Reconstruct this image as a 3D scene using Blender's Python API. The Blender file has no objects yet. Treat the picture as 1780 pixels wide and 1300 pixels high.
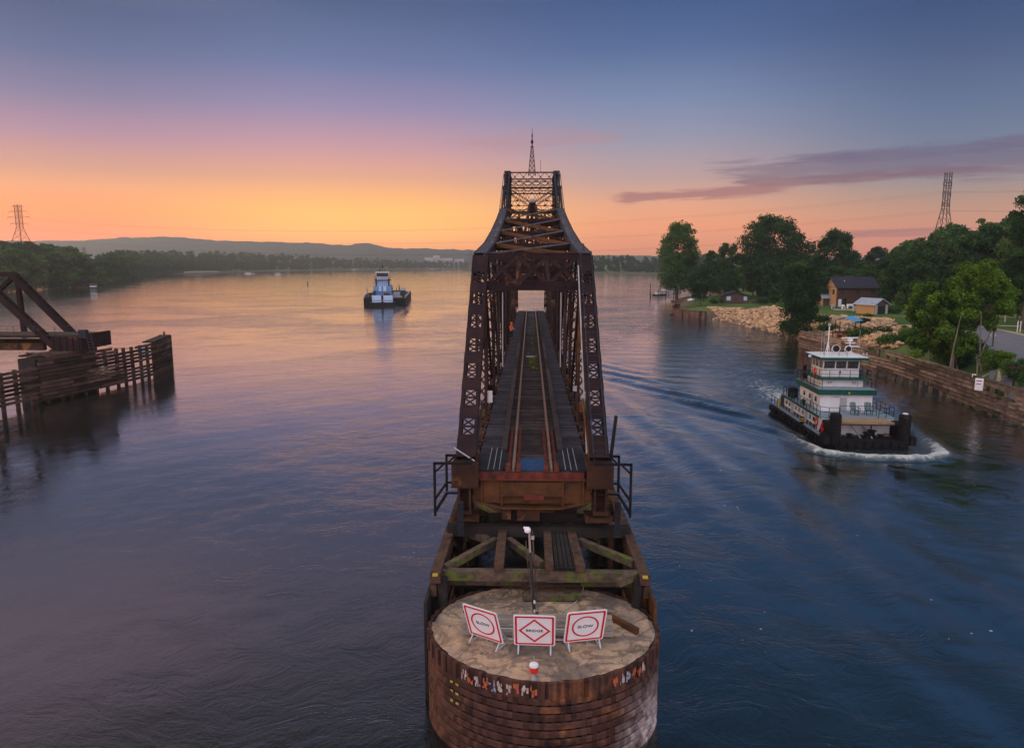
import bpy, math, random
import numpy as np
from mathutils import Vector, Matrix
random.seed(7)
R = math.radians
SC = bpy.context.scene
COL = SC.collection

# ------------------------------------------------------------------ camera
H = 15.0                      # camera height above the river
TILT, YAW, CX, FPX = 8.84, 1.486, -0.10, 1234.0
cam_d = bpy.data.cameras.new('camera')
cam_d.sensor_width = 36.0
cam_d.lens = FPX / 1780 * 36
cam_d.clip_start, cam_d.clip_end = 0.5, 20000
cam = bpy.data.objects.new('camera', cam_d)
COL.objects.link(cam)
cam.location = (CX, 0, H)
cam.rotation_euler = (R(90 - TILT), 0, R(YAW))
SC.camera = cam
SC.view_settings.view_transform = 'Standard'
SC.view_settings.look = 'None'
SC.view_settings.exposure = 0.0
SC.view_settings.gamma = 1.0
SC.cycles.max_bounces = 6
SC.cycles.transparent_max_bounces = 8
SC.cycles.volume_bounces = 0
SC.cycles.sample_clamp_indirect = 4.0

ct, st, cy, sy = math.cos(R(TILT)), math.sin(R(TILT)), math.cos(R(YAW)), math.sin(R(YAW))
def at(px, D, z=0.0):
    """point at ground distance D in the direction of photo column px, at height z"""
    zf = D * ct + (H - z) * st
    l = (px - 890) / FPX * zf
    return Vector((CX + l * cy - D * sy, l * sy + D * cy, z))
def P(px, py, z=0.0):
    """where the sight line through a photo point meets height z"""
    a = R(TILT) + math.atan((py - 650) / FPX)
    return at(px, (H - z) / math.tan(a), z)
def azel(px, py):
    """azimuth / elevation in degrees of a photo point (for the sky colours)"""
    x = (px - 890) / FPX; y = (650 - py) / FPX
    f = ct + y * st; u = -st + y * ct
    return math.degrees(math.atan2(x, f)) - YAW, math.degrees(math.atan2(u, math.hypot(x, f)))
def lin(r, g, b):
    f = lambda c: (c / 255 / 12.92) if c <= 10 else ((c / 255 + .055) / 1.055) ** 2.4
    return (f(r), f(g), f(b), 1.0)

# ------------------------------------------------------------------ node helpers
class NT:
    def __init__(s, tree):
        s.t = tree; s.n = tree.nodes; s.l = tree.links
    def new(s, typ, **kw):
        nd = s.n.new(typ)
        for k, v in kw.items():
            setattr(nd, k, v)
        return nd
    def put(s, sock, v):
        if hasattr(v, 'is_output'):
            s.l.new(v, sock)
        elif v is not None:
            sock.default_value = v
    def math(s, op, a, b=None, c=None, clamp=False):
        nd = s.new('ShaderNodeMath', operation=op, use_clamp=clamp)
        s.put(nd.inputs[0], a)
        if b is not None: s.put(nd.inputs[1], b)
        if c is not None: s.put(nd.inputs[2], c)
        return nd.outputs[0]
    def rng(s, v, a, b, c=0.0, d=1.0, smooth=False):
        nd = s.new('ShaderNodeMapRange', interpolation_type='SMOOTHSTEP' if smooth else 'LINEAR')
        s.put(nd.inputs[0], v)
        for i, x in enumerate((a, b, c, d)): nd.inputs[i + 1].default_value = x
        return nd.outputs[0]
    def mix(s, f, a, b, mode='MIX'):
        nd = s.new('ShaderNodeMix', data_type='RGBA', blend_type=mode)
        s.put(nd.inputs[0], f); s.put(nd.inputs[6], a); s.put(nd.inputs[7], b)
        return nd.outputs[2]
    def ramp(s, f, stops, interp='LINEAR'):
        nd = s.new('ShaderNodeValToRGB'); cr = nd.color_ramp; cr.interpolation = interp
        stops = sorted(stops, key=lambda q: q[0])
        cr.elements[0].position, cr.elements[0].color = stops[0]
        cr.elements[1].position, cr.elements[1].color = stops[-1]
        for p_, c_ in stops[1:-1]:
            cr.elements.new(p_).color = c_
        s.put(nd.inputs[0], f)
        return nd.outputs[0]
    def noise(s, vec, scale, detail=3.0, rough=.55, dist=0.0):
        nd = s.new('ShaderNodeTexNoise')
        if vec is not None: s.put(nd.inputs['Vector'], vec)
        nd.inputs['Scale'].default_value = scale
        nd.inputs['Detail'].default_value = detail
        nd.inputs['Roughness'].default_value = rough
        nd.inputs['Distortion'].default_value = dist
        return nd.outputs[0]
    def comb(s, x, y, z):
        nd = s.new('ShaderNodeCombineXYZ')
        for i, v in enumerate((x, y, z)): s.put(nd.inputs[i], v)
        return nd.outputs[0]
    def sep(s, v):
        nd = s.new('ShaderNodeSeparateXYZ'); s.put(nd.inputs[0], v)
        return nd.outputs
    def mapv(s, v, sc):
        nd = s.new('ShaderNodeMapping'); s.put(nd.inputs[0], v)
        nd.inputs['Scale'].default_value = sc
        return nd.outputs[0]

# ------------------------------------------------------------------ sky
SUN_EL, SUN_AZ = 7.0, -62.0      # degrees; azimuth from +Y, negative = towards the glow side
world = bpy.data.worlds.new('World'); SC.world = world
world.use_nodes = True
w = NT(world.node_tree); w.n.clear()
geo = w.new('ShaderNodeTexCoord').outputs['Generated']
sx, sy_, sz = w.sep(geo)
el = w.math('MULTIPLY', w.math('ARCSINE', w.math('MAXIMUM', w.math('MINIMUM', sz, .9999), -.9999)), 57.2958)
az = w.math('MULTIPLY', w.math('ARCTAN2', sx, sy_), 57.2958)
TOP = 60.0
def sky_ramp(px, rows, upper):
    st_ = []
    for py, c in rows:
        e = azel(px, py)[1]
        st_.append((max(e, 0) / TOP, lin(*c)))
    for e, c in upper: st_.append((e / TOP, lin(*c)))
    return w.ramp(w.math('DIVIDE', el, TOP), st_)
UP = [(26, (146, 132, 160)), (36, (52, 58, 68)), (56, (40, 50, 70))]
UPR = [(26, (46, 100, 152)), (36, (13, 50, 80)), (56, (20, 50, 84))]
UPL = [(26, (168, 142, 164)), (35, (52, 54, 58)), (56, (46, 50, 60))]
c_l = sky_ramp(100, [(448, (236, 150, 112)), (405, (255, 140, 78)), (365, (250, 156, 94)), (320, (238, 165, 122)), (275, (216, 152, 138)), (225, (180, 136, 160)), (160, (130, 120, 158)), (80, (84, 100, 144)), (0, (66, 84, 126))], UPL)
c_g = sky_ramp(600, [(452, (222, 160, 142)), (432, (238, 172, 128)), (405, (255, 205, 104)), (370, (255, 204, 108)), (342, (255, 188, 118)), (300, (238, 168, 140)), (252, (204, 152, 164)), (190, (152, 136, 174)), (110, (102, 116, 162)), (0, (66, 88, 132))], UP)
c_r = sky_ramp(1120, [(450, (178, 130, 130)), (430, (206, 142, 122)), (400, (232, 158, 118)), (355, (222, 166, 142)), (300, (192, 160, 160)), (240, (150, 150, 174)), (170, (116, 134, 172)), (80, (74, 102, 150)), (0, (54, 84, 134))], UPR)
c_f = sky_ramp(1650, [(440, (184, 116, 116)), (405, (196, 132, 116)), (370, (182, 142, 132)), (320, (152, 140, 146)), (260, (112, 124, 150)), (180, (90, 110, 146)), (80, (62, 86, 130)), (0, (45, 72, 118))], UPR)
col = w.mix(w.rng(az, -34, -15, smooth=True), c_l, c_g)
col = w.mix(w.rng(az, -11, 9, smooth=True), col, c_r)
col = w.mix(w.rng(az, 10, 30, smooth=True), col, c_f)
# thin mauve cloud streaks over the far bank
def band(e0, slope, az0, half, a, b, seedx, thr, colr, amount, colin):
    """a ragged streak: centre elevation e0 at azimuth az0, rising by slope per degree"""
    cen = w.math('ADD', w.math('MULTIPLY', w.math('SUBTRACT', az, az0), slope), e0)
    off = w.math('SUBTRACT', el, cen)
    vec = w.comb(w.math('MULTIPLY', az, .24), w.math('MULTIPLY', off, 2.6), seedx)
    nz = w.noise(vec, 1.0, 7.0, .62, .35)
    m = w.math('SUBTRACT', 1.0, w.math('DIVIDE', w.math('ABSOLUTE', off), half), clamp=True)
    m = w.math('MULTIPLY', m, w.rng(az, a[0], a[1], smooth=True))
    m = w.math('MULTIPLY', m, w.rng(az, b[0], b[1], 1, 0, smooth=True))
    m = w.math('MULTIPLY', w.rng(w.math('ADD', nz, w.math('MULTIPLY', m, .55)), thr, thr + .30, smooth=True), w.rng(m, 0, .25, smooth=True))
    return w.mix(w.math('MULTIPLY', m, amount), colin, lin(*colr))
col = band(6.7, .0, 22, 2.0, (9, 20), (60, 75), 3.1, .69, (104, 80, 112), .55, col)
col = band(7.5, .02, 28, .75, (12, 26), (60, 75), 8.4, .60, (98, 82, 116), .55, col)
col = band(6.0, .01, 22, 0.6, (13, 18), (29, 36), 5.9, .60, (120, 78, 100), .6, col)
col = band(5.1, .03, 9, 0.7, (4, 8), (17, 21), 1.7, .62, (146, 88, 104), .7, col)
col = band(2.1, .01, 26, 0.35, (21, 24), (28, 31), 12.2, .50, (150, 88, 104), .7, col)
col = band(9.3, .02, -5, 2.0, (-14, -2), (6, 12), 15.2, .78, (190, 130, 130), .35, col)
gain = w.comb(w.rng(el, 0, 6.5, 2.0, 1.0), w.rng(el, 0, 6.5, 1.30, 1.0), w.rng(el, 0, 6.5, .45, 1.0))
col = w.mix(1.0, col, gain, 'MULTIPLY')
# unseen sky behind and overhead, brightened beyond twilight to add fill light
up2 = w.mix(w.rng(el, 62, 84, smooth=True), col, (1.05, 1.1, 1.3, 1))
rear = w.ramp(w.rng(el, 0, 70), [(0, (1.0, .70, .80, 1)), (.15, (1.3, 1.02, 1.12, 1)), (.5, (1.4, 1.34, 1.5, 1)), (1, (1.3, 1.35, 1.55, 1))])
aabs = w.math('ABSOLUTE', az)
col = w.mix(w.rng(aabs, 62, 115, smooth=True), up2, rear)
col = w.mix(w.math('MULTIPLY', w.rng(az, -50, -70, smooth=True), w.math('MULTIPLY', w.rng(az, -115, -95, smooth=True), w.rng(el, 26, 6, smooth=True))), col, (1.3, .62, .30, 1))
sky = w.new('ShaderNodeTexSky', sky_type='NISHITA')
sky.sun_disc = False; sky.sun_elevation = R(SUN_EL); sky.sun_rotation = R(SUN_AZ)
bg0 = w.new('ShaderNodeBackground'); w.put(bg0.inputs[0], sky.outputs[0]); bg0.inputs[1].default_value = 0.006
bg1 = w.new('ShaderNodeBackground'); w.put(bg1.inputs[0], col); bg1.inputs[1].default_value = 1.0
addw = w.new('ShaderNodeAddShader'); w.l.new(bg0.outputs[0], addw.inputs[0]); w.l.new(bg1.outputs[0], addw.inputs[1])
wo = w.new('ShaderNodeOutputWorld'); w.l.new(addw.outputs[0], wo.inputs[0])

sun_d = bpy.data.lights.new('sun', 'SUN'); sun_d.energy = 2.4; sun_d.angle = R(16); sun_d.color = (1.0, .60, .32)
sun = bpy.data.objects.new('sun', sun_d); COL.objects.link(sun)
sd = Vector((math.sin(R(SUN_AZ)) * math.cos(R(SUN_EL)), math.cos(R(SUN_AZ)) * math.cos(R(SUN_EL)), math.sin(R(SUN_EL))))
sun.rotation_euler = sd.to_track_quat('Z', 'Y').to_euler()
sun.location = (0, 0, 60)

# ------------------------------------------------------------------ materials
MATS = {}
def mat(name, c1, c2=None, rough=.8, scale=1.0, bump=0.0, metal=0.0, island=0.0, stain=None, stain_scale=.4, stain_lo=.55, stretch=(1, 1, 1), spec=.10, pale=False):
    """weathered surface: c1/c2 mixed by noise, optional third stain colour, optional per-piece tone"""
    m = bpy.data.materials.new(name); m.use_nodes = True
    n = NT(m.node_tree); b = n.n['Principled BSDF']
    c2 = c2 or tuple(x * .7 for x in c1)
    co = n.new('ShaderNodeTexCoord').outputs['Object']
    v = n.mapv(co, stretch)
    f = n.rng(n.noise(v, scale, 6, .65), .32, .68)
    c = n.mix(f, (*c1, 1), (*c2, 1))
    if stain:
        f2 = n.rng(n.noise(v, stain_scale, 5, .7), stain_lo, stain_lo + .12, smooth=True)
        c = n.mix(f2, c, (*stain, 1))
    if pale:
        xx, yy, zz = n.sep(co)
        pf = n.math('MULTIPLY', n.math('MULTIPLY', n.rng(xx, 2.3, 3.7, smooth=True), n.rng(zz, 2.6, .2, smooth=True)), n.rng(n.noise(co, 1.3, 5, .7), .3, .55, smooth=True))
        c = n.mix(pf, c, (.42, .36, .36, 1))
    if island:
        g = n.new('ShaderNodeNewGeometry').outputs['Random Per Island']
        k = n.rng(g, 0, 1, 1 - island, 1 + island)
        c = n.mix(1.0, c, n.comb(k, k, k), 'MULTIPLY')
    n.put(b.inputs['Base Color'], c)
    b.inputs['Roughness'].default_value = rough
    b.inputs['Metallic'].default_value = metal
    b.inputs['Specular IOR Level'].default_value = spec
    if bump:
        bp = n.new('ShaderNodeBump'); bp.inputs['Strength'].default_value = .6; bp.inputs['Distance'].default_value = bump
        n.put(bp.inputs['Height'], n.noise(v, scale * 4, 5, .7))
        n.l.new(bp.outputs[0], b.inputs['Normal'])
    MATS[name] = m
    return m
M = {}
M['steel'] = mat('rusty_steel', (.036, .018, .018), (.016, .010, .012), .7, 1.1, .01, stain=(.15, .058, .024), stain_scale=.55, stain_lo=.60)
M['steel_in'] = mat('rusty_steel_brown', (.075, .034, .020), (.024, .014, .012), .75, .9, .01, stain=(.20, .085, .03), stain_scale=.5, stain_lo=.56)
M['rod'] = mat('dull_rod', (.16, .16, .17), (.09, .08, .08), .6, 2)
M['steel_blue'] = mat('grey_steel', (.040, .041, .050), (.018, .018, .022), .6, 1.4, .01, stain=(.12, .055, .03), stain_scale=.6, stain_lo=.64)
M['rust_orange'] = mat('orange_rust', (.135, .058, .024), (.060, .028, .016), .8, 1.6, .01, stain=(.05, .03, .03), stain_scale=.8, stain_lo=.58)
M['rust_red'] = mat('red_rust', (.17, .040, .027), (.07, .026, .020), .75, 2.0, .01, stain=(.03, .02, .02), stain_scale=1.0, stain_lo=.58)
M['rail'] = mat('rail_steel', (.34, .22, .17), (.20, .12, .09), .45, 2.0, metal=.3)
M['tie'] = mat('tie_timber', (.066, .048, .044), (.028, .022, .022), .85, 2.0, .01, island=.4)
M['plank'] = mat('deck_plank', (.056, .050, .058), (.028, .026, .032), .8, 1.5, .01, island=.4)
M['batten'] = mat('batten_plate', (.12, .12, .135), (.06, .058, .066), .6, 1.4, .01, stain=(.10, .05, .03), stain_scale=.6, stain_lo=.6)
M['sheet_pale'] = mat('bleached_sheet_pile', (.22, .16, .13), (.07, .04, .035), .8, .7, .012, island=.25, pale=True)
M['blueplate'] = mat('blue_plate', (.03, .075, .16), (.02, .045, .10), .6, 3.0, island=.1)
M['timber'] = mat('old_timber', (.115, .066, .043), (.036, .024, .020), .85, 3.2, .03, island=.55, stretch=(1, 1, 1), stain=(.22, .15, .10), stain_scale=.8, stain_lo=.60)
M['timber_dark'] = mat('dark_timber', (.040, .033, .030), (.018, .016, .016), .85, 1.2, .015, island=.4)
M['timber_moss'] = mat('mossy_timber', (.15, .105, .072), (.045, .034, .028), .85, 3.5, .03, island=.5, stain=(.10, .13, .022), stain_scale=1.1, stain_lo=.50)
M['timber_left'] = mat('left_fender_timber', (.085, .048, .036), (.036, .024, .022), .85, .8, .015, island=.7, stain=(.14, .10, .075), stain_scale=.22, stain_lo=.57)  # dark brown boards, tone varied from piece to piece
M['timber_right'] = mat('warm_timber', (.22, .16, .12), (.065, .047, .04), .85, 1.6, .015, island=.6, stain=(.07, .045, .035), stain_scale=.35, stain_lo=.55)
M['timber_grey'] = mat('grey_timber', (.34, .30, .25), (.17, .15, .13), .85, 2.5, .01, island=.25, stretch=(.3, 1, 1))
M['sheet'] = mat('sheet_pile_rust', (.090, .040, .028), (.034, .020, .019), .75, .8, .012, island=.45, pale=True, stain=(.17, .068, .032), stain_scale=.35, stain_lo=.56)
M['white'] = mat('white_paint', (.74, .74, .74), (.60, .59, .58), .5, 1.6, stain=(.40, .30, .22), stain_scale=1.3, stain_lo=.60, stretch=(1, 1, .35))
M['signwhite'] = mat('sign_white', (.90, .88, .90), (.80, .78, .79), .5, 1.7, stain=(.62, .58, .54), stain_scale=2.2, stain_lo=.66)
M['signred'] = mat('sign_red', (.66, .012, .02), (.60, .012, .02), .5, 6)
M['ink'] = mat('sign_ink', (.02, .03, .07), (.02, .025, .06), .6, 6)
M['galv'] = mat('galvanised_metal', (.48, .48, .50), (.34, .34, .36), .45, 8, metal=.3)
M['green'] = mat('green_paint', (.012, .085, .060), (.008, .055, .042), .5, 2.0)
M['black'] = mat('black_paint', (.016, .015, .016), (.009, .009, .010), .6, 2.0, .01, stain=(.07, .035, .022), stain_scale=.7, stain_lo=.63)
M['hullgrey'] = mat('hull_grey', (.060, .062, .070), (.03, .03, .034), .6, 1.5, stain=(.10, .05, .03), stain_scale=.8, stain_lo=.6)
M['tan'] = mat('tan_deck', (.36, .25, .15), (.22, .15, .09), .8, 2.0)
M['deckgrey'] = mat('grey_deck', (.22, .27, .30), (.15, .19, .22), .7, 2.0)
M['glass'] = mat('dark_glass', (.012, .014, .016), (.02, .022, .026), .08, 2.0, spec=.6)
M['red'] = mat('red_plastic', (.65, .03, .02), (.5, .03, .02), .4, 4)
M['orange'] = mat('orange_cloth', (.85, .13, .02), (.65, .09, .02), .8, 8)
M['navy'] = mat('navy_cloth', (.02, .028, .055), (.014, .018, .035), .9, 8)
M['skin'] = mat('skin', (.42, .24, .17), (.38, .21, .15), .6, 8)
M['yellow'] = mat('yellow_paint', (.48, .34, .05), (.36, .25, .05), .6, 4)
M['blue_boat'] = mat('blue_boat_paint', (.18, .32, .55), (.11, .21, .40), .5, 1.0)
M['paleblue'] = mat('pale_blue_paint', (.50, .62, .80), (.38, .50, .68), .5, 1.0)
M['brick'] = mat('brown_clapboard', (.115, .062, .045), (.085, .046, .035), .85, 1.5, island=.12)
M['gable'] = mat('ochre_siding', (.44, .27, .13), (.34, .21, .10), .85, 1.2, island=.05)
M['roofdark'] = mat('dark_shingle', (.040, .040, .052), (.026, .026, .036), .9, 2.0, .01)
M['roofmetal'] = mat('metal_roof', (.36, .43, .50), (.26, .32, .38), .5, .8, metal=.2)
M['roofblue'] = mat('blue_roof', (.10, .33, .58), (.07, .25, .46), .45, .8)
M['conc'] = mat('pale_concrete', (.42, .40, .38), (.30, .28, .27), .85, 2.0)
M['asphalt'] = mat('grey_asphalt', (.17, .17, .18), (.12, .12, .13), .85, .5)
M['gravel'] = mat('pale_gravel', (.42, .33, .24), (.30, .23, .16), .9, 2.0)
M['brownwood'] = mat('brown_boards', (.13, .085, .07), (.075, .05, .045), .85, 2.0, island=.3)
M['far'] = mat('far_building', (.46, .42, .38), (.34, .32, .32), .8, .1)
M['pole'] = mat('pole_wood', (.24, .20, .16), (.15, .12, .10), .85, 2.0)
M['wire'] = mat('wire_metal', (.06, .055, .06), (.05, .05, .05), .6, 2.0)
M['lattice'] = mat('pylon_steel', (.075, .07, .075), (.05, .045, .05), .6, .5)

# ------------------------------------------------------------------ mesh builder
ROOTS = {}
class MB:
    def __init__(s): s.v = []; s.f = []
    def add(s, vs, fs):
        o = len(s.v); s.v += [tuple(v) for v in vs]; s.f += [tuple(i + o for i in f) for f in fs]; return s
    def box(s, c, d, rz=0.0, rx=0.0, ry=0.0):
        hx, hy, hz = d[0] / 2, d[1] / 2, d[2] / 2
        m = Matrix.Rotation(rz, 3, 'Z') @ Matrix.Rotation(ry, 3, 'Y') @ Matrix.Rotation(rx, 3, 'X') if (rz or rx or ry) else None
        vs = []
        for x, y, z in ((-1, -1, -1), (1, -1, -1), (1, 1, -1), (-1, 1, -1), (-1, -1, 1), (1, -1, 1), (1, 1, 1), (-1, 1, 1)):
            p = Vector((x * hx, y * hy, z * hz))
            if m: p = m @ p
            vs.append(p + Vector(c))
        return s.add(vs, [(0, 3, 2, 1), (4, 5, 6, 7), (0, 1, 5, 4), (1, 2, 6, 5), (2, 3, 7, 6), (3, 0, 4, 7)])
    def bb(s, a, b):
        return s.box([(a[i] + b[i]) / 2 for i in range(3)], [abs(b[i] - a[i]) for i in range(3)])
    def bbx(s, a, b): return s.bb((a[0] + CRX, a[1], a[2]), (b[0] + CRX, b[1], b[2]))
    def beam(s, p, q, wd, hg, side=(1, 0, 0)):
        """bar from p to q; wd across 'side', hg across the third axis"""
        p, q = Vector(p), Vector(q); a = q - p
        if a.length < 1e-6: return s
        a.normalize(); u = Vector(side); u = u - a * u.dot(a)
        if u.length < 1e-4:
            u = Vector((0, 1, 0)); u = u - a * u.dot(a)
            if u.length < 1e-4: u = Vector((0, 0, 1))
        u.normalize(); v = a.cross(u)
        u = u * wd / 2; v = v * hg / 2
        vs = [p - u - v, p + u - v, p + u + v, p - u + v, q - u - v, q + u - v, q + u + v, q - u + v]
        return s.add(vs, [(0, 3, 2, 1), (4, 5, 6, 7), (0, 1, 5, 4), (1, 2, 6, 5), (2, 3, 7, 6), (3, 0, 4, 7)])
    def tube(s, p, q, r, n=8, r2=None):
        p, q = Vector(p), Vector(q); a = (q - p)
        if a.length < 1e-6: return s
        a.normalize(); u = a.orthogonal().normalized(); v = a.cross(u); r2 = r if r2 is None else r2
        vs = [p + (u * math.cos(t) + v * math.sin(t)) * r for t in [2 * math.pi * i / n for i in range(n)]]
        vs += [q + (u * math.cos(t) + v * math.sin(t)) * r2 for t in [2 * math.pi * i / n for i in range(n)]]
        fs = [(i, (i + 1) % n, n + (i + 1) % n, n + i) for i in range(n)] + [tuple(range(n))[::-1], tuple(range(n, 2 * n))]
        return s.add(vs, fs)
    def path(s, pts, r, n=6):
        for a, b in zip(pts, pts[1:]): s.tube(a, b, r, n)
        return s
    def prism(s, poly, z0, z1):
        n = len(poly)
        vs = [(x, y, z0) for x, y in poly] + [(x, y, z1) for x, y in poly]
        return s.add(vs, [(i, (i + 1) % n, n + (i + 1) % n, n + i) for i in range(n)] + [tuple(range(n))[::-1], tuple(range(n, 2 * n))])
    def lathe(s, c, prof, n=16):
        """prof: (radius, z) pairs"""
        vs = []
        for r, z in prof:
            for i in range(n):
                t = 2 * math.pi * i / n
                vs.append((c[0] + r * math.cos(t), c[1] + r * math.sin(t), c[2] + z))
        fs = []
        for k in range(len(prof) - 1):
            for i in range(n):
                fs.append((k * n + i, k * n + (i + 1) % n, (k + 1) * n + (i + 1) % n, (k + 1) * n + i))
        fs += [tuple(range(n))[::-1], tuple(range((len(prof) - 1) * n, len(prof) * n))]
        return s.add(vs, fs)
    def torus(s, c, R_, r, axis='Y', n=20, m=8):
        vs = []
        for i in range(n):
            a = 2 * math.pi * i / n
            for j in range(m):
                b = 2 * math.pi * j / m
                x, y, z = (R_ + r * math.cos(b)) * math.cos(a), r * math.sin(b), (R_ + r * math.cos(b)) * math.sin(a)
                if axis == 'X': x, y = y, x
                if axis == 'Z': y, z = z, y
                vs.append((c[0] + x, c[1] + y, c[2] + z))
        return s.add(vs, [(i * m + j, ((i + 1) % n) * m + j, ((i + 1) % n) * m + (j + 1) % m, i * m + (j + 1) % m) for i in range(n) for j in range(m)])
    def xf(s, mtx):
        s.v = [tuple(mtx @ Vector(v)) for v in s.v]; return s
    def build(s, name, m, parent=None, world=True, smooth=False):
        me = bpy.data.meshes.new(name)
        vs = s.v
        o = bpy.data.objects.new(name, me); COL.objects.link(o)
        off = Vector((0, 0, 0))
        if parent is not None:
            o.parent = parent
            if world: off = ROOTS.get(parent.name, Vector((0, 0, 0)))
            ROOTS[o.name] = off if world else Vector((0, 0, 0))
        if off.length: vs = [(v[0] - off.x, v[1] - off.y, v[2] - off.z) for v in vs]
        me.from_pydata(vs, [], s.f); me.materials.append(m); me.update()
        if smooth:
            me.polygons.foreach_set('use_smooth', [True] * len(me.polygons))
        if parent is None and world and len(vs):
            # origin at the thing's base
            a = np.array(vs); c = Vector(((a[:, 0].min() + a[:, 0].max()) / 2, (a[:, 1].min() + a[:, 1].max()) / 2, a[:, 2].min()))
            me.transform(Matrix.Translation(-c)); o.location = c
            ROOTS[o.name] = c
        return o
def tag(o, label=None, cat=None, group=None, kind=None):
    for k, v in (('label', label), ('category', cat), ('group', group), ('kind', kind)):
        if v: o[k] = v
    return o
def thing(name, loc, label, cat, group=None, rz=0.0, scale=1.0):
    o = bpy.data.objects.new(name, None); COL.objects.link(o)
    o.empty_display_size = .5
    o.location = loc; o.rotation_euler.z = rz; o.scale = (scale,) * 3
    ROOTS[o.name] = Vector(loc)
    return tag(o, label, cat, group)
def copy_tree(o, parent=None):
    c = o.copy(); COL.objects.link(c); c.parent = parent
    if parent is not None: c.matrix_parent_inverse = o.matrix_parent_inverse
    for ch in o.children: copy_tree(ch, c)
    return c
def np_mesh(name, V, F, m, parent=None, smooth=False):
    me = bpy.data.meshes.new(name); V = np.asarray(V, np.float32); F = np.asarray(F, np.int32)
    k = F.shape[1]
    me.vertices.add(len(V)); me.vertices.foreach_set('co', V.ravel())
    me.loops.add(F.size); me.loops.foreach_set('vertex_index', F.ravel())
    me.polygons.add(len(F)); me.polygons.foreach_set('loop_start', np.arange(0, F.size, k, dtype=np.int32))
    me.update(calc_edges=True)
    if smooth: me.polygons.foreach_set('use_smooth', [True] * len(F))
    me.materials.append(m)
    o = bpy.data.objects.new(name, me); COL.objects.link(o)
    if parent is not None: o.parent = parent
    return o

def lattice(mb, p, q, wd, dp, side=(1, 0, 0), bar=.07, pitch=None, plate=.035, double=False, ends=.35, faces=(1, -1)):
    """laced built-up member: two channels joined by zigzag lacing on its two faces"""
    p, q = Vector(p), Vector(q); a = q - p; L = a.length; a.normalize()
    u = Vector(side); u = (u - a * u.dot(a)).normalized(); v = a.cross(u)
    for sgn in (-1, 1):
        o = u * (sgn * (wd / 2 - plate / 2))
        mb.beam(p + o, q + o, plate, dp, u)
        for s2 in (-1, 1):
            o2 = u * (sgn * (wd / 2 - plate - .045)) + v * (s2 * (dp / 2 - plate / 2))
            mb.beam(p + o2, q + o2, .09, plate, u)
    pitch = pitch or wd * .95
    n = max(2, int(round((L - 2 * ends) / pitch)))
    step = (L - 2 * ends) / n
    for s2 in faces:
        off = v * (s2 * (dp / 2 + .008))
        for i in range(n):
            s0 = -1 if i % 2 else 1
            A = p + a * (ends + i * step) + u * (s0 * (wd / 2 - .06)) + off
            B = p + a * (ends + (i + 1) * step) - u * (s0 * (wd / 2 - .06)) + off
            mb.beam(A, B, bar, .015, v.cross((B - A).normalized()))
            if double:
                off3 = v * (s2 * .018)
                A = p + a * (ends + i * step) - u * (s0 * (wd / 2 - .06)) + off + off3
                B = p + a * (ends + (i + 1) * step) + u * (s0 * (wd / 2 - .06)) + off + off3
                mb.beam(A, B, bar, .015, v.cross((B - A).normalized()))
        for e in (0, 1):
            c = p + a * (ends / 2 if e == 0 else L - ends / 2) + off
            mb.beam(c - a * ends / 2, c + a * ends / 2, wd - .02, .015, u)
def text_mesh(name, s, size, m, parent, M4, depth=.004, align='CENTER'):
    cu = bpy.data.curves.new(name + '_curve', 'FONT'); cu.body = s; cu.size = size
    cu.align_x = align; cu.align_y = 'CENTER'; cu.extrude = depth; cu.offset = size * .004
    t = bpy.data.objects.new(name + '_tmp', cu); COL.objects.link(t)
    dg = bpy.context.evaluated_depsgraph_get()
    me = bpy.data.meshes.new_from_object(t.evaluated_get(dg))
    bpy.data.objects.remove(t); me.materials.clear(); me.materials.append(m)
    me.transform(M4)
    o = bpy.data.objects.new(name, me); COL.objects.link(o); o.parent = parent
    return o
# ------------------------------------------------------------------ river outline and land
SHORE = [(-300, -200), (-290, 150), at(-120, 300)[:2], at(0, 372)[:2], at(60, 405)[:2], at(100, 440)[:2], at(140, 470)[:2], at(190, 500)[:2],
         at(205, 640)[:2], at(250, 820)[:2], at(300, 1000)[:2], at(430, 1300)[:2], at(560, 1600)[:2], at(700, 1850)[:2], at(815, 2150)[:2],
         at(922, 2250)[:2], at(985, 1700)[:2], at(1020, 1060)[:2], at(1100, 1010)[:2], at(1180, 900)[:2], at(1235, 620)[:2], at(1228, 420)[:2],
         at(1196, 325)[:2], P(1186, 512)[:2], P(1160, 515)[:2], P(1166, 519)[:2], P(1190, 527)[:2], P(1180, 536)[:2], P(1169, 540)[:2], P(1173, 547)[:2], P(1199, 551.5)[:2],
         P(1225, 553)[:2], P(1262, 560)[:2], P(1300, 570)[:2], P(1345, 581)[:2], P(1384, 590)[:2], (54, 128), (52, 116), (50.6, 95), (50, 75), (49.5, 50), (49, 0), (52, -200)]
SH = np.array(SHORE, float)
def shore_dist(X, Y):
    """distance to the river's edge, positive on land"""
    X = np.asarray(X, float); Y = np.asarray(Y, float)
    best = np.full(X.shape, 1e9); inside = np.zeros(X.shape, bool)
    n = len(SH)
    for i in range(n):
        ax, ay = SH[i]; bx, by = SH[(i + 1) % n]
        dx, dy = bx - ax, by - ay
        t = np.clip(((X - ax) * dx + (Y - ay) * dy) / (dx * dx + dy * dy + 1e-12), 0, 1)
        best = np.minimum(best, np.hypot(X - ax - t * dx, Y - ay - t * dy))
        c = ((ay > Y) != (by > Y)) & (X < (bx - ax) * (Y - ay) / (by - ay + 1e-12) + ax)
        inside ^= c
    return np.where(inside, -best, best)
def sstep(x, a, b):
    t = np.clip((x - a) / (b - a), 0, 1); return t * t * (3 - 2 * t)
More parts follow.
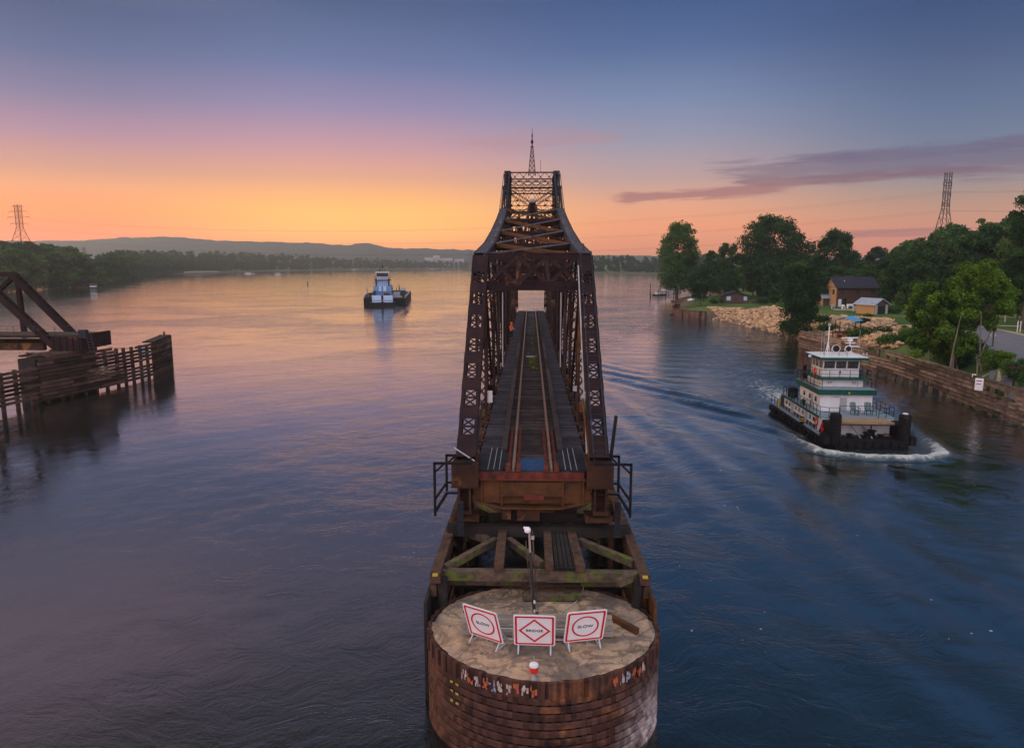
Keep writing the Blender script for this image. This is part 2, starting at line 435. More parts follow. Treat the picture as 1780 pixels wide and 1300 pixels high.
def vnoise(X, Y, s, seed=0):
    """cheap value noise from sines"""
    a = np.sin(X / s * 1.7 + seed) * np.cos(Y / s * 1.3 - seed * 2) + .5 * np.sin(X / s * 3.1 + Y / s * 2.3 + seed * 3) + .3 * np.cos(Y / s * 5.3 - X / s * 4.1 + seed)
    return a / 1.8
def land_h(X, Y):
    X = np.asarray(X, float); Y = np.asarray(Y, float)
    d = shore_dist(X, Y)
    near = (X > 0) & (Y < 300)
    wid = np.where(near, np.where(Y < 122, 4.5, np.where(Y < 212, 17.0, 7.0)), 30.0)
    top = np.where(near, np.where(Y < 212, 3.2, 1.9), 2.6)
    lawn = near & (Y >= 196) & (Y < 250) & (X < 72)
    h = -1.5 + (top + 1.5) * sstep(d, -7, wid)
    h = np.where(near & (Y < 122), -1.5 + 4.7 * sstep(d, -3, 4.5), h)
    h = h + np.where(d > 40, np.minimum((d - 40) * .012, 3.0), 0) * np.where(near, .6, 1)
    h = h + np.where(d > 2, vnoise(X, Y, 9, 1.3) * .10, 0) * np.where(near & (X > 58) & (X < 130) & (Y < 140), .1, 1)
    pad = sstep(np.hypot(X - 64, (Y - 207) * 1.2), 15, 9) * (d > 1.5)   # level lawn behind the sheet piling
    h = np.where(near, h * (1 - pad) + 1.75 * pad, h)
    return h
def gz(x, y):
    return float(land_h(np.array([x]), np.array([y]))[0])
def on_land(px, py, z0=3.0):
    """ground point seen at a photo point"""
    z = z0
    for _ in range(12):
        p = P(px, py, z); z = .5 * z + .5 * max(gz(p.x, p.y), 0)
    p = P(px, py, z); p.z = gz(p.x, p.y); return p

def grid_mesh(name, xs, ys, hf, m, cut=None):
    X, Y = np.meshgrid(xs, ys); Z = hf(X, Y)
    V = np.stack([X, Y, Z], -1).reshape(-1, 3)
    ny, nx = X.shape
    i = np.arange((ny - 1) * (nx - 1)); r, c = i // (nx - 1), i % (nx - 1)
    a = r * nx + c
    F = np.stack([a, a + 1, a + nx + 1, a + nx], 1)
    if cut is not None:
        keep = (V[F, 2].max(1) > cut); F = F[keep]
        used = np.unique(F); remap = np.zeros(len(V), int); remap[used] = np.arange(len(used)); V = V[used]; F = remap[F]
    return np_mesh(name, V, F, m, smooth=True)
def lines(segs):
    out = []
    for a, b, s in segs: out += list(np.arange(a, b, s))
    return np.array(out + [segs[-1][1]])

def ground_material():
    m = bpy.data.materials.new('ground_cover'); m.use_nodes = True
    n = NT(m.node_tree); b = n.n['Principled BSDF']
    co = n.new('ShaderNodeTexCoord').outputs['Object']
    g = n.mix(n.rng(n.noise(co, .35, 6, .7), .35, .65), (.070, .125, .022, 1), (.032, .070, .016, 1))
    g = n.mix(n.rng(n.noise(co, .06, 3, .5), .45, .62), g, (.10, .14, .035, 1))
    soil = n.mix(n.rng(n.noise(co, 1.2, 5, .7), .35, .65), (.16, .115, .075, 1), (.07, .05, .036, 1))
    z = n.sep(co)[2]
    zz = n.math('ADD', z, n.math('MULTIPLY', n.noise(co, .5, 4, .6), .9))
    c = n.mix(n.rng(zz, 1.5, 2.1, smooth=True), soil, g)
    n.put(b.inputs['Base Color'], c); b.inputs['Roughness'].default_value = .95; b.inputs['Specular IOR Level'].default_value = .15
    bp = n.new('ShaderNodeBump'); bp.inputs['Distance'].default_value = .12
    n.put(bp.inputs['Height'], n.noise(co, 2.5, 6, .75)); n.l.new(bp.outputs[0], b.inputs['Normal'])
    return m
M['ground'] = ground_material()
gr = grid_mesh('ground', lines([(-3400, -1500, 120), (-1500, -400, 30), (-400, 36, 12), (36, 150, 1.6), (150, 400, 8), (400, 1500, 30), (1500, 3400, 120)]),
               lines([(-200, 40, 12), (40, 260, 1.6), (260, 700, 9), (700, 1500, 25), (1500, 3700, 60)]), land_h, M['ground'], cut=-1.45)
tag(gr, kind='structure')

# ------------------------------------------------------------------ river
BOW = Vector((27.4, 57.3)); BOAT_RZ = R(-2.5)
def boat_local(X, Y):
    c, s = math.cos(-BOAT_RZ), math.sin(-BOAT_RZ)
    x, y = X - 28.0, Y - 65.0
    return c * x - s * y, s * x + c * y        # y<0 is ahead of the bow
def X_(v): return v
def bow_curve(lx, ly):
    """distance (signed outward) to the U-shaped bow wave crest and how far along it"""
    r_ = vnoise(X_(lx), ly, 1.1, .7) * .18 + vnoise(lx, ly, .42, 2.2) * .10
    yy = ly + 10.9 + r_
    xx = lx - .35
    # a rounded prow-shaped crest: |x| grows like a squashed parabola behind the apex
    t = np.clip(yy, 0, None)
    half = 4.8 * np.clip(t / 1.7, 0, 1) ** .42 + np.clip(t - 1.7, 0, None) * np.where(xx > 0, .26, .12)
    out = np.abs(xx) - half
    s = np.where(t < 1.7, np.where(yy < 0, np.hypot(np.clip(np.abs(xx) - 2.6, 0, None) * .5, yy), np.minimum(np.maximum(out, -1.7), 1e3) * .6), out)
    s = np.where((t < 1.7) & (np.abs(xx) < 3.4), -yy + .10 * (np.abs(xx) / 3.4) ** 4 * 5, s)
    return s, np.clip(ly + 8.6, 0, None)
def water_h(X, Y):
    lx, ly = boat_local(X, Y)
    h = np.zeros(X.shape)
    s_, t = bow_curve(lx, ly)
    fade = np.exp(-t / np.where(lx > 0, 9.0, 6.0))
    h += .42 * fade * np.exp(-(s_ / .55) ** 2) * sstep(ly, -13, -11.4)
    # diverging trains either side
    for sg in (-1, 1):
        bx, by = sg * 3.9, -8.0
        rx, ry = (lx - bx) * sg, ly - by
        ang = R(19.5); al = ry * math.cos(ang) + rx * math.sin(ang); n_ = rx * math.cos(ang) - ry * math.sin(ang)
        wdt = 1.9 + al * .034
        env = (1.0 if sg < 0 else .45) * np.exp(-((n_ + .2) / wdt) ** 2) * sstep(al, 0, 6) * np.exp(-np.clip(al, 0, None) / 60.0)
        wob = vnoise(X, Y, 13, 4.0) * .8
        ph = (n_ * math.cos(R(17)) - al * math.sin(R(17))) * 2 * math.pi / 3.4 + wob * 1.5
        crest = np.maximum(np.sin(ph), -.35)
        h += env * .40 * (crest + .25 * np.sin(2 * ph + 1.2) + .3 * vnoise(X, Y, .9, 2.7) * (crest > 0) * crest) * (.8 + .5 * vnoise(X, Y, 6, 2.1))
    # transverse stern waves
    env = np.exp(-(lx / (3 + np.clip(ly, 0, None) * .28)) ** 2) * sstep(ly, 8, 14) * np.exp(-np.clip(ly, 0, None) / 45)
    h += env * .10 * np.sin(ly * 2 * math.pi / 5.2 + vnoise(X, Y, 5, .6) * 1.5)
    env2 = np.exp(-(lx / (2.6 + np.clip(ly - 8, 0, None) * .12)) ** 2) * sstep(ly, 7.5, 9) * np.exp(-np.clip(ly - 8, 0, None) / 22)
    h += env2 * .14 * (vnoise(X, Y, .8, 3.3) + vnoise(X, Y, .45, 1.3))
    # the distant tow's wake and the long swell it leaves
    ex, ey = X + 46.5, Y - 246
    for sg in (-1, 1):
        ang = R(17); # opens towards the camera
        rx, ry = ex * sg, -ey
        al = ry * math.cos(ang) + rx * math.sin(ang); n_ = rx * math.cos(ang) - ry * math.sin(ang)
        env = np.exp(-(n_ / (2.5 + np.clip(al, 0, None) * .03)) ** 2) * sstep(al, 5, 30) * np.exp(-np.clip(al, 0, None) / 130.0)
        h += env * (.24 if sg > 0 else .03) * np.sin(n_ * 2 * math.pi / 4.0 + al * .25 + vnoise(X, Y, 17, .2))
    h += .012 * vnoise(X, Y, 7, .4) + .008 * vnoise(X, Y, 3.1, 2.0)
    return h
def foam_f(X, Y):
    lx, ly = boat_local(X, Y)
    s_, t = bow_curve(lx, ly)
    fade = np.exp(-t / np.where(lx > 0, 7.0, 8.0))
    f = fade * np.exp(-((s_ + .15) / (.80 + .25 * vnoise(lx, ly, .7, 1.0))) ** 2) * sstep(ly, -13, -11.6)
    f = np.maximum(f, .42 * fade * sstep(-s_, -.2, .6) * (ly > -11) * (np.abs(lx) < 9) * sstep(ly, 6, -4))
    f = np.maximum(f, np.exp(-(lx / (2.9 + np.clip(ly - 8, 0, None) * .10)) ** 2) * sstep(ly, 7.5, 8.6) * np.exp(-np.clip(ly - 8, 0, None) / 30) * .95)
    for sg in (-1, 1):
        n_ = np.abs(lx * sg - (3.7 + .10 * (ly + 8)))
        f = np.maximum(f, .6 * np.exp(-(n_ / .45) ** 2) * (lx * sg > 0) * sstep(ly, -8, -4) * np.exp(-np.clip(ly, 0, None) / 14))
    ex, ey = X + 46.5, Y - 246
    f = np.maximum(f, .8 * np.exp(-(ex / 5) ** 2) * sstep(-ey, -3, 0) * np.exp(-np.clip(-ey, 0, None) / 6) * (ey < 3))
    # foam along the rocky bank
    return np.clip(f, 0, 1)
def water_material():
    m = bpy.data.materials.new('river_water'); m.use_nodes = True
    n = NT(m.node_tree); b = n.n['Principled BSDF']
    co = n.new('ShaderNodeTexCoord').outputs['Object']
    at_ = n.new('ShaderNodeAttribute'); at_.attribute_name = 'foam'
    foam = at_.outputs['Fac']
    slick = n.rng(n.noise(n.mapv(co, (.8, 1.0, 1)), .035, 4, .55, .6), .38, .66, .55, 1.15, smooth=True)
    warp = n.noise(co, .11, 3, .6)
    vx = n.new('ShaderNodeVectorMath', operation='ADD'); n.l.new(co, vx.inputs[0])
    n.put(vx.inputs[1], n.comb(n.math('MULTIPLY', warp, 6.0), n.math('MULTIPLY', warp, 9.0), 0.0))
    wv = vx.outputs[0]
    big = n.noise(n.mapv(wv, (.55, 1.0, 1)), .42, 3, .55, .4)
    mid = n.noise(n.mapv(wv, (.50, 1.0, 1)), 1.25, 4, .6, .8)
    sml = n.noise(n.mapv(wv, (.65, 1.0, 1)), 3.6, 4, .65, .6)
    ridg = n.math('ABSOLUTE', n.math('SUBTRACT', mid, .5))
    hh = n.math('MULTIPLY', big, .055)
    hh = n.math('ADD', hh, n.math('MULTIPLY', mid, .034))
    hh = n.math('SUBTRACT', hh, n.math('MULTIPLY', ridg, .012))
    hh = n.math('ADD', hh, n.math('MULTIPLY', sml, .024))
    tiny = n.noise(n.mapv(wv, (.75, 1.0, 1)), 9.0, 3, .6, .5)
    hh = n.math('ADD', hh, n.math('MULTIPLY', tiny, .014))
    hh = n.math('MULTIPLY', hh, slick)
    px_, py_, _q = n.sep(co)
    calm = n.rng(n.math('ADD', px_, n.math('MULTIPLY', warp, 14)), -24, 14, .36, .80, smooth=True)
    calm = n.math('MULTIPLY', calm, n.rng(py_, 60, 210, 1.0, 2.5, smooth=True))
    hh = n.math('MULTIPLY', hh, calm)
    hh = n.math('ADD', hh, n.math('MULTIPLY', n.math('MULTIPLY', n.noise(co, 2.2, 6, .75), foam), .22))
    bp = n.new('ShaderNodeBump'); bp.inputs['Distance'].default_value = 1.0; bp.inputs['Strength'].default_value = 1.0
    n.put(bp.inputs['Height'], hh); n.l.new(bp.outputs[0], b.inputs['Normal'])
    fn = n.noise(n.mapv(co, (1, 1, 1)), 1.5, 8, .75, .5)
    fn2 = n.noise(co, .5, 4, .6)
    mask = n.rng(n.math('ADD', n.math('MULTIPLY', foam, .50), n.math('MULTIPLY', fn, .75)), .60, .86, smooth=True)
    mask = n.math('MULTIPLY', mask, n.rng(foam, .02, .15, smooth=True))
    # drifting foam flecks
    vo = n.new('ShaderNodeTexVoronoi'); n.put(vo.inputs['Vector'], co); vo.inputs['Scale'].default_value = 1.15
    vd = vo.outputs['Distance']; vc = n.sep(vo.outputs['Color'])[0]
    patch = n.rng(n.noise(co, .16, 3, .6), .44, .60, smooth=True)
    fl = n.math('MULTIPLY', n.math('LESS_THAN', vd, n.math('MULTIPLY', vc, .075)), n.math('GREATER_THAN', vc, .35))
    xx, yy, _z = n.sep(co)
    fl = n.math('MULTIPLY', fl, n.math('MULTIPLY', patch, n.math('MULTIPLY', n.rng(xx, -9, -2, smooth=True), n.rng(yy, 75, 40, smooth=True))))
    mask = n.math('MAXIMUM', mask, n.math('MULTIPLY', fl, .8))
    deep = n.mix(n.rng(n.noise(co, .03, 3, .6), .4, .65), (.005, .010, .010, 1), (.010, .013, .010, 1))
    churn = n.mix(n.math('MULTIPLY', foam, .7), deep, (.05, .085, .075, 1))
    n.put(b.inputs['Base Color'], n.mix(mask, churn, (.62, .64, .58, 1)))
    n.put(b.inputs['Roughness'], n.math('ADD', n.math('MULTIPLY', mask, .6), .035))
    b.inputs['IOR'].default_value = 1.85
    b.inputs['Specular IOR Level'].default_value = .5
    b.inputs['Coat Weight'].default_value = .85; b.inputs['Coat Roughness'].default_value = .02; b.inputs['Coat IOR'].default_value = 1.6
    n.l.new(bp.outputs[0], b.inputs['Coat Normal'])
    return m
M['water'] = water_material()
def build_water():
    ys = np.concatenate([np.arange(-60, 12, 4.0), np.arange(12, 50, .6), np.arange(50, 135, .27)])
    y = ys[-1]; ext = []; s = .27
    while y < 3700: s *= 1.017; y += s; ext.append(y)
    ys = np.concatenate([ys, ext])
    us = np.linspace(-1, 1, 820)
    Y = np.repeat(ys[:, None], len(us), 1)
    X = us[None, :] * (np.maximum(Y, 0) * .86 + 36)
    Z = water_h(X, Y)
    V = np.stack([X, Y, Z], -1).reshape(-1, 3)
    ny, nx = X.shape
    i = np.arange((ny - 1) * (nx - 1)); r, c = i // (nx - 1), i % (nx - 1); a = r * nx + c
    F = np.stack([a, a + 1, a + nx + 1, a + nx], 1)
    d = shore_dist(X, Y).reshape(-1)
    F = F[d[F].min(1) < 12]
    o = np_mesh('water', V, F, M['water'], smooth=True)
    at_ = o.data.attributes.new('foam', 'FLOAT', 'POINT')
    at_.data.foreach_set('value', foam_f(X, Y).reshape(-1).astype(np.float32))
    tag(o, kind='structure')
build_water()

# far wooded bluffs
def hills():
    prof = [(-500, 425), (-100, 421), (0, 420), (60, 421), (110, 420), (150, 420), (185, 417), (215, 415), (260, 414.5), (300, 413.5), (330, 416), (380, 420), (430, 421.5), (480, 423), (540, 424), (575, 426.5), (605, 428), (622, 425), (640, 424.5), (665, 430), (700, 433.5), (730, 433), (800, 435), (850, 437), (950, 442), (1040, 444), (1140, 446), (1240, 447), (1500, 448), (1780, 449), (2300, 450)]
    pxs = np.linspace(-500, 2300, 700); pys = np.interp(pxs, [a for a, b in prof], [b for a, b in prof])
    D0, D1 = 2700.0, 3500.0
    V = []; rows = 14
    rng = np.random.RandomState(3)
    jag = np.convolve(rng.randn(700 + 8), np.ones(3) / 3, 'same')[:700]
    for k in range(rows):
        t = k / (rows - 1)
        D = D0 + (D1 - D0) * t
        prof_t = math.sin(min(t * 1.35, 1) * math.pi / 2) ** .8 if t < .75 else 1 - (t - .75) * .3
        for j, px in enumerate(pxs):
            p = at(px, D)
            top = (458 - pys[j]) / FPX * (D0 + (D1 - D0) * .74) * 1.0 + H
            V.append((p.x, p.y, 1 + top * prof_t + (jag[j] * 1.6 if k > 2 else 0) + rng.randn() * .8 * (k > 0) + vnoise(px, D, 60, 1) * 4 * t * (1 - t)))
    n = len(pxs)
    F = [(k * n + j, k * n + j + 1, (k + 1) * n + j + 1, (k + 1) * n + j) for k in range(rows - 1) for j in range(n - 1)]
    M['hill'] = mat('wooded_hill', (.045, .060, .035), (.028, .040, .026), .95, .02)
    tag(np_mesh('hills', V, F, M['hill']), kind='structure')
hills()
# ------------------------------------------------------------------ the swing bridge
BD = thing('swing_bridge', (0, 75, 7.0), 'long rust-brown steel truss railway bridge swung open lengthwise in the river, with a central tower', 'bridge')
HW, BZ = 2.60, 6.55          # truss half spacing, bottom chord centre height
NODES = [(27.2, 6.9), (36.0, 15.26), (44.0, 16.0), (52.0, 17.1), (60.0, 18.4), (67.3, 19.75), (72.3, 23.85)]
FAR = [(150 - y, z) for y, z in NODES][::-1]
ALL = NODES + FAR
S = M['steel']; SI = M['steel_in']
def V3(x, y, z): return Vector((x, y, z))
# end posts: front cover with windows of crossed lacing
def end_post(sx_, ya, yb):
    mb = MB(); p = V3(sx_ * HW, ya, 7.35); q = V3(sx_ * HW, yb, 15.2)
    a = (q - p); L = a.length; a.normalize(); u = V3(1, 0, 0); v = a.cross(u); W, Dp = .76, .52
    if v.y > 0 and yb > ya: v = -v
    if v.y < 0 and yb < ya: v = -v
    for s in (-1, 1):
        mb.beam(p + u * s * (W / 2 - .02), q + u * s * (W / 2 - .02), .04, Dp, u)
        for s2 in (-1, 1):
            mb.beam(p + u * s * (W / 2 - .08) + v * s2 * (Dp / 2), q + u * s * (W / 2 - .08) + v * s2 * (Dp / 2), .10, .03, u)
    n = 7; st0 = 1.0; pitch = (L - 1.6) / n
    for k in range(n + 1):
        s0 = 0 if k == 0 else st0 + (k - 1) * pitch + pitch * .60
        s1 = st0 if k == 0 else st0 + k * pitch
        if k == n: s1 = L
        for f in (1,):
            mb.beam(p + a * s0 + v * f * (Dp / 2 + .018), p + a * s1 + v * f * (Dp / 2 + .018), W + .02, .022, u)
        if k < n:
            w0, w1 = s1, st0 + k * pitch + pitch * .60
            for f in (1,):
                for h2 in (0, .5):
                    A, B = w0 + (w1 - w0) * h2, w0 + (w1 - w0) * (h2 + .5)
                    for sg in (-1, 1):
                        P1 = p + a * A + u * sg * .27 + v * f * (Dp / 2 + .02 + .008 * sg); P2 = p + a * B - u * sg * .27 + v * f * (Dp / 2 + .02 + .008 * sg)
                        mb.beam(P1, P2, .07, .015, v.cross((P2 - P1).normalized()))
            for e in (w0, w1, (w0 + w1) / 2):
                mb.beam(p + a * (e - .05) + v * (Dp / 2 + .034), p + a * (e + .05) + v * (Dp / 2 + .034), .5, .012, u)
    return mb.build('end_post', S, BD)
for sx_ in (-1, 1):
    end_post(sx_, 27.0, 36.0); end_post(sx_, 123.0, 114.0)
# top chords, one built-up member per panel, with ribbed batten plates on top
def top_chord(sx_, a_, b_):
    mb = MB(); p = V3(sx_ * HW, *a_); q = V3(sx_ * HW, *b_)
    a = (q - p); L = a.length; a.normalize(); u = V3(1, 0, 0)
    v = u.cross(a)
    for s in (-1, 1):
        mb.beam(p + u * s * .32, q + u * s * .32, .05, .48, u)
        mb.beam(p + u * s * .27 + v * .25, q + u * s * .27 + v * .25, .18, .03, u)
    k = 0.0
    bt = MB()
    while k < L - .25:
        bt.beam(p + a * k + v * .272, p + a * (k + .22) + v * .272, .52, .02, u); k += .46
    lattice(mb, p + v * -.18, q + v * -.18, .62, .12, bar=.06, faces=(1,))
    o = mb.build('top_chord', M['steel_blue'], BD)
    bt.build('batten_plates', M['batten'], o); return o
for sx_ in (-1, 1):
    for i in range(1, 5): top_chord(sx_, NODES[i], NODES[i + 1]); top_chord(sx_, FAR[i], FAR[i + 1])
    for f_ in ((lambda y: y), (lambda y: 150 - y)):
        mb = MB(); lattice(mb, V3(sx_ * HW, f_(67.3), 19.75), V3(sx_ * (HW - .2), f_(72.3), 23.8), .50, .34, bar=.06, pitch=.42); mb.build('tower_leg', M['steel_blue'], BD)
    mb = MB(); mb.bb((sx_ * (HW - .2) - .28, 72.3, 23.6), (sx_ * (HW - .2) + .28, 77.7, 23.9)); mb.build('top_chord', M['steel_blue'], BD)
    # bottom chords
    mb = MB()
    lattice(mb, (sx_ * HW, 28.2, BZ), (sx_ * HW, 121.8, BZ), .55, .55, bar=.07, pitch=.6)
    mb.build('bottom_chord', SI, BD)
# hip gusset, verticals and diagonals
BN = [27.4] + [n_[0] for n_ in NODES[1:6]] + [72.3]
def low(y): return BZ + .2
for sx_ in (-1, 1):
    for half in (0, 1):
        f = (lambda y: y) if half == 0 else (lambda y: 150 - y)
        for i in range(1, 7):
            y, z = NODES[i]
            mb = MB(); wd = .58 if i < 3 else (.46 if i < 6 else .56)
            lattice(mb, V3(sx_ * HW, f(y), BZ + .1), V3(sx_ * (HW - (.12 if i == 6 else 0)), f(y), z - .15), wd, .36, bar=.05, pitch=wd * 1.05, double=i < 3)
            mb.build('vertical_post', SI if i % 2 else S, BD)
        for i in range(1, 6):
            (y0, z0), (y1, z1) = NODES[i], NODES[i + 1]
            mb = MB()
            lattice(mb, V3(sx_ * (HW - .02), f(y0), z0 - .3), V3(sx_ * (HW - .02), f(y1), BZ + .3), .40, .30, bar=.045, pitch=.55)
            mb.build('diagonal_brace', S if i % 2 else SI, BD)
            ym, zm = (y0 + y1) / 2, (z0 + BZ) / 2
            mb = MB()   # half-height sub-strut and counter rods
            mb.beam(V3(sx_ * HW, f(ym), BZ), V3(sx_ * HW, f(ym), zm), .22, .2)
            mb.beam(V3(sx_ * (HW - .12), f(y0), BZ + .2), V3(sx_ * (HW - .12), f(ym), zm), .05, .1)
            mb.beam(V3(sx_ * (HW + .12), f(y1), z1 - .4), V3(sx_ * (HW + .12), f(ym), zm), .05, .1)
            mb.build('counter_rod', S, BD)
# portal and sway frames
def cross_frame(name, y0, y1, z0, z1, w_, m, dens=2, heavy=False, yoff=0):
    """braced panel between the trusses from (y0,z0) at the bottom to (y1,z1) at the top"""
    mb = MB(); a = V3(-w_, y0, z0); b = V3(w_, y0, z0); c = V3(-w_, y1, z1); d = V3(w_, y1, z1)
    th = .34 if heavy else .24
    nrm = (c - a).normalized()
    up = nrm
    mb.beam(a, b, .04, th, (0, 1, 0)); mb.beam(a + nrm * th / 2, b + nrm * th / 2, .30, .03, (0, 1, 0)); mb.beam(a - nrm * th / 2, b - nrm * th / 2, .30, .03, (0, 1, 0))
    mb.beam(c, d, .04, th, (0, 1, 0)); mb.beam(c + nrm * th / 2, d + nrm * th / 2, .30, .03, (0, 1, 0))
    for k in range(dens):
        t0, t1 = k / dens, (k + 1) / dens
        A, B = a.lerp(b, t0), a.lerp(b, t1); C, D_ = c.lerp(d, t0), c.lerp(d, t1)
        bw = .16 if heavy else .11
        mb.beam(A, D_, .03, bw, (0, 1, 0)); mb.beam(B + V3(0, .04, 0), C + V3(0, .04, 0), .03, bw, (0, 1, 0))
        g = (A + B + C + D_) / 4; mb.box(g, (.36, .06, .36), ry=R(45))
        if k: mb.beam(A, C, .03, .1, (0, 1, 0))
    # curved knee braces under the lower strut
    for s in (-1, 1):
        pts = []
        for j in range(7):
            t = j / 6 * math.pi / 2
            pts.append(V3(s * (w_ - 1.15 * (1 - math.sin(t)) * 1.0 - 0.0), y0 - (1 - math.cos(t)) * 0, z0) + nrm * (-.12 - 1.15 * (1 - math.cos(t))))
        pts = [V3(s * (w_ - 1.15 + 1.15 * math.sin(t)), y0, z0) + nrm * (-.12 - 1.15 * (1 - math.cos(t))) for t in [j / 6 * math.pi / 2 for j in range(7)]]
        for P1, P2 in zip(pts, pts[1:]): mb.beam(P1, P2, .16, .07, (0, 1, 0))
        mb.beam(V3(s * (w_ - .55), y0, z0) - nrm * .1, V3(s * w_, y0, z0) - nrm * .65, .03, .08, (0, 1, 0))
    return mb.build(name, m, BD)
for f in ((lambda y: y), (lambda y: 150 - y)):
    cross_frame('portal_frame', f(34.55), f(35.8), 13.98, 15.35, 2.25, S, 3, True)
    # thick lower strut seen as a dark beam
    mb = MB(); mb.bb((-2.25, min(f(34.3), f(34.7)), 13.72), (2.25, max(f(34.3), f(34.7)), 13.84)); mb.build('portal_strut', S, BD)
    for i in range(2, 6):
        y, z = NODES[i]
        cross_frame('sway_frame', f(y), f(y), 13.75 if i < 4 else 13.4, z - .1, 2.4, SI if i % 2 else S, 3 + (i > 3))
        mb = MB(); mb.bb((-2.4, min(f(y) - .1, f(y) + .1), 14.6), (2.4, f(y) + .1, 14.8)) if i > 2 else mb.bb((-2.4, f(y) - .06, 14.4), (2.4, f(y) + .06, 14.5))
        mb.build('sway_strut', S, BD)
    # top laterals: wide rusty flats one way, thin pale rods the other
    for i in range(1, 5):
        (y0, z0), (y1, z1) = NODES[i], NODES[i + 1]
        mb = MB(); ym, zm = (y0 + y1) / 2, (z0 + z1) / 2
        mb.beam(V3(-2.35, f(y1 - .2), z1 + .12), V3(2.35, f(y0 + .3), z0 + .12), .06, .24, (0, 1, 0))
        mb.build('lateral_brace', M['rust_orange'] if i < 4 else SI, BD)
        mb = MB()
        mb.beam(V3(-2.35, f(y0 + .3), z0 + .22), V3(2.35, f(y1 - .2), z1 + .22), .08, .08, (0, 1, 0))
        mb.build('lateral_rod', M['rod'] if i < 5 else S, BD)
        if i > 1:
            mb = MB(); lattice(mb, V3(-2.4, f(y0), z0 + .05), V3(2.4, f(y0), z0 + .05), .3, .3, side=(0, 1, 0), bar=.05, pitch=.4)
            mb.build('top_strut', S, BD)
# two inclined pipes climbing from the portal to the tower
for s in (-1, 1):
    MB().tube(V3(s * .95 + .05, 33.6, 13.0), V3(s * .32 + .05, 71.2, 20.6), .11, 8).build('inclined_pipe', SI, BD)
# central tower
TW = 2.42; TT = 23.9
for sx_ in (-1, 1):
    for y in (72.3, 77.7):
        mb = MB()
        for s in (-1, 1):
            mb.beam(V3(sx_ * (TW + .22 * s + .04), y, 19.4), V3(sx_ * (TW + .22 * s), y, TT), .05, .32)
        for k in range(12):
            z0 = 19.6 + k * .35; s = 1 if k % 2 else -1
            mb.beam(V3(sx_ * TW + s * .2, y - .17, z0), V3(sx_ * TW - s * .2, y - .17, z0 + .35), .05, .02, (0, 1, 0))
        mb.box(V3(sx_ * (TW + .10), y, 22.35), (.78, .45, .42)); mb.box(V3(sx_ * TW, y, TT), (.62, .5, .2)); mb.box(V3(sx_ * TW, y, 20.2), (.62, .42, .3))
        mb.build('tower_post', M['steel_blue'], BD)
    mb = MB()   # side bracing of the tower
    for z0, z1 in ((20.2, 22.3), (22.3, TT), (16.5, 20.2)):
        mb.beam(V3(sx_ * TW, 72.3, z0), V3(sx_ * TW, 77.7, z1), .05, .12); mb.beam(V3(sx_ * (TW - .06), 77.7, z0), V3(sx_ * (TW - .06), 72.3, z1), .05, .12)
        mb.beam(V3(sx_ * TW, 72.3, z1), V3(sx_ * TW, 77.7, z1), .2, .2)
    mb.build('side_brace', S, BD)
    MB().tube(V3(sx_ * 3.02, 67.5, 19.9), V3(sx_ * (TW + .35), 72.2, 23.8), .03, 5).build('stay_rod', S, BD)
    MB().tube(V3(sx_ * 2.95, 68.6, 20.0), V3(sx_ * (TW + .42), 72.0, 22.4), .03, 5).build('stay_rod', S, BD)
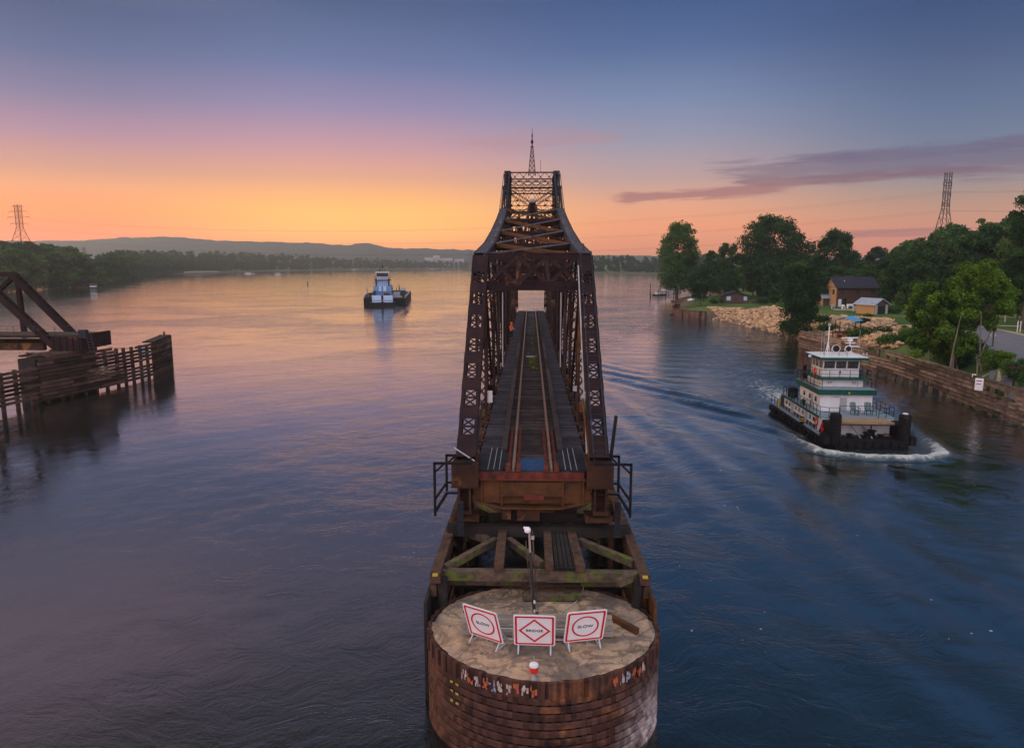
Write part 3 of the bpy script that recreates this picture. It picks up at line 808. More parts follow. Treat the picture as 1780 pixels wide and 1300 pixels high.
for y in (72.2, 77.8):
    mb = MB(); dy = -.04 if y < 75 else .04
    for z, t_ in ((TT - .05, .12), (23.0, .06), (22.62, .06), (22.35, .12)): mb.beam(V3(-TW, y, z), V3(TW, y, z), .10, t_, (0, 1, 0))
    n = 5
    for k in range(n):
        x0, x1 = -TW + .3 + (2 * TW - .6) * k / n, -TW + .3 + (2 * TW - .6) * (k + 1) / n
        for za, zb in ((23.0, 23.85), (22.62, 23.0)):
            mb.beam(V3(x0, y, za), V3(x1, y, zb), .02, .045, (0, 1, 0)); mb.beam(V3(x1, y + dy, za), V3(x0, y + dy, zb), .02, .045, (0, 1, 0))
        mb.box(V3((x0 + x1) / 2, y, 23.42), (.16, .04, .13)); mb.box(V3(x0, y, 22.98), (.16, .04, .14)); mb.box(V3((x0 + x1) / 2, y, 22.40), (.2, .04, .2))
    mb.build('tower_crown', S, BD)
    mb = MB(); hub = V3(.05, y, 20.75)
    for s in (-1, 1):
        for o1, o2 in ((0, 0), (.16, .14)):
            mb.beam(V3(s * (TW - .1 - o1), y, 22.3), hub + V3(s * (.3 - o2), 0, .25 + o1 * .2), .03, .055, (0, 1, 0))
            mb.beam(V3(s * (TW - o1 * .6), y, 19.35), hub + V3(s * .3, 0, -.22 - o1 * .2), .03, .055, (0, 1, 0))
        mb.beam(V3(s * TW, y, 21.1), hub + V3(0, 0, .32), .03, .06, (0, 1, 0)); mb.beam(V3(s * TW, y, 20.65), hub + V3(0, 0, -.1), .03, .06, (0, 1, 0))
        for k in range(3):      # open crossed rods each side
            xa, xb = s * (TW - .25 - k * .68), s * (TW - .25 - (k + 1) * .68)
            mb.beam(V3(xa, y + dy, 21.12), V3(xb, y + dy, 22.3), .02, .035, (0, 1, 0)); mb.beam(V3(xb, y + dy * 1.6, 21.12), V3(xa, y + dy * 1.6, 22.3), .02, .035, (0, 1, 0))
            if k < 2: mb.beam(V3(xa, y + dy, 19.5), V3(xb, y + dy, 20.6), .02, .035, (0, 1, 0)); mb.beam(V3(xb, y + dy * 1.6, 19.5), V3(xa, y + dy * 1.6, 20.6), .02, .035, (0, 1, 0))
        mb.box(V3(s * 1.45, y, 21.15), (.24, .04, .18)); mb.box(V3(s * 2.1, y, 20.66), (.36, .04, .24)); mb.box(V3(s * 1.25, y, 20.64), (.2, .04, .14))
    mb.beam(V3(-TW, y, 19.35), V3(TW, y, 19.35), .05, .14, (0, 1, 0))
    mb.box(hub, (.70, .4, .42))
    for s in (-1, 1): mb.beam(hub + V3(s * .32, 0, -.2), V3(s * .42, y, 19.3), .06, .14, (0, 1, 0))
    mb.build('tower_bracing', S, BD)
cross_frame('tower_sway', 72.3, 72.3, 13.4, 19.0, 2.45, S, 4); cross_frame('tower_sway', 77.7, 77.7, 13.4, 19.0, 2.45, S, 4)
mb = MB().lathe((.05, 71.9, 20.98), [(.26, 0), (.30, .12), (.24, .28), (.10, .36), (.02, .37)], 14); mb.build('tower_lamp', M['conc'], BD)
# dense machinery cabin girders at mid height inside the tower
mb = MB()
for z in (14.5, 16.0):
    for y in (72.3, 75, 77.7): lattice(mb, V3(-2.4, y, z), V3(2.4, y, z), .4, .4, side=(0, 0, 1), bar=.06, pitch=.35, double=True)
mb.build('tower_girder', SI, BD)
# spire
sp = MB()
for s1 in (-1, 1):
    for s2 in (-1, 1): sp.beam(V3(s1 * .36, 75 + s2 * .36, 23.9), V3(s1 * .09, 75 + s2 * .09, 26.75), .06, .06)
for k in range(6):
    z0, z1 = 23.9 + k * .475, 23.9 + (k + 1) * .475; w0, w1 = .36 - .27 * k / 6, .36 - .27 * (k + 1) / 6
    for s in (-1, 1):
        sp.beam(V3(-w0, 75 + s * w0, z0), V3(w1, 75 + s * w1, z1), .03, .035); sp.beam(V3(w0, 75 + s * w0, z0), V3(-w1, 75 + s * w1, z1), .03, .035)
        sp.beam(V3(s * w0, 75 - w0, z0), V3(s * w1, 75 + w1, z1), .03, .035)
        sp.beam(V3(-w1, 75 + s * w1, z1), V3(w1, 75 + s * w1, z1), .03, .03)
spo = sp.build('spire', S, BD)
MB().lathe((0, 75, 26.7), [(.14, 0), (.14, .08), (.05, .1), (.05, .32), (.13, .36), (.13, .62), (.05, .68), (.05, 1.0), (.09, 1.04), (.03, 1.3), (.012, 1.9)], 10).build('finial', S, spo)
MB().tube(V3(.85, 72.5, 23.9), V3(.85, 72.5, 25.1), .02, 5).build('antenna', M['wire'], BD)
MB().tube(V3(2.62, 36.6, 15.3), V3(2.55, 36.6, 16.0), .045, 6).build('antenna', M['wire'], BD)
# walkway floor of the deck
mb = MB()
k = 27.25
rnd = random.Random(4)
while k < 122.7:
    w_ = .23
    mb.box((0, k, 6.80 + rnd.uniform(-.006, .006)), (3.1 + rnd.uniform(-.05, .05), w_, .2)); k += .38
mb.build('cross_ties', M['tie'], BD)
for s in (-1, 1):
    mb = MB()
    k = 27.15
    while k < 122.8:
        L = .30
        e = min(k + L, 122.85)
        mb.bb((s * 1.16, k + .006, 6.88), (s * 2.22, e - .006, 6.935 + rnd.uniform(0, .014)))
        k += L
    mb.build('walkway', M['plank'], BD)
    # chequered end plates with pale joints
    mb = MB()
    for j in range(26): mb.bb((s * (1.02 + j * .046), 27.12, 6.955), (s * (1.02 + j * .046 + .034), 29.6, 6.968 + .006 * (j % 2)))
    mb.build('end_plate', M['steel_blue'], BD)
    mb = MB()
    for x0 in (1.30, 1.52, 1.75): mb.bb((s * x0, 27.1, 6.972), (s * (x0 + .022), 30.4, 6.99))
    mb.build('joint_strip', M['galv'], BD)
    # raised guard timber
    mb = MB(); k = 30.0
    while k < 122:
        e = min(k + 6.0, 122); mb.bb((s * 1.10, k + .01, 6.93), (s * 1.36, e - .01, 7.03)); k += 6.0
    mb.build('guard_timber', M['tie'], BD)
    # running rail: foot, web, head
    mb = MB(); x = s * .7525
    mb.bb((x - .07, 27.1, 6.90), (x + .07, 124.6, 6.915)); mb.bb((x - .012, 27.1, 6.915), (x + .012, 124.6, 7.0)); mb.bb((x - .036, 27.1, 7.0), (x + .036, 124.6, 7.04))
    mb.build('rail', M['rail'], BD)
    for dx in (-.19, .19):
        mb = MB().bb((x + dx - .03, 27.2, 6.915), (x + dx + .03, 34.0, 6.93)); k = 27.2
        while k < 34.0:
            mb.bb((x + dx - .06, k, 6.93), (x + dx + .06, k + .20, 6.975)); mb.box((x + dx, k + .1, 6.99), (.06, .06, .05)); k += .30
        mb.build('clamp_strip', M['rust_red'], BD)
        MB().bb((x + dx - .11 if dx < 0 else x + dx - .08, 27.0, 6.90), (x + dx + .08 if dx < 0 else x + dx + .11, 27.9, 7.02)).build('rail_anchor', M['rust_red'], BD)
    # outer stringer girder under the walkway edge
    mb = MB(); mb.bb((s * 2.16, 27.4, 6.42), (s * 2.22, 122.6, 6.86)); mb.bb((s * 2.08, 27.4, 6.86), (s * 2.26, 122.6, 6.875)); mb.bb((s * .70, 27.4, 6.0), (s * .78, 122.6, 6.68))
    mb.build('stringer', SI, BD)
    for i in range(24):
        y = 28.8 + i * 1.1
        MB().box((s * rnd.uniform(2.28, 2.46), y + rnd.uniform(-.4, .4), 6.88 + rnd.uniform(0, .05)), (rnd.uniform(.1, .3), rnd.uniform(.15, .6), .12), rz=rnd.uniform(-.4, .4)).build('ledge_block', [SI, M['timber'], M['steel_blue']][i % 3], BD)
MB().bb((-.50, 27.2, 6.905), (.50, 28.9, 6.93)).build('blue_end_plate', M['blueplate'], BD)
mb = MB()
for k in range(26):
    y = 82 + k * 1.45
    mb.bb((-.48, y, 6.905), (.48, y + 1.40, 6.925))
mb.build('centre_boards', M['plank'], BD)
mb = MB().bb((-.44, 61.6, 6.91), (.44, 62.1, 6.95)); mb.build('pale_board', M['conc'], BD)
# floor beams
for i in range(12):
    y = [28.0, 36, 44, 52, 60, 67.3, 75, 82.7, 90, 98, 106, 114][i]
    MB().bb((-2.35, y - .12, 5.85), (2.35, y + .12, 6.66)).build('floor_beam', SI, BD)
# end floor girder facing the pier
mb = MB(); mb.bb((-2.28, 27.0, 6.62), (2.05, 27.12, 6.87)); mb.bb((-2.05, 26.86, 6.60), (2.12, 27.2, 6.635))
for k in range(9): mb.bb((-2.0 + k * .5, 26.94, 6.63), (-1.97 + k * .5, 27.0, 6.86))
mb.build('end_edge_beam', M['rust_red'], BD)
eg = MB(); eg.bb((-2.35, 27.05, 5.62), (2.35, 27.15, 6.60)); eg.bb((-2.3, 26.9, 6.56), (2.3, 27.3, 6.60))
eg.add([(-1.15, 26.9, 5.45), (1.15, 26.9, 5.45), (2.3, 26.9, 5.75), (2.3, 27.3, 5.75), (1.15, 27.3, 5.45), (-1.15, 27.3, 5.45), (-2.3, 27.3, 5.75), (-2.3, 26.9, 5.75),
        (-1.15, 26.9, 5.40), (1.15, 26.9, 5.40), (2.3, 26.9, 5.70), (2.3, 27.3, 5.70), (1.15, 27.3, 5.40), (-1.15, 27.3, 5.40), (-2.3, 27.3, 5.70), (-2.3, 26.9, 5.70)],
       [(0, 1, 4, 5), (1, 2, 3, 4), (0, 5, 6, 7), (8, 13, 12, 9), (9, 12, 11, 10), (8, 15, 14, 13), (0, 8, 9, 1), (1, 9, 10, 2), (0, 7, 15, 8)])
for x in (-1.2, 1.2, -2.0, 2.0): eg.bb((x - .03, 26.92, 5.55), (x + .03, 27.05, 6.56))
eg.bb((-1.2, 26.95, 6.0), (1.2, 27.05, 6.50)); eg.bb((-1.25, 26.86, 5.95), (1.25, 27.05, 6.0))
ego = eg.build('end_girder', M['rust_orange'], BD)
MB().bb((-.35, 26.7, 5.85), (.45, 26.95, 6.02)).bb((-.1, 26.75, 5.72), (.3, 26.95, 5.85)).build('latch_bracket', M['rust_red'], ego)
MB().bb((-.6, 27.0, 4.9), (.3, 27.5, 5.42)).bb((-1.2, 27.0, 4.95), (-.85, 27.5, 5.42)).bb((.3, 27.1, 5.2), (.9, 27.3, 5.40)).build('latch_housing', SI, BD)
# end shoes
for s in (-1, 1):
    mb = MB(); mb.bb((s * 2.10, 26.75, 6.30), (s * 3.18, 28.3, 6.36)); mb.bb((s * 2.12, 26.72, 6.36), (s * 3.16, 26.80, 7.38)); mb.bb((s * 2.2, 26.8, 7.30), (s * 3.05, 28.1, 7.40))
    mb.bb((s * 2.14, 26.8, 6.36), (s * 2.18, 28.2, 7.3)); mb.bb((s * 3.10, 26.8, 6.36), (s * 3.14, 28.2, 7.3))
    mb.build('end_gusset', SI, BD)
    mb = MB()
    for x0 in (2.42, 2.86): mb.bb((s * x0, 26.9, 5.30), (s * (x0 + .09), 27.7, 6.30))
    mb.bb((s * 2.40, 26.88, 5.18), (s * 2.98, 27.8, 5.32)); mb.bb((s * 2.5, 27.3, 5.3), (s * 2.88, 27.5, 6.3))
    mb.bb((s * 2.1, 26.7, 4.95), (s * 3.15, 27.9, 5.05)); mb.bb((s * 2.1, 26.66, 4.95), (s * 2.2, 26.8, 5.2)); mb.bb((s * 3.05, 26.66, 4.95), (s * 3.15, 26.8, 5.2))
    mb.build('end_shoe', SI, BD)
    # outrigger bracket hanging outside the end
    mb = MB(); t = .09
    fx, nx_ = 3.72, 3.38
    mb.beam(V3(s * 2.3, 26.0, 7.52), V3(s * fx, 26.0, 7.52), t, t, (0, 0, 1)); mb.beam(V3(s * fx, 26.0, 7.56), V3(s * fx, 26.0, 5.45), t, t)
    mb.beam(V3(s * 2.3, 27.0, 7.56), V3(s * nx_, 27.0, 7.56), t, t, (0, 0, 1)); mb.beam(V3(s * nx_, 27.0, 7.60), V3(s * nx_, 27.0, 6.1), t, t)
    mb.beam(V3(s * 2.3, 27.0, 6.45), V3(s * nx_, 27.0, 6.45), .07, .07, (0, 0, 1)); mb.beam(V3(s * 2.3, 27.0, 6.02), V3(s * nx_, 27.0, 6.02), .07, .07, (0, 0, 1))
    mb.beam(V3(s * nx_, 27.0, 6.45), V3(s * fx, 26.0, 6.1), .07, .07); mb.beam(V3(s * nx_, 27.0, 6.02), V3(s * fx, 26.0, 5.6), .09, .09)
    mb.beam(V3(s * (fx - .36), 26.0, 7.5), V3(s * fx, 26.0, 7.15), .07, .07); mb.beam(V3(s * (nx_ - .34), 27.0, 7.54), V3(s * nx_, 27.0, 7.2), .07, .07)
    mb.beam(V3(s * 2.4, 26.0, 7.52), V3(s * 2.4, 27.0, 7.50), .09, .09)
    mb.build('outrigger_frame', M['black'], BD)
# ladder on the front of the right-hand end post
mb = MB(); a0, a1 = V3(2.36, 26.75, 7.7), V3(2.36, 35.6, 15.6)
mb.beam(a0, a1, .035, .05); mb.beam(a0 + V3(.52, 0, 0), a1 + V3(.52, 0, 0), .035, .05)
for k in range(34):
    p = a0.lerp(a1, (k + .5) / 34); mb.beam(p, p + V3(.52, 0, 0), .028, .028, (0, 1, 0))
mb.build('ladder', M['steel_blue'], BD)
MB().tube(V3(2.18, 27.6, 7.5), V3(2.20, 34.8, 14.9), .035, 6).build('conduit', M['conc'], BD)
MB().tube(V3(2.28, 26.9, 7.2), V3(2.1, 29.3, 9.4), .05, 6).build('conduit', M['rust_orange'], BD)
MB().bb((2.15, 29.3, 9.0), (2.4, 29.5, 9.7)).build('junction_box', M['galv'], BD)
MB().tube(V3(3.05, 27.0, 7.4), V3(3.28, 27.4, 9.1), .07, 6).build('pipe_stub', M['black'], BD)
MB().tube(V3(-3.05, 26.7, 7.95), V3(-2.25, 26.7, 7.42), .03, 6).build('pale_rod', M['galv'], BD)
MB().beam(V3(-2.28, 26.9, 7.1), V3(-2.12, 29.4, 9.2), .09, .04).build('loose_flat_bar', M['steel_blue'], BD)
# things mounted on the inner side of the trusses: signal boxes, insulators, hanging gear
rnd = random.Random(11)
for s in (-1, 1):
    for i in range(7):
        y = 31 + i * 2.6
        mb = MB(); z = 7.15 + rnd.uniform(0, 1.2)
        mb.bb((s * 2.28, y, z), (s * 2.5, y + rnd.uniform(.2, .5), z + rnd.uniform(.2, .5)))
        mb.build('equipment_box', [M['steel_blue'], SI, M['galv'], M['rust_orange']][rnd.randrange(4)], BD)
    for y in (47, 55, 63, 84, 92): MB().tube(V3(s * 2.25, y, 7.0), V3(s * 2.25, y, 12.8), .045, 6).build('cable_riser', M['steel_blue'] if y != 55 else M['galv'], BD)
MB().bb((-2.3, 36.0, 7.9), (-2.05, 36.15, 8.5)).build('white_box', M['white'], BD)
# weeds growing between the rails
rnd = np.random.RandomState(5); V = []; F = []
for k in range(130):
    y = rnd.choice([rnd.uniform(54, 61), rnd.uniform(64, 100)]); x = rnd.normal(.16, .16); z = 6.93
    if abs(math.sin(y * .9)) < .35: continue
    for j in range(3):
        a = rnd.uniform(0, 6.28); h = rnd.uniform(.05, .20); dx, dy = math.cos(a) * .07, math.sin(a) * .07
        b = len(V); V += [(x - dx, y - dy, z), (x + dx, y + dy, z), (x + dx + dy, y + dy + dx, z + h), (x - dx * .3 + dy, y - dy * .3 + dx, z + h * .9)]; F.append((b, b + 1, b + 2, b + 3))
M['weed'] = mat('weed_green', (.13, .15, .03), (.07, .10, .02), .9, 3)
tag(np_mesh('weeds', V, F, M['weed']), kind='stuff')

# ------------------------------------------------------------------ centre pier under the pivot
cp = thing('pivot_pier', (0, 75, -1), 'round dark pier under the middle of the swung bridge', 'bridge pier')
MB().lathe((0, 75, -1), [(3.0, 0), (3.0, 5.6), (3.2, 5.7), (3.2, 6.3)], 28).build('pier_drum', M['conc'], cp, smooth=False)
MB().lathe((0, 75, 5.3), [(2.2, 0), (2.2, .55)], 24).build('turntable_ring', SI, cp)

CRX = .26
# ------------------------------------------------------------------ timber protection crib beneath the bridge
CR = thing('timber_crib', (CRX, 70, 0), 'long open timber crib of mossy beams under the swung bridge, behind the round pier', 'timber fender')
CW, CZ = 3.66, 4.1
T, TD, TM = M['timber'], M['timber_dark'], M['timber_moss']
def VC(x, y, z): return Vector((x + CRX, y, z))
def hw(y): return CW - (y - 24) * .012
for s in (-1, 1):
    k = 23.4; i = 0
    mb = MB()
    while k < 121:
        e = min(k + 5.2, 121); mb.beam(VC(s * hw(k), k + .02, CZ), VC(s * hw(e), e, CZ), .36, .36, (1, 0, 0)); k += 5.2
    mb.build('top_stringer', T, CR)
    mb = MB()
    for r_ in range(6):
        z = 3.55 - r_ * .62; k = 23.6 + (r_ % 2) * 2.2
        while k < 121:
            e = min(k + 5.8, 121); mb.beam(VC(s * (hw(k) + .10), k + .02, z), VC(s * (hw(e) + .10), e, z), .22, .42, (1, 0, 0)); k += 5.8
    mb.build('side_wale', T, CR)
    for k in range(20):
        y = 23.7 + k * 5.1
        MB().tube(VC(s * (hw(y) - .22), y, -2), VC(s * (hw(y) - .22), y, CZ - .1), .19, 10).build('pile', TD, CR)
    MB().bbx((s * (hw(23.5) - .12), 23.15, CZ + .19), (s * (hw(23.5) + .06), 23.32, CZ + .24)).build('yellow_marker', M['yellow'], CR)
for i, y in enumerate([24.1, 27.4, 31.5, 36.5, 42, 48, 54, 60, 68, 82, 90, 98, 106, 114, 120.5]):
    mb = MB(); z = CZ + .25 if i == 1 else CZ - .15
    mb.beam(VC(-hw(y) - .05, y, z), VC(hw(y) + .05, y, z), .42 if i == 1 else .34, .42 if i == 1 else .34, (0, 1, 0))
    mb.build('cap_beam', TD if i == 1 else TM, CR)
    if i in (0, 2, 3): 
        MB().beam(VC(-hw(y), y + .9, CZ - .75), VC(hw(y), y + .9, CZ - .75), .34, .34, (0, 1, 0)).build('cap_beam', TM, CR)
mb = MB()
for a, b, w_ in (((-1.45, 23.9), (-1.45, 28.6), .34), ((1.45, 23.9), (1.25, 28.6), .34), ((.35, 24.0), (.35, 28.6), .30)):
    MB().beam(VC(a[0], a[1], CZ + .18), VC(b[0], b[1], CZ + .18), w_, .30).build('longitudinal_beam', T, CR)
for a, b in (((-3.4, 24.2), (-1.7, 26.9)), ((-1.2, 26.9), (.1, 24.6)), ((1.6, 26.9), (3.5, 24.8)), ((3.5, 23.9), (2.7, 23.2)), ((-3.3, 28.0), (-2.0, 26.9)), ((2.2, 27.4), (3.4, 28.8)), ((-3.2, 32), (-.4, 28)), ((3.2, 32), (.4, 28))):
    MB().beam(VC(a[0], a[1], CZ + .02), VC(b[0], b[1], CZ + .02), .26, .24, (0, 0, 1)).build('diagonal_beam', TM, CR)
for k in range(5):
    MB().beam(VC(.62 + k * .16, 24.0, CZ + .2 + .03 * (k % 2)), VC(.58 + k * .15, 27.2, CZ + .25), .13, .12).build('charred_plank', TD, CR)
MB().bbx((-2.05, 28.1, CZ + .1), (2.35, 28.6, CZ + .55)).bbx((-1.5, 28.0, CZ + .55), (1.6, 28.7, CZ + .75)).build('bearing_block', TD, CR)
for s in (-1, 1):
    for zz in (CZ - 1.4, CZ - 2.4):
        MB().beam(VC(-3.5, 25.2 + s, zz), VC(3.5, 25.2 - s, zz), .25, .25, (0, 0, 1)).build('lower_brace', TD, CR)
for s in (-1, 1):
    mb = MB().bbx((s * 2.97, 26.66, 4.4), (s * 3.18, 26.74, 5.8))
    for k in range(14): mb.bbx((s * 2.95, 26.6, 4.4 + k * .1), (s * 3.2, 26.7, 4.45 + k * .1))
    mb.build('ribbed_bumper', M['steel_blue'], CR)
for s in (-1, 1):   # corner sheet at the pier, rusty
    MB().bbx((s * 3.86, 22.6, -1), (s * 3.96, 25.8, 3.6)).build('corner_plate', M['rust_orange'] if s > 0 else TD, CR)

for o in CR.children:
    o.location.x = 0
ROOTS_OK = True
# ------------------------------------------------------------------ round sheet-piled pier in front
PZ = 3.0; PX0 = .36
PR = thing('round_pier', (0, 22.3, 0), 'rounded river pier with a weathered concrete top and rusty banded steel sides, carrying three signs', 'bridge pier')
def outline(off=0.0, n=96):
    pts = []
    for i in range(n):
        t = 2 * math.pi * i / n; c, s = math.cos(t), math.sin(t)
        rx = 3.80 + off; ry = (3.15 if s > 0 else 3.30) + off
        e = 2.0 if s > 0 else 1.90
        x = math.copysign(abs(c) ** (2 / e), c) * rx; y = math.copysign(abs(s) ** (2 / e), s) * ry
        pts.append((x + PX0, 22.3 + y))
    return pts
def cap_material():
    m = bpy.data.materials.new('weathered_pier_top'); m.use_nodes = True
    n = NT(m.node_tree); b = n.n['Principled BSDF']; co = n.new('ShaderNodeTexCoord').outputs['Object']
    base = n.mix(n.rng(n.noise(co, 1.1, 8, .75, .3), .38, .62), (.56, .38, .225, 1), (.30, .215, .165, 1))
    big = n.rng(n.noise(co, .38, 4, .6, 1.8), .47, .56, smooth=True)
    base = n.mix(n.math('MULTIPLY', big, .75), base, (.14, .115, .10, 1))
    veins = n.math('ABSOLUTE', n.math('SUBTRACT', n.noise(co, .5, 3, .5, 2.5), .5))
    base = n.mix(n.math('MULTIPLY', n.rng(veins, .075, .01, smooth=True), .6), base, (.12, .085, .065, 1))
    v2 = n.math('ABSOLUTE', n.math('SUBTRACT', n.noise(co, .9, 4, .6, .6), .5))
    base = n.mix(n.rng(v2, .006, .0), base, (.06, .05, .045, 1))
    base = n.mix(n.rng(n.noise(co, 14, 4, .8), .58, .72), base, (.06, .05, .045, 1))
    base = n.mix(n.rng(n.noise(co, 9, 6, .8), .62, .70), base, (.50, .36, .22, 1))
    n.put(b.inputs['Base Color'], base); b.inputs['Roughness'].default_value = .95; b.inputs['Specular IOR Level'].default_value = .15
    bp = n.new('ShaderNodeBump'); bp.inputs['Distance'].default_value = .05
    n.put(bp.inputs['Height'], n.math('ADD', n.noise(co, 5, 8, .8), n.math('MULTIPLY', n.noise(co, .8, 3), 2))); n.l.new(bp.outputs[0], b.inputs['Normal'])
    return m
M['cap'] = cap_material()
# cap: slightly crowned and rough top
o_ = outline(-.02); V = []; F = []; rings = 26; n_ = len(o_)
rs = np.random.RandomState(2)
for k in range(rings + 1):
    t = 1 - k / rings
    for (x, y) in o_:
        xx, yy = PX0 + (x - PX0) * t, 22.3 + (y - 22.3) * t
        V.append((xx, yy, PZ + (.10 * (1 - t ** 2)) + .018 * rs.randn() * (0 < k) - (.05 if k == 0 else 0)))
for k in range(rings):
    for i in range(n_): F.append((k * n_ + i, k * n_ + (i + 1) % n_, (k + 1) * n_ + (i + 1) % n_, (k + 1) * n_ + i))
V = [(x, y - 22.3, z) for x, y, z in V]
np_mesh('concrete_cap', V, F, M['cap'], PR, smooth=True)
def ring_wall(mb, off, th, z0, z1, i0, i1, n=96):
    a = outline(off, n); b = outline(off + th, n)
    for i in range(i0, i1):
        j = i % n; k = (i + 1) % n
        mb.add([(*a[j], z0), (*a[k], z0), (*b[k], z0), (*b[j], z0), (*a[j], z1), (*a[k], z1), (*b[k], z1), (*b[j], z1)],
               [(0, 1, 2, 3), (4, 7, 6, 5), (3, 2, 6, 7), (0, 4, 5, 1), (0, 3, 7, 4), (1, 5, 6, 2)])
mb = MB(); ring_wall(mb, -.12, .06, -3, PZ - .02, 0, 96); mb.build('inner_shell', M['black'], PR)
mb = MB()
rnd = random.Random(3)
N2 = 144
for k in range(19):     # horizontal bands, each a channel with open dark slots between
    z1 = PZ - .50 - k * .262; z0 = z1 - .185
    a = outline(.015 + .0, N2)
    i = k % 3
    while i < N2 + k % 3:
        ln = rnd.choice([5, 6, 8, 9]); off = .012 + rnd.uniform(0, .012)
        o1 = outline(off, N2); o2 = outline(off + .05, N2)
        for j in range(i, min(i + ln, N2 + k % 3)):
            p, q = j % N2, (j + 1) % N2
            last = j == min(i + ln, N2 + k % 3) - 1
            A, B, C, D_ = Vector(o1[p]), Vector(o1[q]), Vector(o2[q]), Vector(o2[p])
            if last: B = A.lerp(B, .93); C = D_.lerp(C, .93)
            mb.add([(*A, z0), (*B, z0), (*C, z0 - .0), (*D_, z0), (*A, z1), (*B, z1), (*(C * 1), z1 - .035), (*(D_ * 1), z1 - .035)],
                   [(0, 1, 2, 3), (4, 7, 6, 5), (3, 2, 6, 7), (0, 4, 5, 1), (0, 3, 7, 4), (1, 5, 6, 2)])
        i += ln
    if k == 10: mb.build('steel_band', M['sheet'], PR); mb = MB()
mb.build('bleached_band', M['sheet_pale'], PR)
mb = MB(); oa, ob = outline(-.03, 150), outline(.004, 150)
for i in range(0, 150, 2):
    A, B, C, D_ = oa[i], oa[(i + 1) % 150], ob[(i + 1) % 150], ob[i]
    mb.add([(*A, -2.5), (*B, -2.5), (*C, -2.5), (*D_, -2.5), (*A, PZ - .5), (*B, PZ - .5), (*C, PZ - .5), (*D_, PZ - .5)], [(0, 1, 2, 3), (4, 7, 6, 5), (3, 2, 6, 7), (0, 4, 5, 1), (0, 3, 7, 4), (1, 5, 6, 2)])
mb.build('pile_ribs', M['steel_in'], PR)
mb = MB()
o1, o2, o3 = outline(-.04, 192), outline(.03, 192), outline(.09, 192)
for i in range(0, 192, 2):
    p, q = i % 192, (i + 1) % 192; r_ = (i + 2) % 192
    oo = o3 if (i // 2) % 2 else o2
    for a_, b_ in ((p, q), (q, r_)):
        mb.add([(*o1[a_], PZ - .52), (*o1[b_], PZ - .52), (*oo[b_], PZ - .52), (*oo[a_], PZ - .52), (*o1[a_], PZ + .0), (*o1[b_], PZ + .0), (*oo[b_], PZ + .0), (*oo[a_], PZ + .0)],
               [(0, 1, 2, 3), (4, 7, 6, 5), (3, 2, 6, 7), (0, 4, 5, 1), (0, 3, 7, 4), (1, 5, 6, 2)])
mb.build('sheet_pile_rim', M['sheet'], PR)
# faded paint scrawl on the rim
def scrawl(i0, i1, seed, pal, dz=0):
    rnd = random.Random(seed); oo = outline(.125, 192)
    for j, i in enumerate(range(i0, i1, 2)):
        a, b = Vector(oo[i % 192]), Vector(oo[(i + 2) % 192]); mb = MB()
        for _ in range(7):
            t0 = rnd.uniform(.05, .8); t1 = min(1, t0 + rnd.uniform(.08, .3)); z0 = PZ - .44 + rnd.uniform(0, .25) + dz; z1 = z0 + rnd.uniform(.05, .22)
            z1 = min(z1, PZ - .04 + dz)
            A, B = a.lerp(b, t0), a.lerp(b, t1)
            e = rnd.uniform(.0, .004)
            nn = Vector((A.x - PX0, A.y - 22.3)).normalized() * e
            sh = rnd.uniform(-.06, .06)
            mb.add([(A.x + nn.x, A.y + nn.y, z0), (B.x + nn.x, B.y + nn.y, z0), (B.x + nn.x, B.y + nn.y, z1 + sh), (A.x + nn.x, A.y + nn.y, z1)], [(0, 1, 2, 3)])
        mb.build('paint_scrawl', pal[j % len(pal)], PR)
M['pt_white'] = mat('old_white_paint', (.60, .58, .56), (.30, .17, .13), .8, 6); M['pt_orange'] = mat('old_orange_paint', (.55, .13, .06), (.25, .08, .05), .8, 6); M['pt_blue'] = mat('old_blue_paint', (.30, .42, .55), (.2, .12, .12), .8, 6)
scrawl(122, 142, 4, [M['pt_white'], M['pt_orange'], M['pt_white'], M['pt_orange'], M['pt_blue'], M['pt_white']])
scrawl(161, 173, 9, [M['pt_orange'], M['pt_white'], M['pt_blue'], M['pt_orange']])
mb = MB(); oo = outline(.10, 192); rnd = random.Random(8)
for i in (118, 120):
    for z in (2.28, 1.98, 1.66):
        mb = MB(); a, b = Vector(oo[i]), Vector(oo[i + 1])
        mb.add([(a.x, a.y, z + rnd.uniform(-.03, .03)), (b.x, b.y, z), (b.x, b.y, z + .07), (a.x, a.y, z + .06)], [(0, 1, 2, 3)])
        mb.build('yellow_paint_mark', M['yellow'], PR)

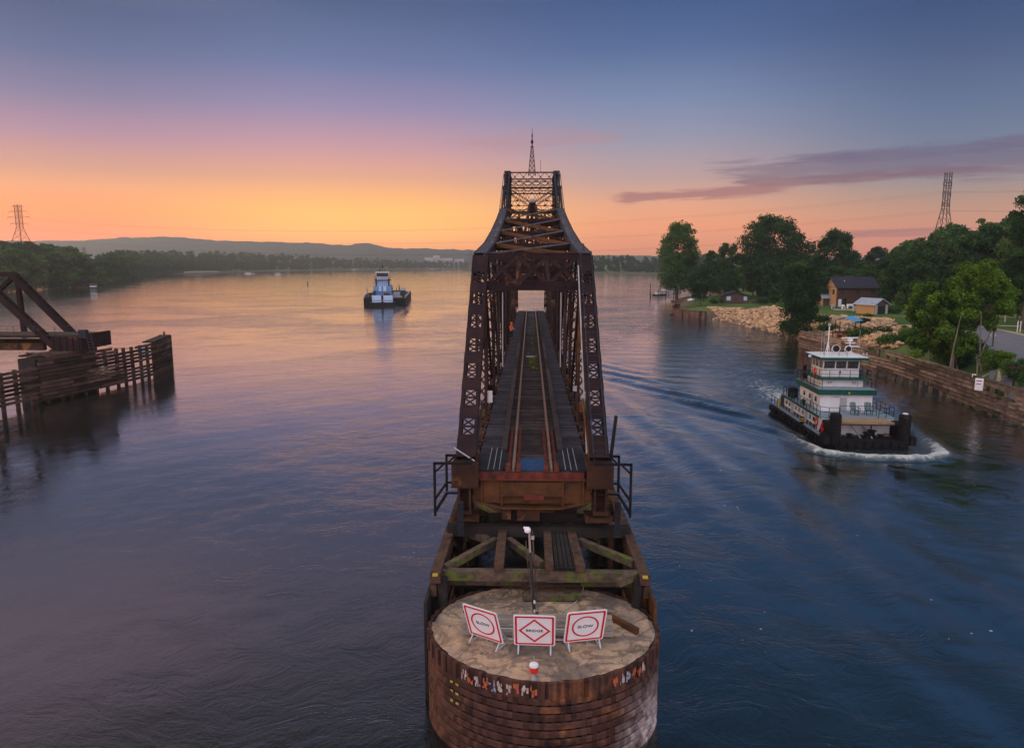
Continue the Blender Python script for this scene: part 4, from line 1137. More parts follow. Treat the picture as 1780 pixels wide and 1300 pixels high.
# ------------------------------------------------------------------ signs on the pier
def sign(name, px, py, yaw, shape, word, label):
    d = P(px, py, PZ + .12)
    t = thing(name, (d.x, d.y, PZ + .10), label, 'sign', 'three red and white boards on the round pier', rz=yaw)
    W2 = .64
    # board leaning forwards; local x right, local z up the board, normal towards -y
    Mx = Matrix.Translation((0, .10, .19)) @ Matrix.Rotation(R(19), 4, 'X') @ Matrix.Translation((0, 0, W2))
    def rr(hx, hz, r, y, th):      # rounded plate
        pts = []
        for cx_, cz_, a0 in ((hx - r, hz - r, 0), (-hx + r, hz - r, 90), (-hx + r, -hz + r, 180), (hx - r, -hz + r, 270)):
            for k in range(5):
                a = R(a0 + k * 22.5); pts.append((cx_ + r * math.cos(a), cz_ + r * math.sin(a)))
        return pts
    def plate(poly, y0, y1, m, nm):
        n = len(poly); mb = MB()
        mb.add([(x, y0, z) for x, z in poly] + [(x, y1, z) for x, z in poly], [tuple(range(n)), tuple(range(n, 2 * n))[::-1]] + [(i, n + i, n + (i + 1) % n, (i + 1) % n) for i in range(n)])
        mb.xf(Mx); return mb.build(nm, m, t, world=False)
    bd = plate(rr(W2, W2, .07, 0, 0), -.006, .012, M['signwhite'], 'board')
    def ringpoly(outer, inner, y, nm):
        n = len(outer); mb = MB()
        V = [(x, y, z) for x, z in outer] + [(x, y, z) for x, z in inner] + [(x, y + .004, z) for x, z in outer] + [(x, y + .004, z) for x, z in inner]
        F = []
        for i in range(n):
            j = (i + 1) % n
            F += [(i, j, n + j, n + i), (2 * n + j, 2 * n + i, 3 * n + i, 3 * n + j), (i, 2 * n + i, 2 * n + j, j), (n + j, 3 * n + j, 3 * n + i, n + i)]
        mb.add(V, F); mb.xf(Mx); return mb.build(nm, M['signred'], t, world=False)
    ringpoly(rr(W2 - .045, W2 - .045, .05, 0, 0), rr(W2 - .105, W2 - .105, .03, 0, 0), -.014, 'red_border')
    if shape == 'circle':
        c1 = [(.43 * math.cos(a), .43 * math.sin(a)) for a in [2 * math.pi * i / 48 for i in range(48)]]; c2 = [(x * .88, z * .88) for x, z in c1]
        ringpoly(c1, c2, -.014, 'red_circle')
    else:
        ringpoly([(.49, 0), (0, .49), (-.49, 0), (0, -.49)], [(.41, 0), (0, .41), (-.41, 0), (0, -.41)], -.014, 'red_diamond')
    text_mesh('lettering', word, .155 if shape == 'circle' else .135, M['ink'], t, Mx @ Matrix.Translation((0, -.012, 0)) @ Matrix.Rotation(R(90), 4, 'X') @ Matrix.Diagonal((1.15, 1, 1, 1)))
    for s in (-1, 1):
        mb = MB(); x = s * .50
        mb.beam((x, -.14, .012), (x, .16, .30), .045, .045); mb.beam((x, .55, .012), (x, .10, .62), .045, .045); mb.beam((x, -.16, .02), (x, .57, .02), .05, .03); mb.beam((x, .155, .28), (x, -.19, 1.30), .03, .03)
        mb.build('leg', M['galv'], t, world=False)
    mb = MB(); mb.beam((-.5, .60, .12), (.5, .60, .12), .03, .03, (0, 0, 1)); mb.build('leg_brace', M['galv'], t, world=False)
    return t
sign('slow_sign', 843, 1121, R(-30), 'circle', 'SLOW', 'white square sign with a red circle reading SLOW, turned left beside the BRIDGE sign')
sign('bridge_sign', 929, 1133, R(-2), 'diamond', 'BRIDGE', 'white square sign with a red diamond reading BRIDGE, between the two SLOW signs')
sign('slow_sign', 1015, 1125, R(12), 'circle', 'SLOW', 'white square sign with a red circle reading SLOW, nearest the loose brown plank')
# low barrier of grey boards behind them
p0, p1 = P(800, 1094, PZ + .5), P(1068, 1098, PZ + .5)
BR = thing('board_barrier', (.1, (p0.y + p1.y) / 2, PZ), 'low barrier of weathered grey boards standing behind the three signs', 'barrier')
yb_ = (p0.y + p1.y) / 2 + .35
mb = MB()
rnd = random.Random(6)
for k in range(4):
    z = PZ + .22 + k * .17
    mb.beam((p0.x, yb_ + .05 * k, z), (p1.x + rnd.uniform(-.05, .03), yb_ + .05 * k, z), .05, .155, (0, 1, 0))
mb.build('boards', M['timber_grey'], BR)
for x in (p0.x + .1, (p0.x + p1.x) / 2, p1.x - .1): MB().bb((x - .05, yb_ + .14, PZ + .05), (x + .05, yb_ + .24, PZ + .85)).build('post', M['timber'], BR)
mb = MB()   # white tubular rack in front of it
for z in (.16, .52): mb.tube((-1.45, yb_ - .28, PZ + z), (1.75, yb_ - .28, PZ + z), .022, 6)
for x in (-1.45, -.62, .62, 1.75): mb.tube((x, yb_ - .28, PZ + .16), (x, yb_ - .28, PZ + .52), .022, 6)
for x in (-1.45, 1.75): mb.tube((x, yb_ - .28, PZ + .05), (x, yb_ - .28, PZ + .16), .022, 6)
tag(mb.build('tube_rack', M['galv']), 'low white tubular rack between the signs and the grey board barrier', 'rack')
# red and white lantern on the nose of the pier
lp = P(928, 1166, PZ + .25)
LT = thing('pier_lantern', (lp.x, lp.y, PZ), 'small red lantern with a white cap at the nose of the round pier', 'lantern')
MB().tube(lp + V3(0, 0, -.22), lp + V3(0, 0, -.02), .045, 8).bb(lp + V3(-.08, -.08, -.32), lp + V3(.08, .08, -.22)).build('stem', M['galv'], LT)
MB().lathe(lp, [(.10, -.04), (.12, 0), (.12, .13), (.10, .15)], 14).build('red_lens', M['red'], LT)
MB().lathe(lp, [(.13, .15), (.14, .17), (.13, .23), (.04, .26)], 14).build('white_cap', M['white'], LT)
MB().path([lp + V3(0, .1, -.18), lp + V3(.03, .6, -.2), lp + V3(.0, 1.1, -.16)], .012).build('cable', M['conc'], LT)
# leaning mast of three timbers with a white lamp
MA = thing('lamp_mast', (.15, 23.3, PZ), 'leaning mast of dark and pale timbers with a small white lamp on top', 'lamp mast')
b0 = P(929, 1072, PZ + .1); t0 = P(921, 926, PZ + 2.6)
tp = V3(t0.x + .06, b0.y + .9, 0); 
def on_line(px, py, y):       # point seen at (px,py) at world depth y
    a = R(TILT) + math.atan((py - 650) / FPX); D = y; z = H - D * math.tan(a); q = at(px, D, z); return q
b0 = on_line(929, 1070, 21.9); t0 = on_line(920, 925, 23.0)
MB().beam(b0, on_line(922, 960, 22.8), .11, .07, (1, 0, 0)).build('dark_plank', M['timber_dark'], MA)
MB().beam(on_line(925, 1035, 22.4), t0, .07, .06, (1, 0, 0)).build('pale_plank', M['timber_grey'], MA)
MB().beam(on_line(933, 1033, 22.45), on_line(925, 922, 23.0), .05, .05, (1, 0, 0)).beam(on_line(921, 1020, 22.5), on_line(914, 940, 22.9), .035, .035).build('pale_plank', M['timber'], MA)
for py in (1046, 1062): MB().box(on_line(929, py, 21.86), (.06, .03, .1)).build('white_tag', M['white'], MA)
lm = on_line(917, 921, 22.95)
MB().lathe(lm, [(.03, -.10), (.10, -.06), (.11, .03), (.07, .09), (.02, .11)], 12).box(lm + V3(-.08, 0, .08), (.12, .08, .05)).build('lamp', M['signwhite'], MA)
MB().box(on_line(926, 934, 22.95), (.10, .10, .12)).build('junction_box', M['galv'], MA)
# stacked sleepers at the back of the cap
rnd = random.Random(12)
for k, (py, px0, px1, dz) in enumerate([(1010, 950, 1007, .42), (1018, 908, 1009, .34), (1027, 910, 1010, .27), (1036, 908, 1010, .22)]):
    a, b = P(px0, py, PZ + dz), P(px1, py, PZ + dz)
    o = MB().beam(a + V3(0, 0, -.0), b, .30, .20, (0, 1, 0)).build('timber_sleeper', [M['timber_grey'], M['timber'], M['timber'], M['timber_moss']][k])
    tag(o, ['grey sleeper, farthest back of four lying on the pier top', 'brown sleeper, second from the back of four on the pier top', 'brown sleeper, third from the back of four on the pier top', 'mossy sleeper, nearest the mast foot of four on the pier top'][k], 'sleeper', 'sleepers lying on the round pier')
a, b = P(1053, 1068, PZ + .14), P(1108, 1097, PZ + .14)
tag(MB().beam(a, b, .20, .16, (0, 0, 1)).build('loose_plank', M['rust_orange']), 'rusty brown beam lying loose beside the board barrier', 'beam')
pts = [on_line(986, 940, 26.8), on_line(998, 965, 25.6), on_line(1003, 990, 25.2), P(1015, 1014, PZ + .2), P(1012, 1032, PZ + .15), P(1002, 1045, PZ + .12), P(985, 1058, PZ + .12), P(972, 1068, PZ + .12)]
tag(MB().path(pts, .018, 6).build('power_cable', M['conc']), 'pale cable trailing from the timber crib across the pier top', 'cable')
# ------------------------------------------------------------------ timber fenders left and right
def fender_run(name, pts, z_top, rows, gap, board, m, pile_m, label, pile_step=3.2, solid=None, board_th=.16, seed=1, low=.3, cat='fender', inner=.0, lift=None, pr=.20, seg_l=(4, 7)):
    """piles with rows of long boards; pts: plan polyline"""
    c = pts[len(pts) // 2]
    t = thing(name, (c[0], c[1], 0), label, cat)
    P_ = [Vector((p[0], p[1], 0)) for p in pts]
    L = [0]
    for a, b in zip(P_, P_[1:]): L.append(L[-1] + (b - a).length)
    def pos(s):
        s = max(0, min(L[-1], s))
        for i in range(len(P_) - 1):
            if s <= L[i + 1] + 1e-6:
                return P_[i].lerp(P_[i + 1], (s - L[i]) / (L[i + 1] - L[i])), (P_[i + 1] - P_[i]).normalized()
    rnd = random.Random(seed)
    mb = MB()
    for r_ in range(rows):
        s = -rnd.uniform(0, 3)
        while s < L[-1]:
            ln = rnd.uniform(*seg_l); e = s + ln
            a_, b_ = max(s, 0), min(e, L[-1])
            zb = z_top(a_) - .1 - r_ * (board + gap); zb2 = z_top(b_) - .1 - r_ * (board + gap)
            lo = low if lift is None else lift((a_ + b_) / 2)
            if b_ - a_ > .3 and (zb + zb2) / 2 - board / 2 > lo and rnd.random() > .02:
                n = max(1, int((b_ - a_) / 3.0))
                for k in range(n):
                    s0, s1 = a_ + (b_ - a_) * k / n + (.02 if k == 0 else 0), a_ + (b_ - a_) * (k + 1) / n
                    A, d = pos(s0); B, d2 = pos(s1)
                    nr = Vector((d.y, -d.x, 0)); o = nr * (board_th / 2 + .17 + rnd.uniform(0, .03) * (k == 0))
                    za = z_top(s0) - .1 - r_ * (board + gap) - board / 2; zb_ = z_top(s1) - .1 - r_ * (board + gap) - board / 2
                    mb.beam(A + o + Vector((0, 0, za)), B + o + Vector((0, 0, zb_)), board_th, board, nr)
            s = e
    mb.build('boards', m, t)
    if solid:
        mb = MB()
        for s0, s1 in solid:
            n = max(1, int((s1 - s0) / 2.5))
            for k in range(n):
                A, d = pos(s0 + (s1 - s0) * k / n); B, _ = pos(s0 + (s1 - s0) * (k + 1) / n); nr = Vector((-d.y, d.x, 0)) * -.35
                zt = z_top(s0) - .3
                mb.beam(A + nr + Vector((0, 0, zt / 2 - .3)), B + nr + Vector((0, 0, zt / 2 - .3)), .3, zt + .6, (d.y, -d.x, 0))
        mb.build('backing_wall', pile_m, t)
    s = .3; k = 0
    while s < L[-1] and k < 60:
        A, d = pos(s)
        MB().tube(A + Vector((rnd.uniform(-.1, .1), rnd.uniform(-.1, .1), -2)), A + Vector((0, 0, z_top(s) + rnd.uniform(-.12, .06))), pr, 9).build('pile', pile_m, t)
        s += pile_step + rnd.uniform(-.5, .5); k += 1
    return t, pos, L[-1]
# left fender, the end farthest from the camera first
lf = [P(*q)[:2] for q in ((297, 640), (268, 654.6), (196, 673), (120, 691), (51, 705), (0, 718), (-60, 733), (-130, 752))]
zl = lambda s: 4.15 + .35 * math.exp(-s / 4.0) if s < 22 else 4.1
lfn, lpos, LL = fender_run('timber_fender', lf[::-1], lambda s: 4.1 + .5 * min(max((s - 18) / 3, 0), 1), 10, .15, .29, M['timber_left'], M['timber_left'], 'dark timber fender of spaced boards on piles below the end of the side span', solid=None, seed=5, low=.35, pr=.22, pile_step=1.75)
# solid cladding at both the nose and the pier below the span
def pos_px(px):
    return Vector((*P(px, np.interp(px, [-130, 0, 51, 120, 196, 268, 297], [752, 718, 705, 691, 673, 654.6, 640]))[:2], 0))
mb = MB(); rnd = random.Random(2)
for r_ in range(11):
    z = 4.75 - r_ * .42
    px = 66 + rnd.uniform(-3, 3)
    lim = 212 - max(0, 3 - r_) * 6
    while px < lim - 2:
        e = min(px + rnd.uniform(20, 60), lim)
        A, B = pos_px(px), pos_px(e); nn = Vector((.42, -.05, 0))
        if e - px > 4: mb.beam(A + nn + V3(rnd.uniform(0, .06), 0, z), B + nn + V3(rnd.uniform(0, .06), 0, z), .16, .33, (1, 0, 0))
        px = e + .3
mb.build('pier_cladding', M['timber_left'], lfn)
A, B = pos_px(70), pos_px(172)
mb = MB()
mid = (A + B) / 2; d = (B - A).normalized(); nr = Vector((-d.y, d.x, 0));
if nr.x > 0: nr = -nr
mb.beam(A + nr * 1.3 + V3(0, 0, 2.2), B + nr * 1.3 + V3(0, 0, 2.2), 2.2, 5.2, nr)
mb.build('pier_block', M['timber_dark'], lfn)
mb = MB(); rnd = random.Random(9)
for k in range(9):
    s0 = rnd.uniform(0, .35); s1 = rnd.uniform(.6, 1.15)
    mb.beam(A.lerp(B, s0) + nr * (k * .3 - .1) + V3(0, 0, 4.98 + rnd.uniform(0, .12)), A.lerp(B, s1) + nr * (k * .3 - .1) + V3(0, 0, 5.0), .5, .2, nr)
mb.build('top_timber', M['timber'], lfn)
e0, e1 = pos_px(262), pos_px(297); mb = MB()
for r_ in range(12):
    z = 4.55 - r_ * .40
    mb.beam(e0 + V3(.40, 0, z), e1 + V3(.35, 0, z), .14, .37, (1, 0, 0))
    mb.beam(e1 + V3(.35, 0, z), e1 + V3(-2.2, 1.6, z), .14, .37, (0, 1, 0))
mb.build('nose_cladding', M['timber_left'], lfn)
mb = MB().beam(e0 + V3(0, 0, 4.72), e1 + V3(-.4, 0, 4.8), 1.4, .16, (1, 0, 0)); mb.build('nose_cap', M['timber_dark'], lfn)
MB().tube(e1 + V3(-.3, -.6, 4.8), e1 + V3(-.3, -.6, 5.35), .14, 8).build('nose_bollard', M['rust_red'], lfn)
def small_sign(px, py, D, w_, h_, label, m=None, rows=3, rz=None, ink='ink'):
    a = R(TILT) + math.atan((py - 650) / FPX); c = at(px, D, H - D * math.tan(a))
    t = thing('notice_board', (c.x, c.y, c.z), label, 'sign', rz=rz if rz is not None else 0.0)
    MB().bb((-w_ / 2, -.03, -h_ / 2), (w_ / 2, .01, h_ / 2)).build('panel', m or M['signwhite'], t, world=False)
    mb = MB()
    for k in range(rows):
        z = h_ * (.28 - .25 * k)
        mb.bb((-w_ * .36, -.036, z - h_ * .035), (w_ * (.30 - .1 * (k % 2)), -.031, z + h_ * .035))
    mb.build('printed_lines', M[ink], t, world=False)
    return t
g1, g2 = pos_px(245), pos_px(252)
small_sign(251, 613, math.hypot(*(pos_px(251)[:2])) - .9, .75, 1.5, 'small pale blue notice board fixed near the nose of the dark timber fender', M['paleblue'], rz=R(35))
small_sign(70, 601, 86.0, .9, 1.3, 'small white notice board hanging under the deck of the cut-off side span', rz=R(15))

# right guide wall
rw = [P(*q)[:2] for q in ((1391, 611), (1470, 634), (1560, 659), (1640, 689), (1700, 712), (1780, 742), (1900, 790), (2050, 850))]
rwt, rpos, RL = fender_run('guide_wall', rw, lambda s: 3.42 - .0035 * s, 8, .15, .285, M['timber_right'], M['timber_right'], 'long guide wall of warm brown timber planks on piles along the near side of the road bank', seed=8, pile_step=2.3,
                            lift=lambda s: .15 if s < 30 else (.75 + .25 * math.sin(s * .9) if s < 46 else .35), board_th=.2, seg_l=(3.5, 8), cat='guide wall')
# cap timbers on top and a back row
mb = MB(); s = 0; rnd = random.Random(21)
while s < RL:
    e = min(s + rnd.uniform(4, 7), RL); A, d = rpos(s + .03); B, _ = rpos(e); nr = Vector((-d.y, d.x, 0))
    mb.beam(A + V3(0, 0, 3.50 - .0035 * s), B + V3(0, 0, 3.50 - .0035 * e), .42, .2, nr); s = e
mb.build('cap_timber', M['timber_right'], rwt)
c0, _ = rpos(0.1)
mb = MB()
for k in range(9): mb.beam(c0 + V3(0, .25, 3.2 - k * .37), c0 + V3(4.5, 1.2, 3.2 - k * .37), .2, .30, (0, 1, 0))
mb.build('return_boards', M['timber_right'], rwt)
small_sign(1702, 668, 71.4, .72, 1.25, 'white notice board with faded red lines fixed on the timber guide wall', rows=2, ink='rust_red', rz=R(-35))
small_sign(1693, 653, 73.6, .35, .35, 'tiny white plate on the guide wall just above the large notice board', rows=1, rz=R(-35))
for k, (px, py, D) in enumerate(((1531, 608, 96), (1393, 608, 119))):
    pass

# ------------------------------------------------------------------ cut-off side span at the left
SP = thing('side_span', (-48, 76, 6.5), 'dark steel end of a truss side span resting on the dark timber fender', 'bridge span')
def lp_(px, py, y):           # point seen at a pixel on the plane of a given world depth
    a = R(TILT) + math.atan((py - 650) / FPX)
    D = y; q = at(px, D, 0)
    for _ in range(3):
        Dq = D * y / q.y; D = Dq; q = at(px, D, H - D * math.tan(a))
    return at(px, D, H - D * math.tan(a))
for k, yy in enumerate((79.5, 84.5)):
    top = lp_(-40, 478, 79.5) if k == 0 else lp_(22, 477, 84.5); bot = lp_(101, 606, 79.5) if k == 0 else lp_(131, 585, 84.5)
    mb = MB(); lattice(mb, top, bot, .85, .7, side=(0, 1, 0), bar=.10, pitch=.75, double=True); mb.build('end_post', S, SP)
    mb = MB(); lattice(mb, top + V3(.1, 0, 0), top + V3(-36, 0, .1), .7, .6, side=(0, 1, 0), bar=.08); mb.build('top_chord', S, SP)
    h1 = top + V3(.5, 0, 0); h2 = V3(top.x + .7, yy, bot.z + .2)
    mb = MB(); lattice(mb, V3(h1.x, yy, h1.z), V3(h2.x, yy, h2.z - .4), .5, .45, side=(0, 1, 0), bar=.06); mb.build('hanger_post', S, SP)
    d1 = lp_(-4, 508, 82.5); d2 = lp_(95, 602, 82.5)
    mb = MB(); lattice(mb, V3(top.x - .2, yy, top.z - .5), V3(top.x - 8, yy, bot.z + .3), .5, .45, side=(0, 1, 0), bar=.08, pitch=.6); mb.build('diagonal_brace', S, SP)
    bz = lp_(40, 603, 79.5).z
    mb = MB(); mb.bb((bot.x - 40, yy - .3, bz - .35), (bot.x - 1.5, yy + .3, bz + .35)); mb.bb((bot.x - 40, yy - .4, bz + .35), (bot.x - 1.5, yy + .4, bz + .40)); mb.build('bottom_chord', SI, SP)
bot = lp_(125, 588, 79.5); tz = lp_(40, 583, 79.5).z; bz = lp_(40, 603, 79.5).z
mb = MB(); mb.bb((bot.x - 40, 79.9, tz - .3), (bot.x + 1.0, 84.1, tz)); mb.bb((bot.x - 40, 79.2, tz - .05), (bot.x - 2, 79.6, tz + .05)); mb.build('deck', M['tie'], SP)
mb = MB(); mb.bb((bot.x - 2.2, 79.1, bz - .6), (bot.x + 1.3, 79.5, tz - .1)); mb.bb((bot.x + 1.0, 79.5, bz - .3), (bot.x + 1.3, 84.9, tz + .1))
for k in range(5): mb.bb((bot.x - 2 + k * .75, 78.95, bz - .5), (bot.x - 1.9 + k * .75, 79.12, tz - .1))
mb.build('end_girder', S, SP)
mb = MB(); mb.bb((bot.x - 3.0, 79.0, bz - 1.3), (bot.x - .6, 85, bz - .7)); mb.bb((bot.x - 2.6, 79.2, bz - .75), (bot.x - .9, 79.9, bz - .3)); mb.build('bearing', M['timber_dark'], SP)
mb = MB(); x0 = lp_(22, 477, 84.5) + V3(-2.3, 0, 0)
for k in range(7):
    mb.beam(V3(x0.x - k * 5, 79.5, x0.z), V3(x0.x - k * 5, 84.5, x0.z), .3, .3, (0, 0, 1)); mb.beam(V3(x0.x - k * 5, 79.5, x0.z), V3(x0.x - k * 5 - 5, 84.5, x0.z), .15, .15, (0, 0, 1)); mb.beam(V3(x0.x - k * 5, 84.5, x0.z), V3(x0.x - k * 5 - 5, 79.5, x0.z), .12, .12, (0, 0, 1))
mb.build('top_bracing', S, SP)
mb = MB()
def rail_line(mb, pts, h, r=.025, nmid=1):
    for a, b in zip(pts, pts[1:]):
        a, b = Vector(a), Vector(b)
        for k in range(nmid + 1): mb.tube(a + V3(0, 0, h * (k + 1) / (nmid + 1)), b + V3(0, 0, h * (k + 1) / (nmid + 1)), r, 5)
    return mb
for k in range(9): mb.tube((bot.x - 1.5 - k * 2.4, 78.9, tz), (bot.x - 1.5 - k * 2.4, 78.9, tz + 1.1), .035, 5)
mb.tube((bot.x + 1.2, 78.9, tz + .75), (bot.x - 22, 78.9, tz + .75), .02, 5); mb.tube((bot.x + 1.2, 78.9, tz + 1.1), (bot.x - 22, 78.9, tz + 1.1), .02, 5)
mb.build('handrail', M['wire'], SP)
q0 = lp_(146, 577, 79.3)
mb = MB(); mb.bb((q0.x - .5, 79.0, q0.z - .7), (q0.x + .35, 79.6, q0.z + .25)); mb.build('equipment_cabinet', M['steel_blue'], SP)
mb = MB(); lx0, lx1 = q0.x + .55, q0.x + 1.1
mb.tube((lx0, 79.2, q0.z - 2.3), (lx0 - .3, 79.2, q0.z + .1), .03, 5); mb.tube((lx1, 79.2, q0.z - 2.3), (lx1 - .3, 79.2, q0.z + .1), .03, 5)
for k in range(7): mb.tube((lx0 - .04 * k, 79.2, q0.z - 2.1 + k * .33), (lx1 - .04 * k, 79.2, q0.z - 2.1 + k * .33), .02, 5)
mb.build('ladder', M['wire'], SP)
mb = MB()
for k in range(7): mb.bb((bot.x - 4.9 + k * .42, 78.7, bz - .7 - k * .33), (bot.x - 4.3 + k * .42, 79.3, bz - .64 - k * .33))
mb.beam(V3(bot.x - 4.9, 78.7, bz - .6), V3(bot.x - 1.9, 78.7, bz - 2.9), .06, .2, (0, 1, 0)); mb.build('stairs', S, SP)
pts = [q0 + V3(1, -.4, -1.2) + (e1 + V3(-.3, 0, 4.8) - q0 - V3(1, 0, -1.2)) * t + V3(0, 0, -1.2 * math.sin(math.pi * t)) for t in [i / 10 for i in range(11)]]
tag(MB().path(pts, .022, 5).build('mooring_cable', M['wire']), 'thin dark cable slung from the side span to the nose of the timber fender', 'cable')
# ------------------------------------------------------------------ the near towboat
TB = thing('towboat', (28.0, 65.0, 0.05), 'white and green river towboat with black push knees, passing close to the timber guide wall', 'towboat', rz=BOAT_RZ)
def part(mb, name, m, parent=None, smooth=False):
    return mb.build(name, m, parent or TB, world=False, smooth=smooth)
W = 3.7
hull = MB()
pl = [(-W, 7.2), (-W + .5, 8.0), (W - .5, 8.0), (W, 7.2), (W, -6.6), (W - .9, -8.0), (-W + .9, -8.0), (-W, -6.6)]
n_ = len(pl)
hull.add([(x * .97, y * .99, -.6) for x, y in pl] + [(x, y, .45) for x, y in pl] + [(x, y, .62 if y > -6 else .66) for x, y in pl], [(i, (i + 1) % n_, n_ + (i + 1) % n_, n_ + i) for i in range(n_)] + [(n_ + i, n_ + (i + 1) % n_, 2 * n_ + (i + 1) % n_, 2 * n_ + i) for i in range(n_)] + [tuple(range(2 * n_, 3 * n_)), tuple(range(n_))[::-1]])
ho = part(hull, 'hull', M['black'])
mb = MB().bb((-2.5, -8.04, .3), (2.7, -7.98, .4))
for k in range(15):
    y = -6.4 + k * .95
    for s in (-1, 1): part(MB().bb((s * W, y, .1), (s * (W + .09), y + .42, .58)), 'side_fender', M['black'], ho)
for k in range(8): mb.bb((-2.5 + k * .68, -8.12, .15), (-2.1 + k * .68, -8.0, .62))
part(mb, 'rubber_fender', M['black'], ho)
part(MB().bb((-W + .25, -6.2, .60), (W - .25, 7.7, .66)), 'main_deck', M['deckgrey'])
# deckhouse, lower tier
def walled(name, x0, x1, y0, y1, z0, z1, m, ch=0.0):
    mb = MB()
    pts = [(x0, y1), (x0, y0 + ch), (x0 + ch, y0), (x1 - ch, y0), (x1, y0 + ch), (x1, y1)] if ch else [(x0, y1), (x0, y0), (x1, y0), (x1, y1)]
    mb.prism(pts[::-1], z0, z1); return part(mb, name, m)
low_ = walled('lower_deckhouse', -2.95, 2.95, -5.7, 5.2, .66, 1.95, M['white'], .5)
part(MB().bb((-2.98, -4.1, .66), (-2.955, 5.2, 1.0)).bb((2.955, -4.1, .66), (2.98, 5.2, 1.0)), 'grey_band', M['hullgrey'], low_)
for k in range(9):
    y = -3.4 + k * .95
    for s in (-1, 1):
        if k in (2, 6): part(MB().bb((s * 2.955, y, .72), (s * 2.985, y + .55, 1.78)), 'side_door', M['galv'], low_)
        else: part(MB().bb((s * 2.955, y, 1.25), (s * 2.985, y + .38, 1.6)), 'side_window', M['glass'], low_)
# ribs
mb = MB()
for k in range(11):
    for s in (-1, 1): mb.bb((s * 2.955, -3.9 + k * .86, .66), (s * 3.0, -3.86 + k * .86, 1.95))
part(mb, 'wall_rib', M['white'], low_)
# second deck with a tan foredeck
d2 = part(MB().prism([(-3.15, 5.5), (-3.15, -5.0), (-2.6, -5.6), (2.6, -5.6), (3.15, -5.0), (3.15, 5.5)][::-1], 1.95, 2.03), 'second_deck', M['deckgrey'])
part(MB().bb((-3.17, -4.9, 1.86), (-3.10, 5.5, 2.05)).bb((3.10, -4.9, 1.86), (3.17, 5.5, 2.05)), 'green_edge', M['green'], d2)
part(MB().bb((-2.1, -7.1, 1.98), (2.1, -5.5, 2.05)).bb((-2.15, -7.14, 1.86), (2.15, -7.0, 2.06)), 'foredeck', M['tan'], d2)
part(MB().bb((-2.3, -7.2, 1.78), (2.3, -7.05, 1.87)), 'foredeck_beam', M['timber_dark'], d2)
mid_ = walled('middle_deckhouse', -2.35, 2.15, -2.7, 2.6, 2.03, 3.56, M['white'])
for s, x in ((-1, -2.35), (1, 2.15)):
    for k in range(3): part(MB().bb((x + s * .005, -1.9 + k * 1.5, 2.75), (x + s * .035, -1.45 + k * 1.5, 3.15)), 'side_window', M['glass'], mid_)
    part(MB().bb((x + s * .005, -.95, 2.07), (x + s * .03, -.45, 3.2)), 'side_door', M['galv'], mid_)
part(MB().bb((-.62, -2.73, 2.1), (-.60, -2.70, 3.4)).bb((-1.2, -2.74, 3.28), (-.7, -2.70, 3.36)), 'wall_joint', M['galv'], mid_)
d3 = part(MB().bb((-2.6, -3.0, 3.55), (2.35, 3.2, 4.0)), 'green_fascia', M['green'])
part(MB().bb((-2.58, -2.98, 4.0), (2.33, 3.18, 4.03)), 'third_deck', M['deckgrey'])
part(MB().bb((-.08, -3.03, 3.65), (.08, -3.0, 3.8)), 'brass_lamp', M['yellow'], d3)
up_ = walled('upper_deckhouse', -1.9, 1.75, -1.5, 2.2, 4.03, 4.72, M['white'])
for x in (-1.15, .95): part(MB().box((x, -1.56, 4.42), (.32, .1, .2)), 'flood_light', M['galv'], up_)
d4 = part(MB().bb((-2.35, -2.0, 4.72), (2.25, 2.6, 4.84)), 'bridge_deck_edge', M['green'])
# pilothouse with raked windows
ph = walled('pilothouse', -1.65, 1.55, -.9, 1.9, 4.84, 5.60, M['white'])
part(MB().bb((-1.60, -.86, 6.25), (1.50, 1.86, 6.42)), 'header', M['white'], ph)
for x in (-1.60, -.55, .45, 1.50):
    part(MB().beam((x, -.88, 5.58), (x, -.95, 6.35), .10, .10), 'window_post', M['white'], ph)
for y in (.1, 1.0, 1.85):
    for x in (-1.60, 1.50): part(MB().beam((x, y, 5.58), (x, y, 6.35), .10, .10, (0, 1, 0)), 'window_post', M['white'], ph)
for a, b in ((-1.54, -.61), (-.49, .39), (.51, 1.44)): part(MB().bb((a, -.89, 5.61), (b, -.86, 6.25)), 'window_pane', M['glass'], ph)
for x in (-1.60, 1.50):
    for y0, y1 in ((-.8, .05), (.15, .95), (1.05, 1.8)): part(MB().bb((x - .012, y0, 5.61), (x + .012, y1, 6.25)), 'window_pane', M['glass'], ph)
part(MB().bb((-1.5, 1.84, 5.61), (1.4, 1.87, 6.25)), 'window_pane', M['glass'], ph)
part(MB().box((-.1, -.93, 5.25), (.14, .05, .14)), 'horn', M['black'], ph)
rf = part(MB().bb((-2.15, -1.6, 6.42), (2.1, 2.4, 6.66)), 'roof', M['green'])
part(MB().bb((-2.13, -1.58, 6.66), (2.08, 2.38, 6.70)), 'roof_top', M['white'], rf)
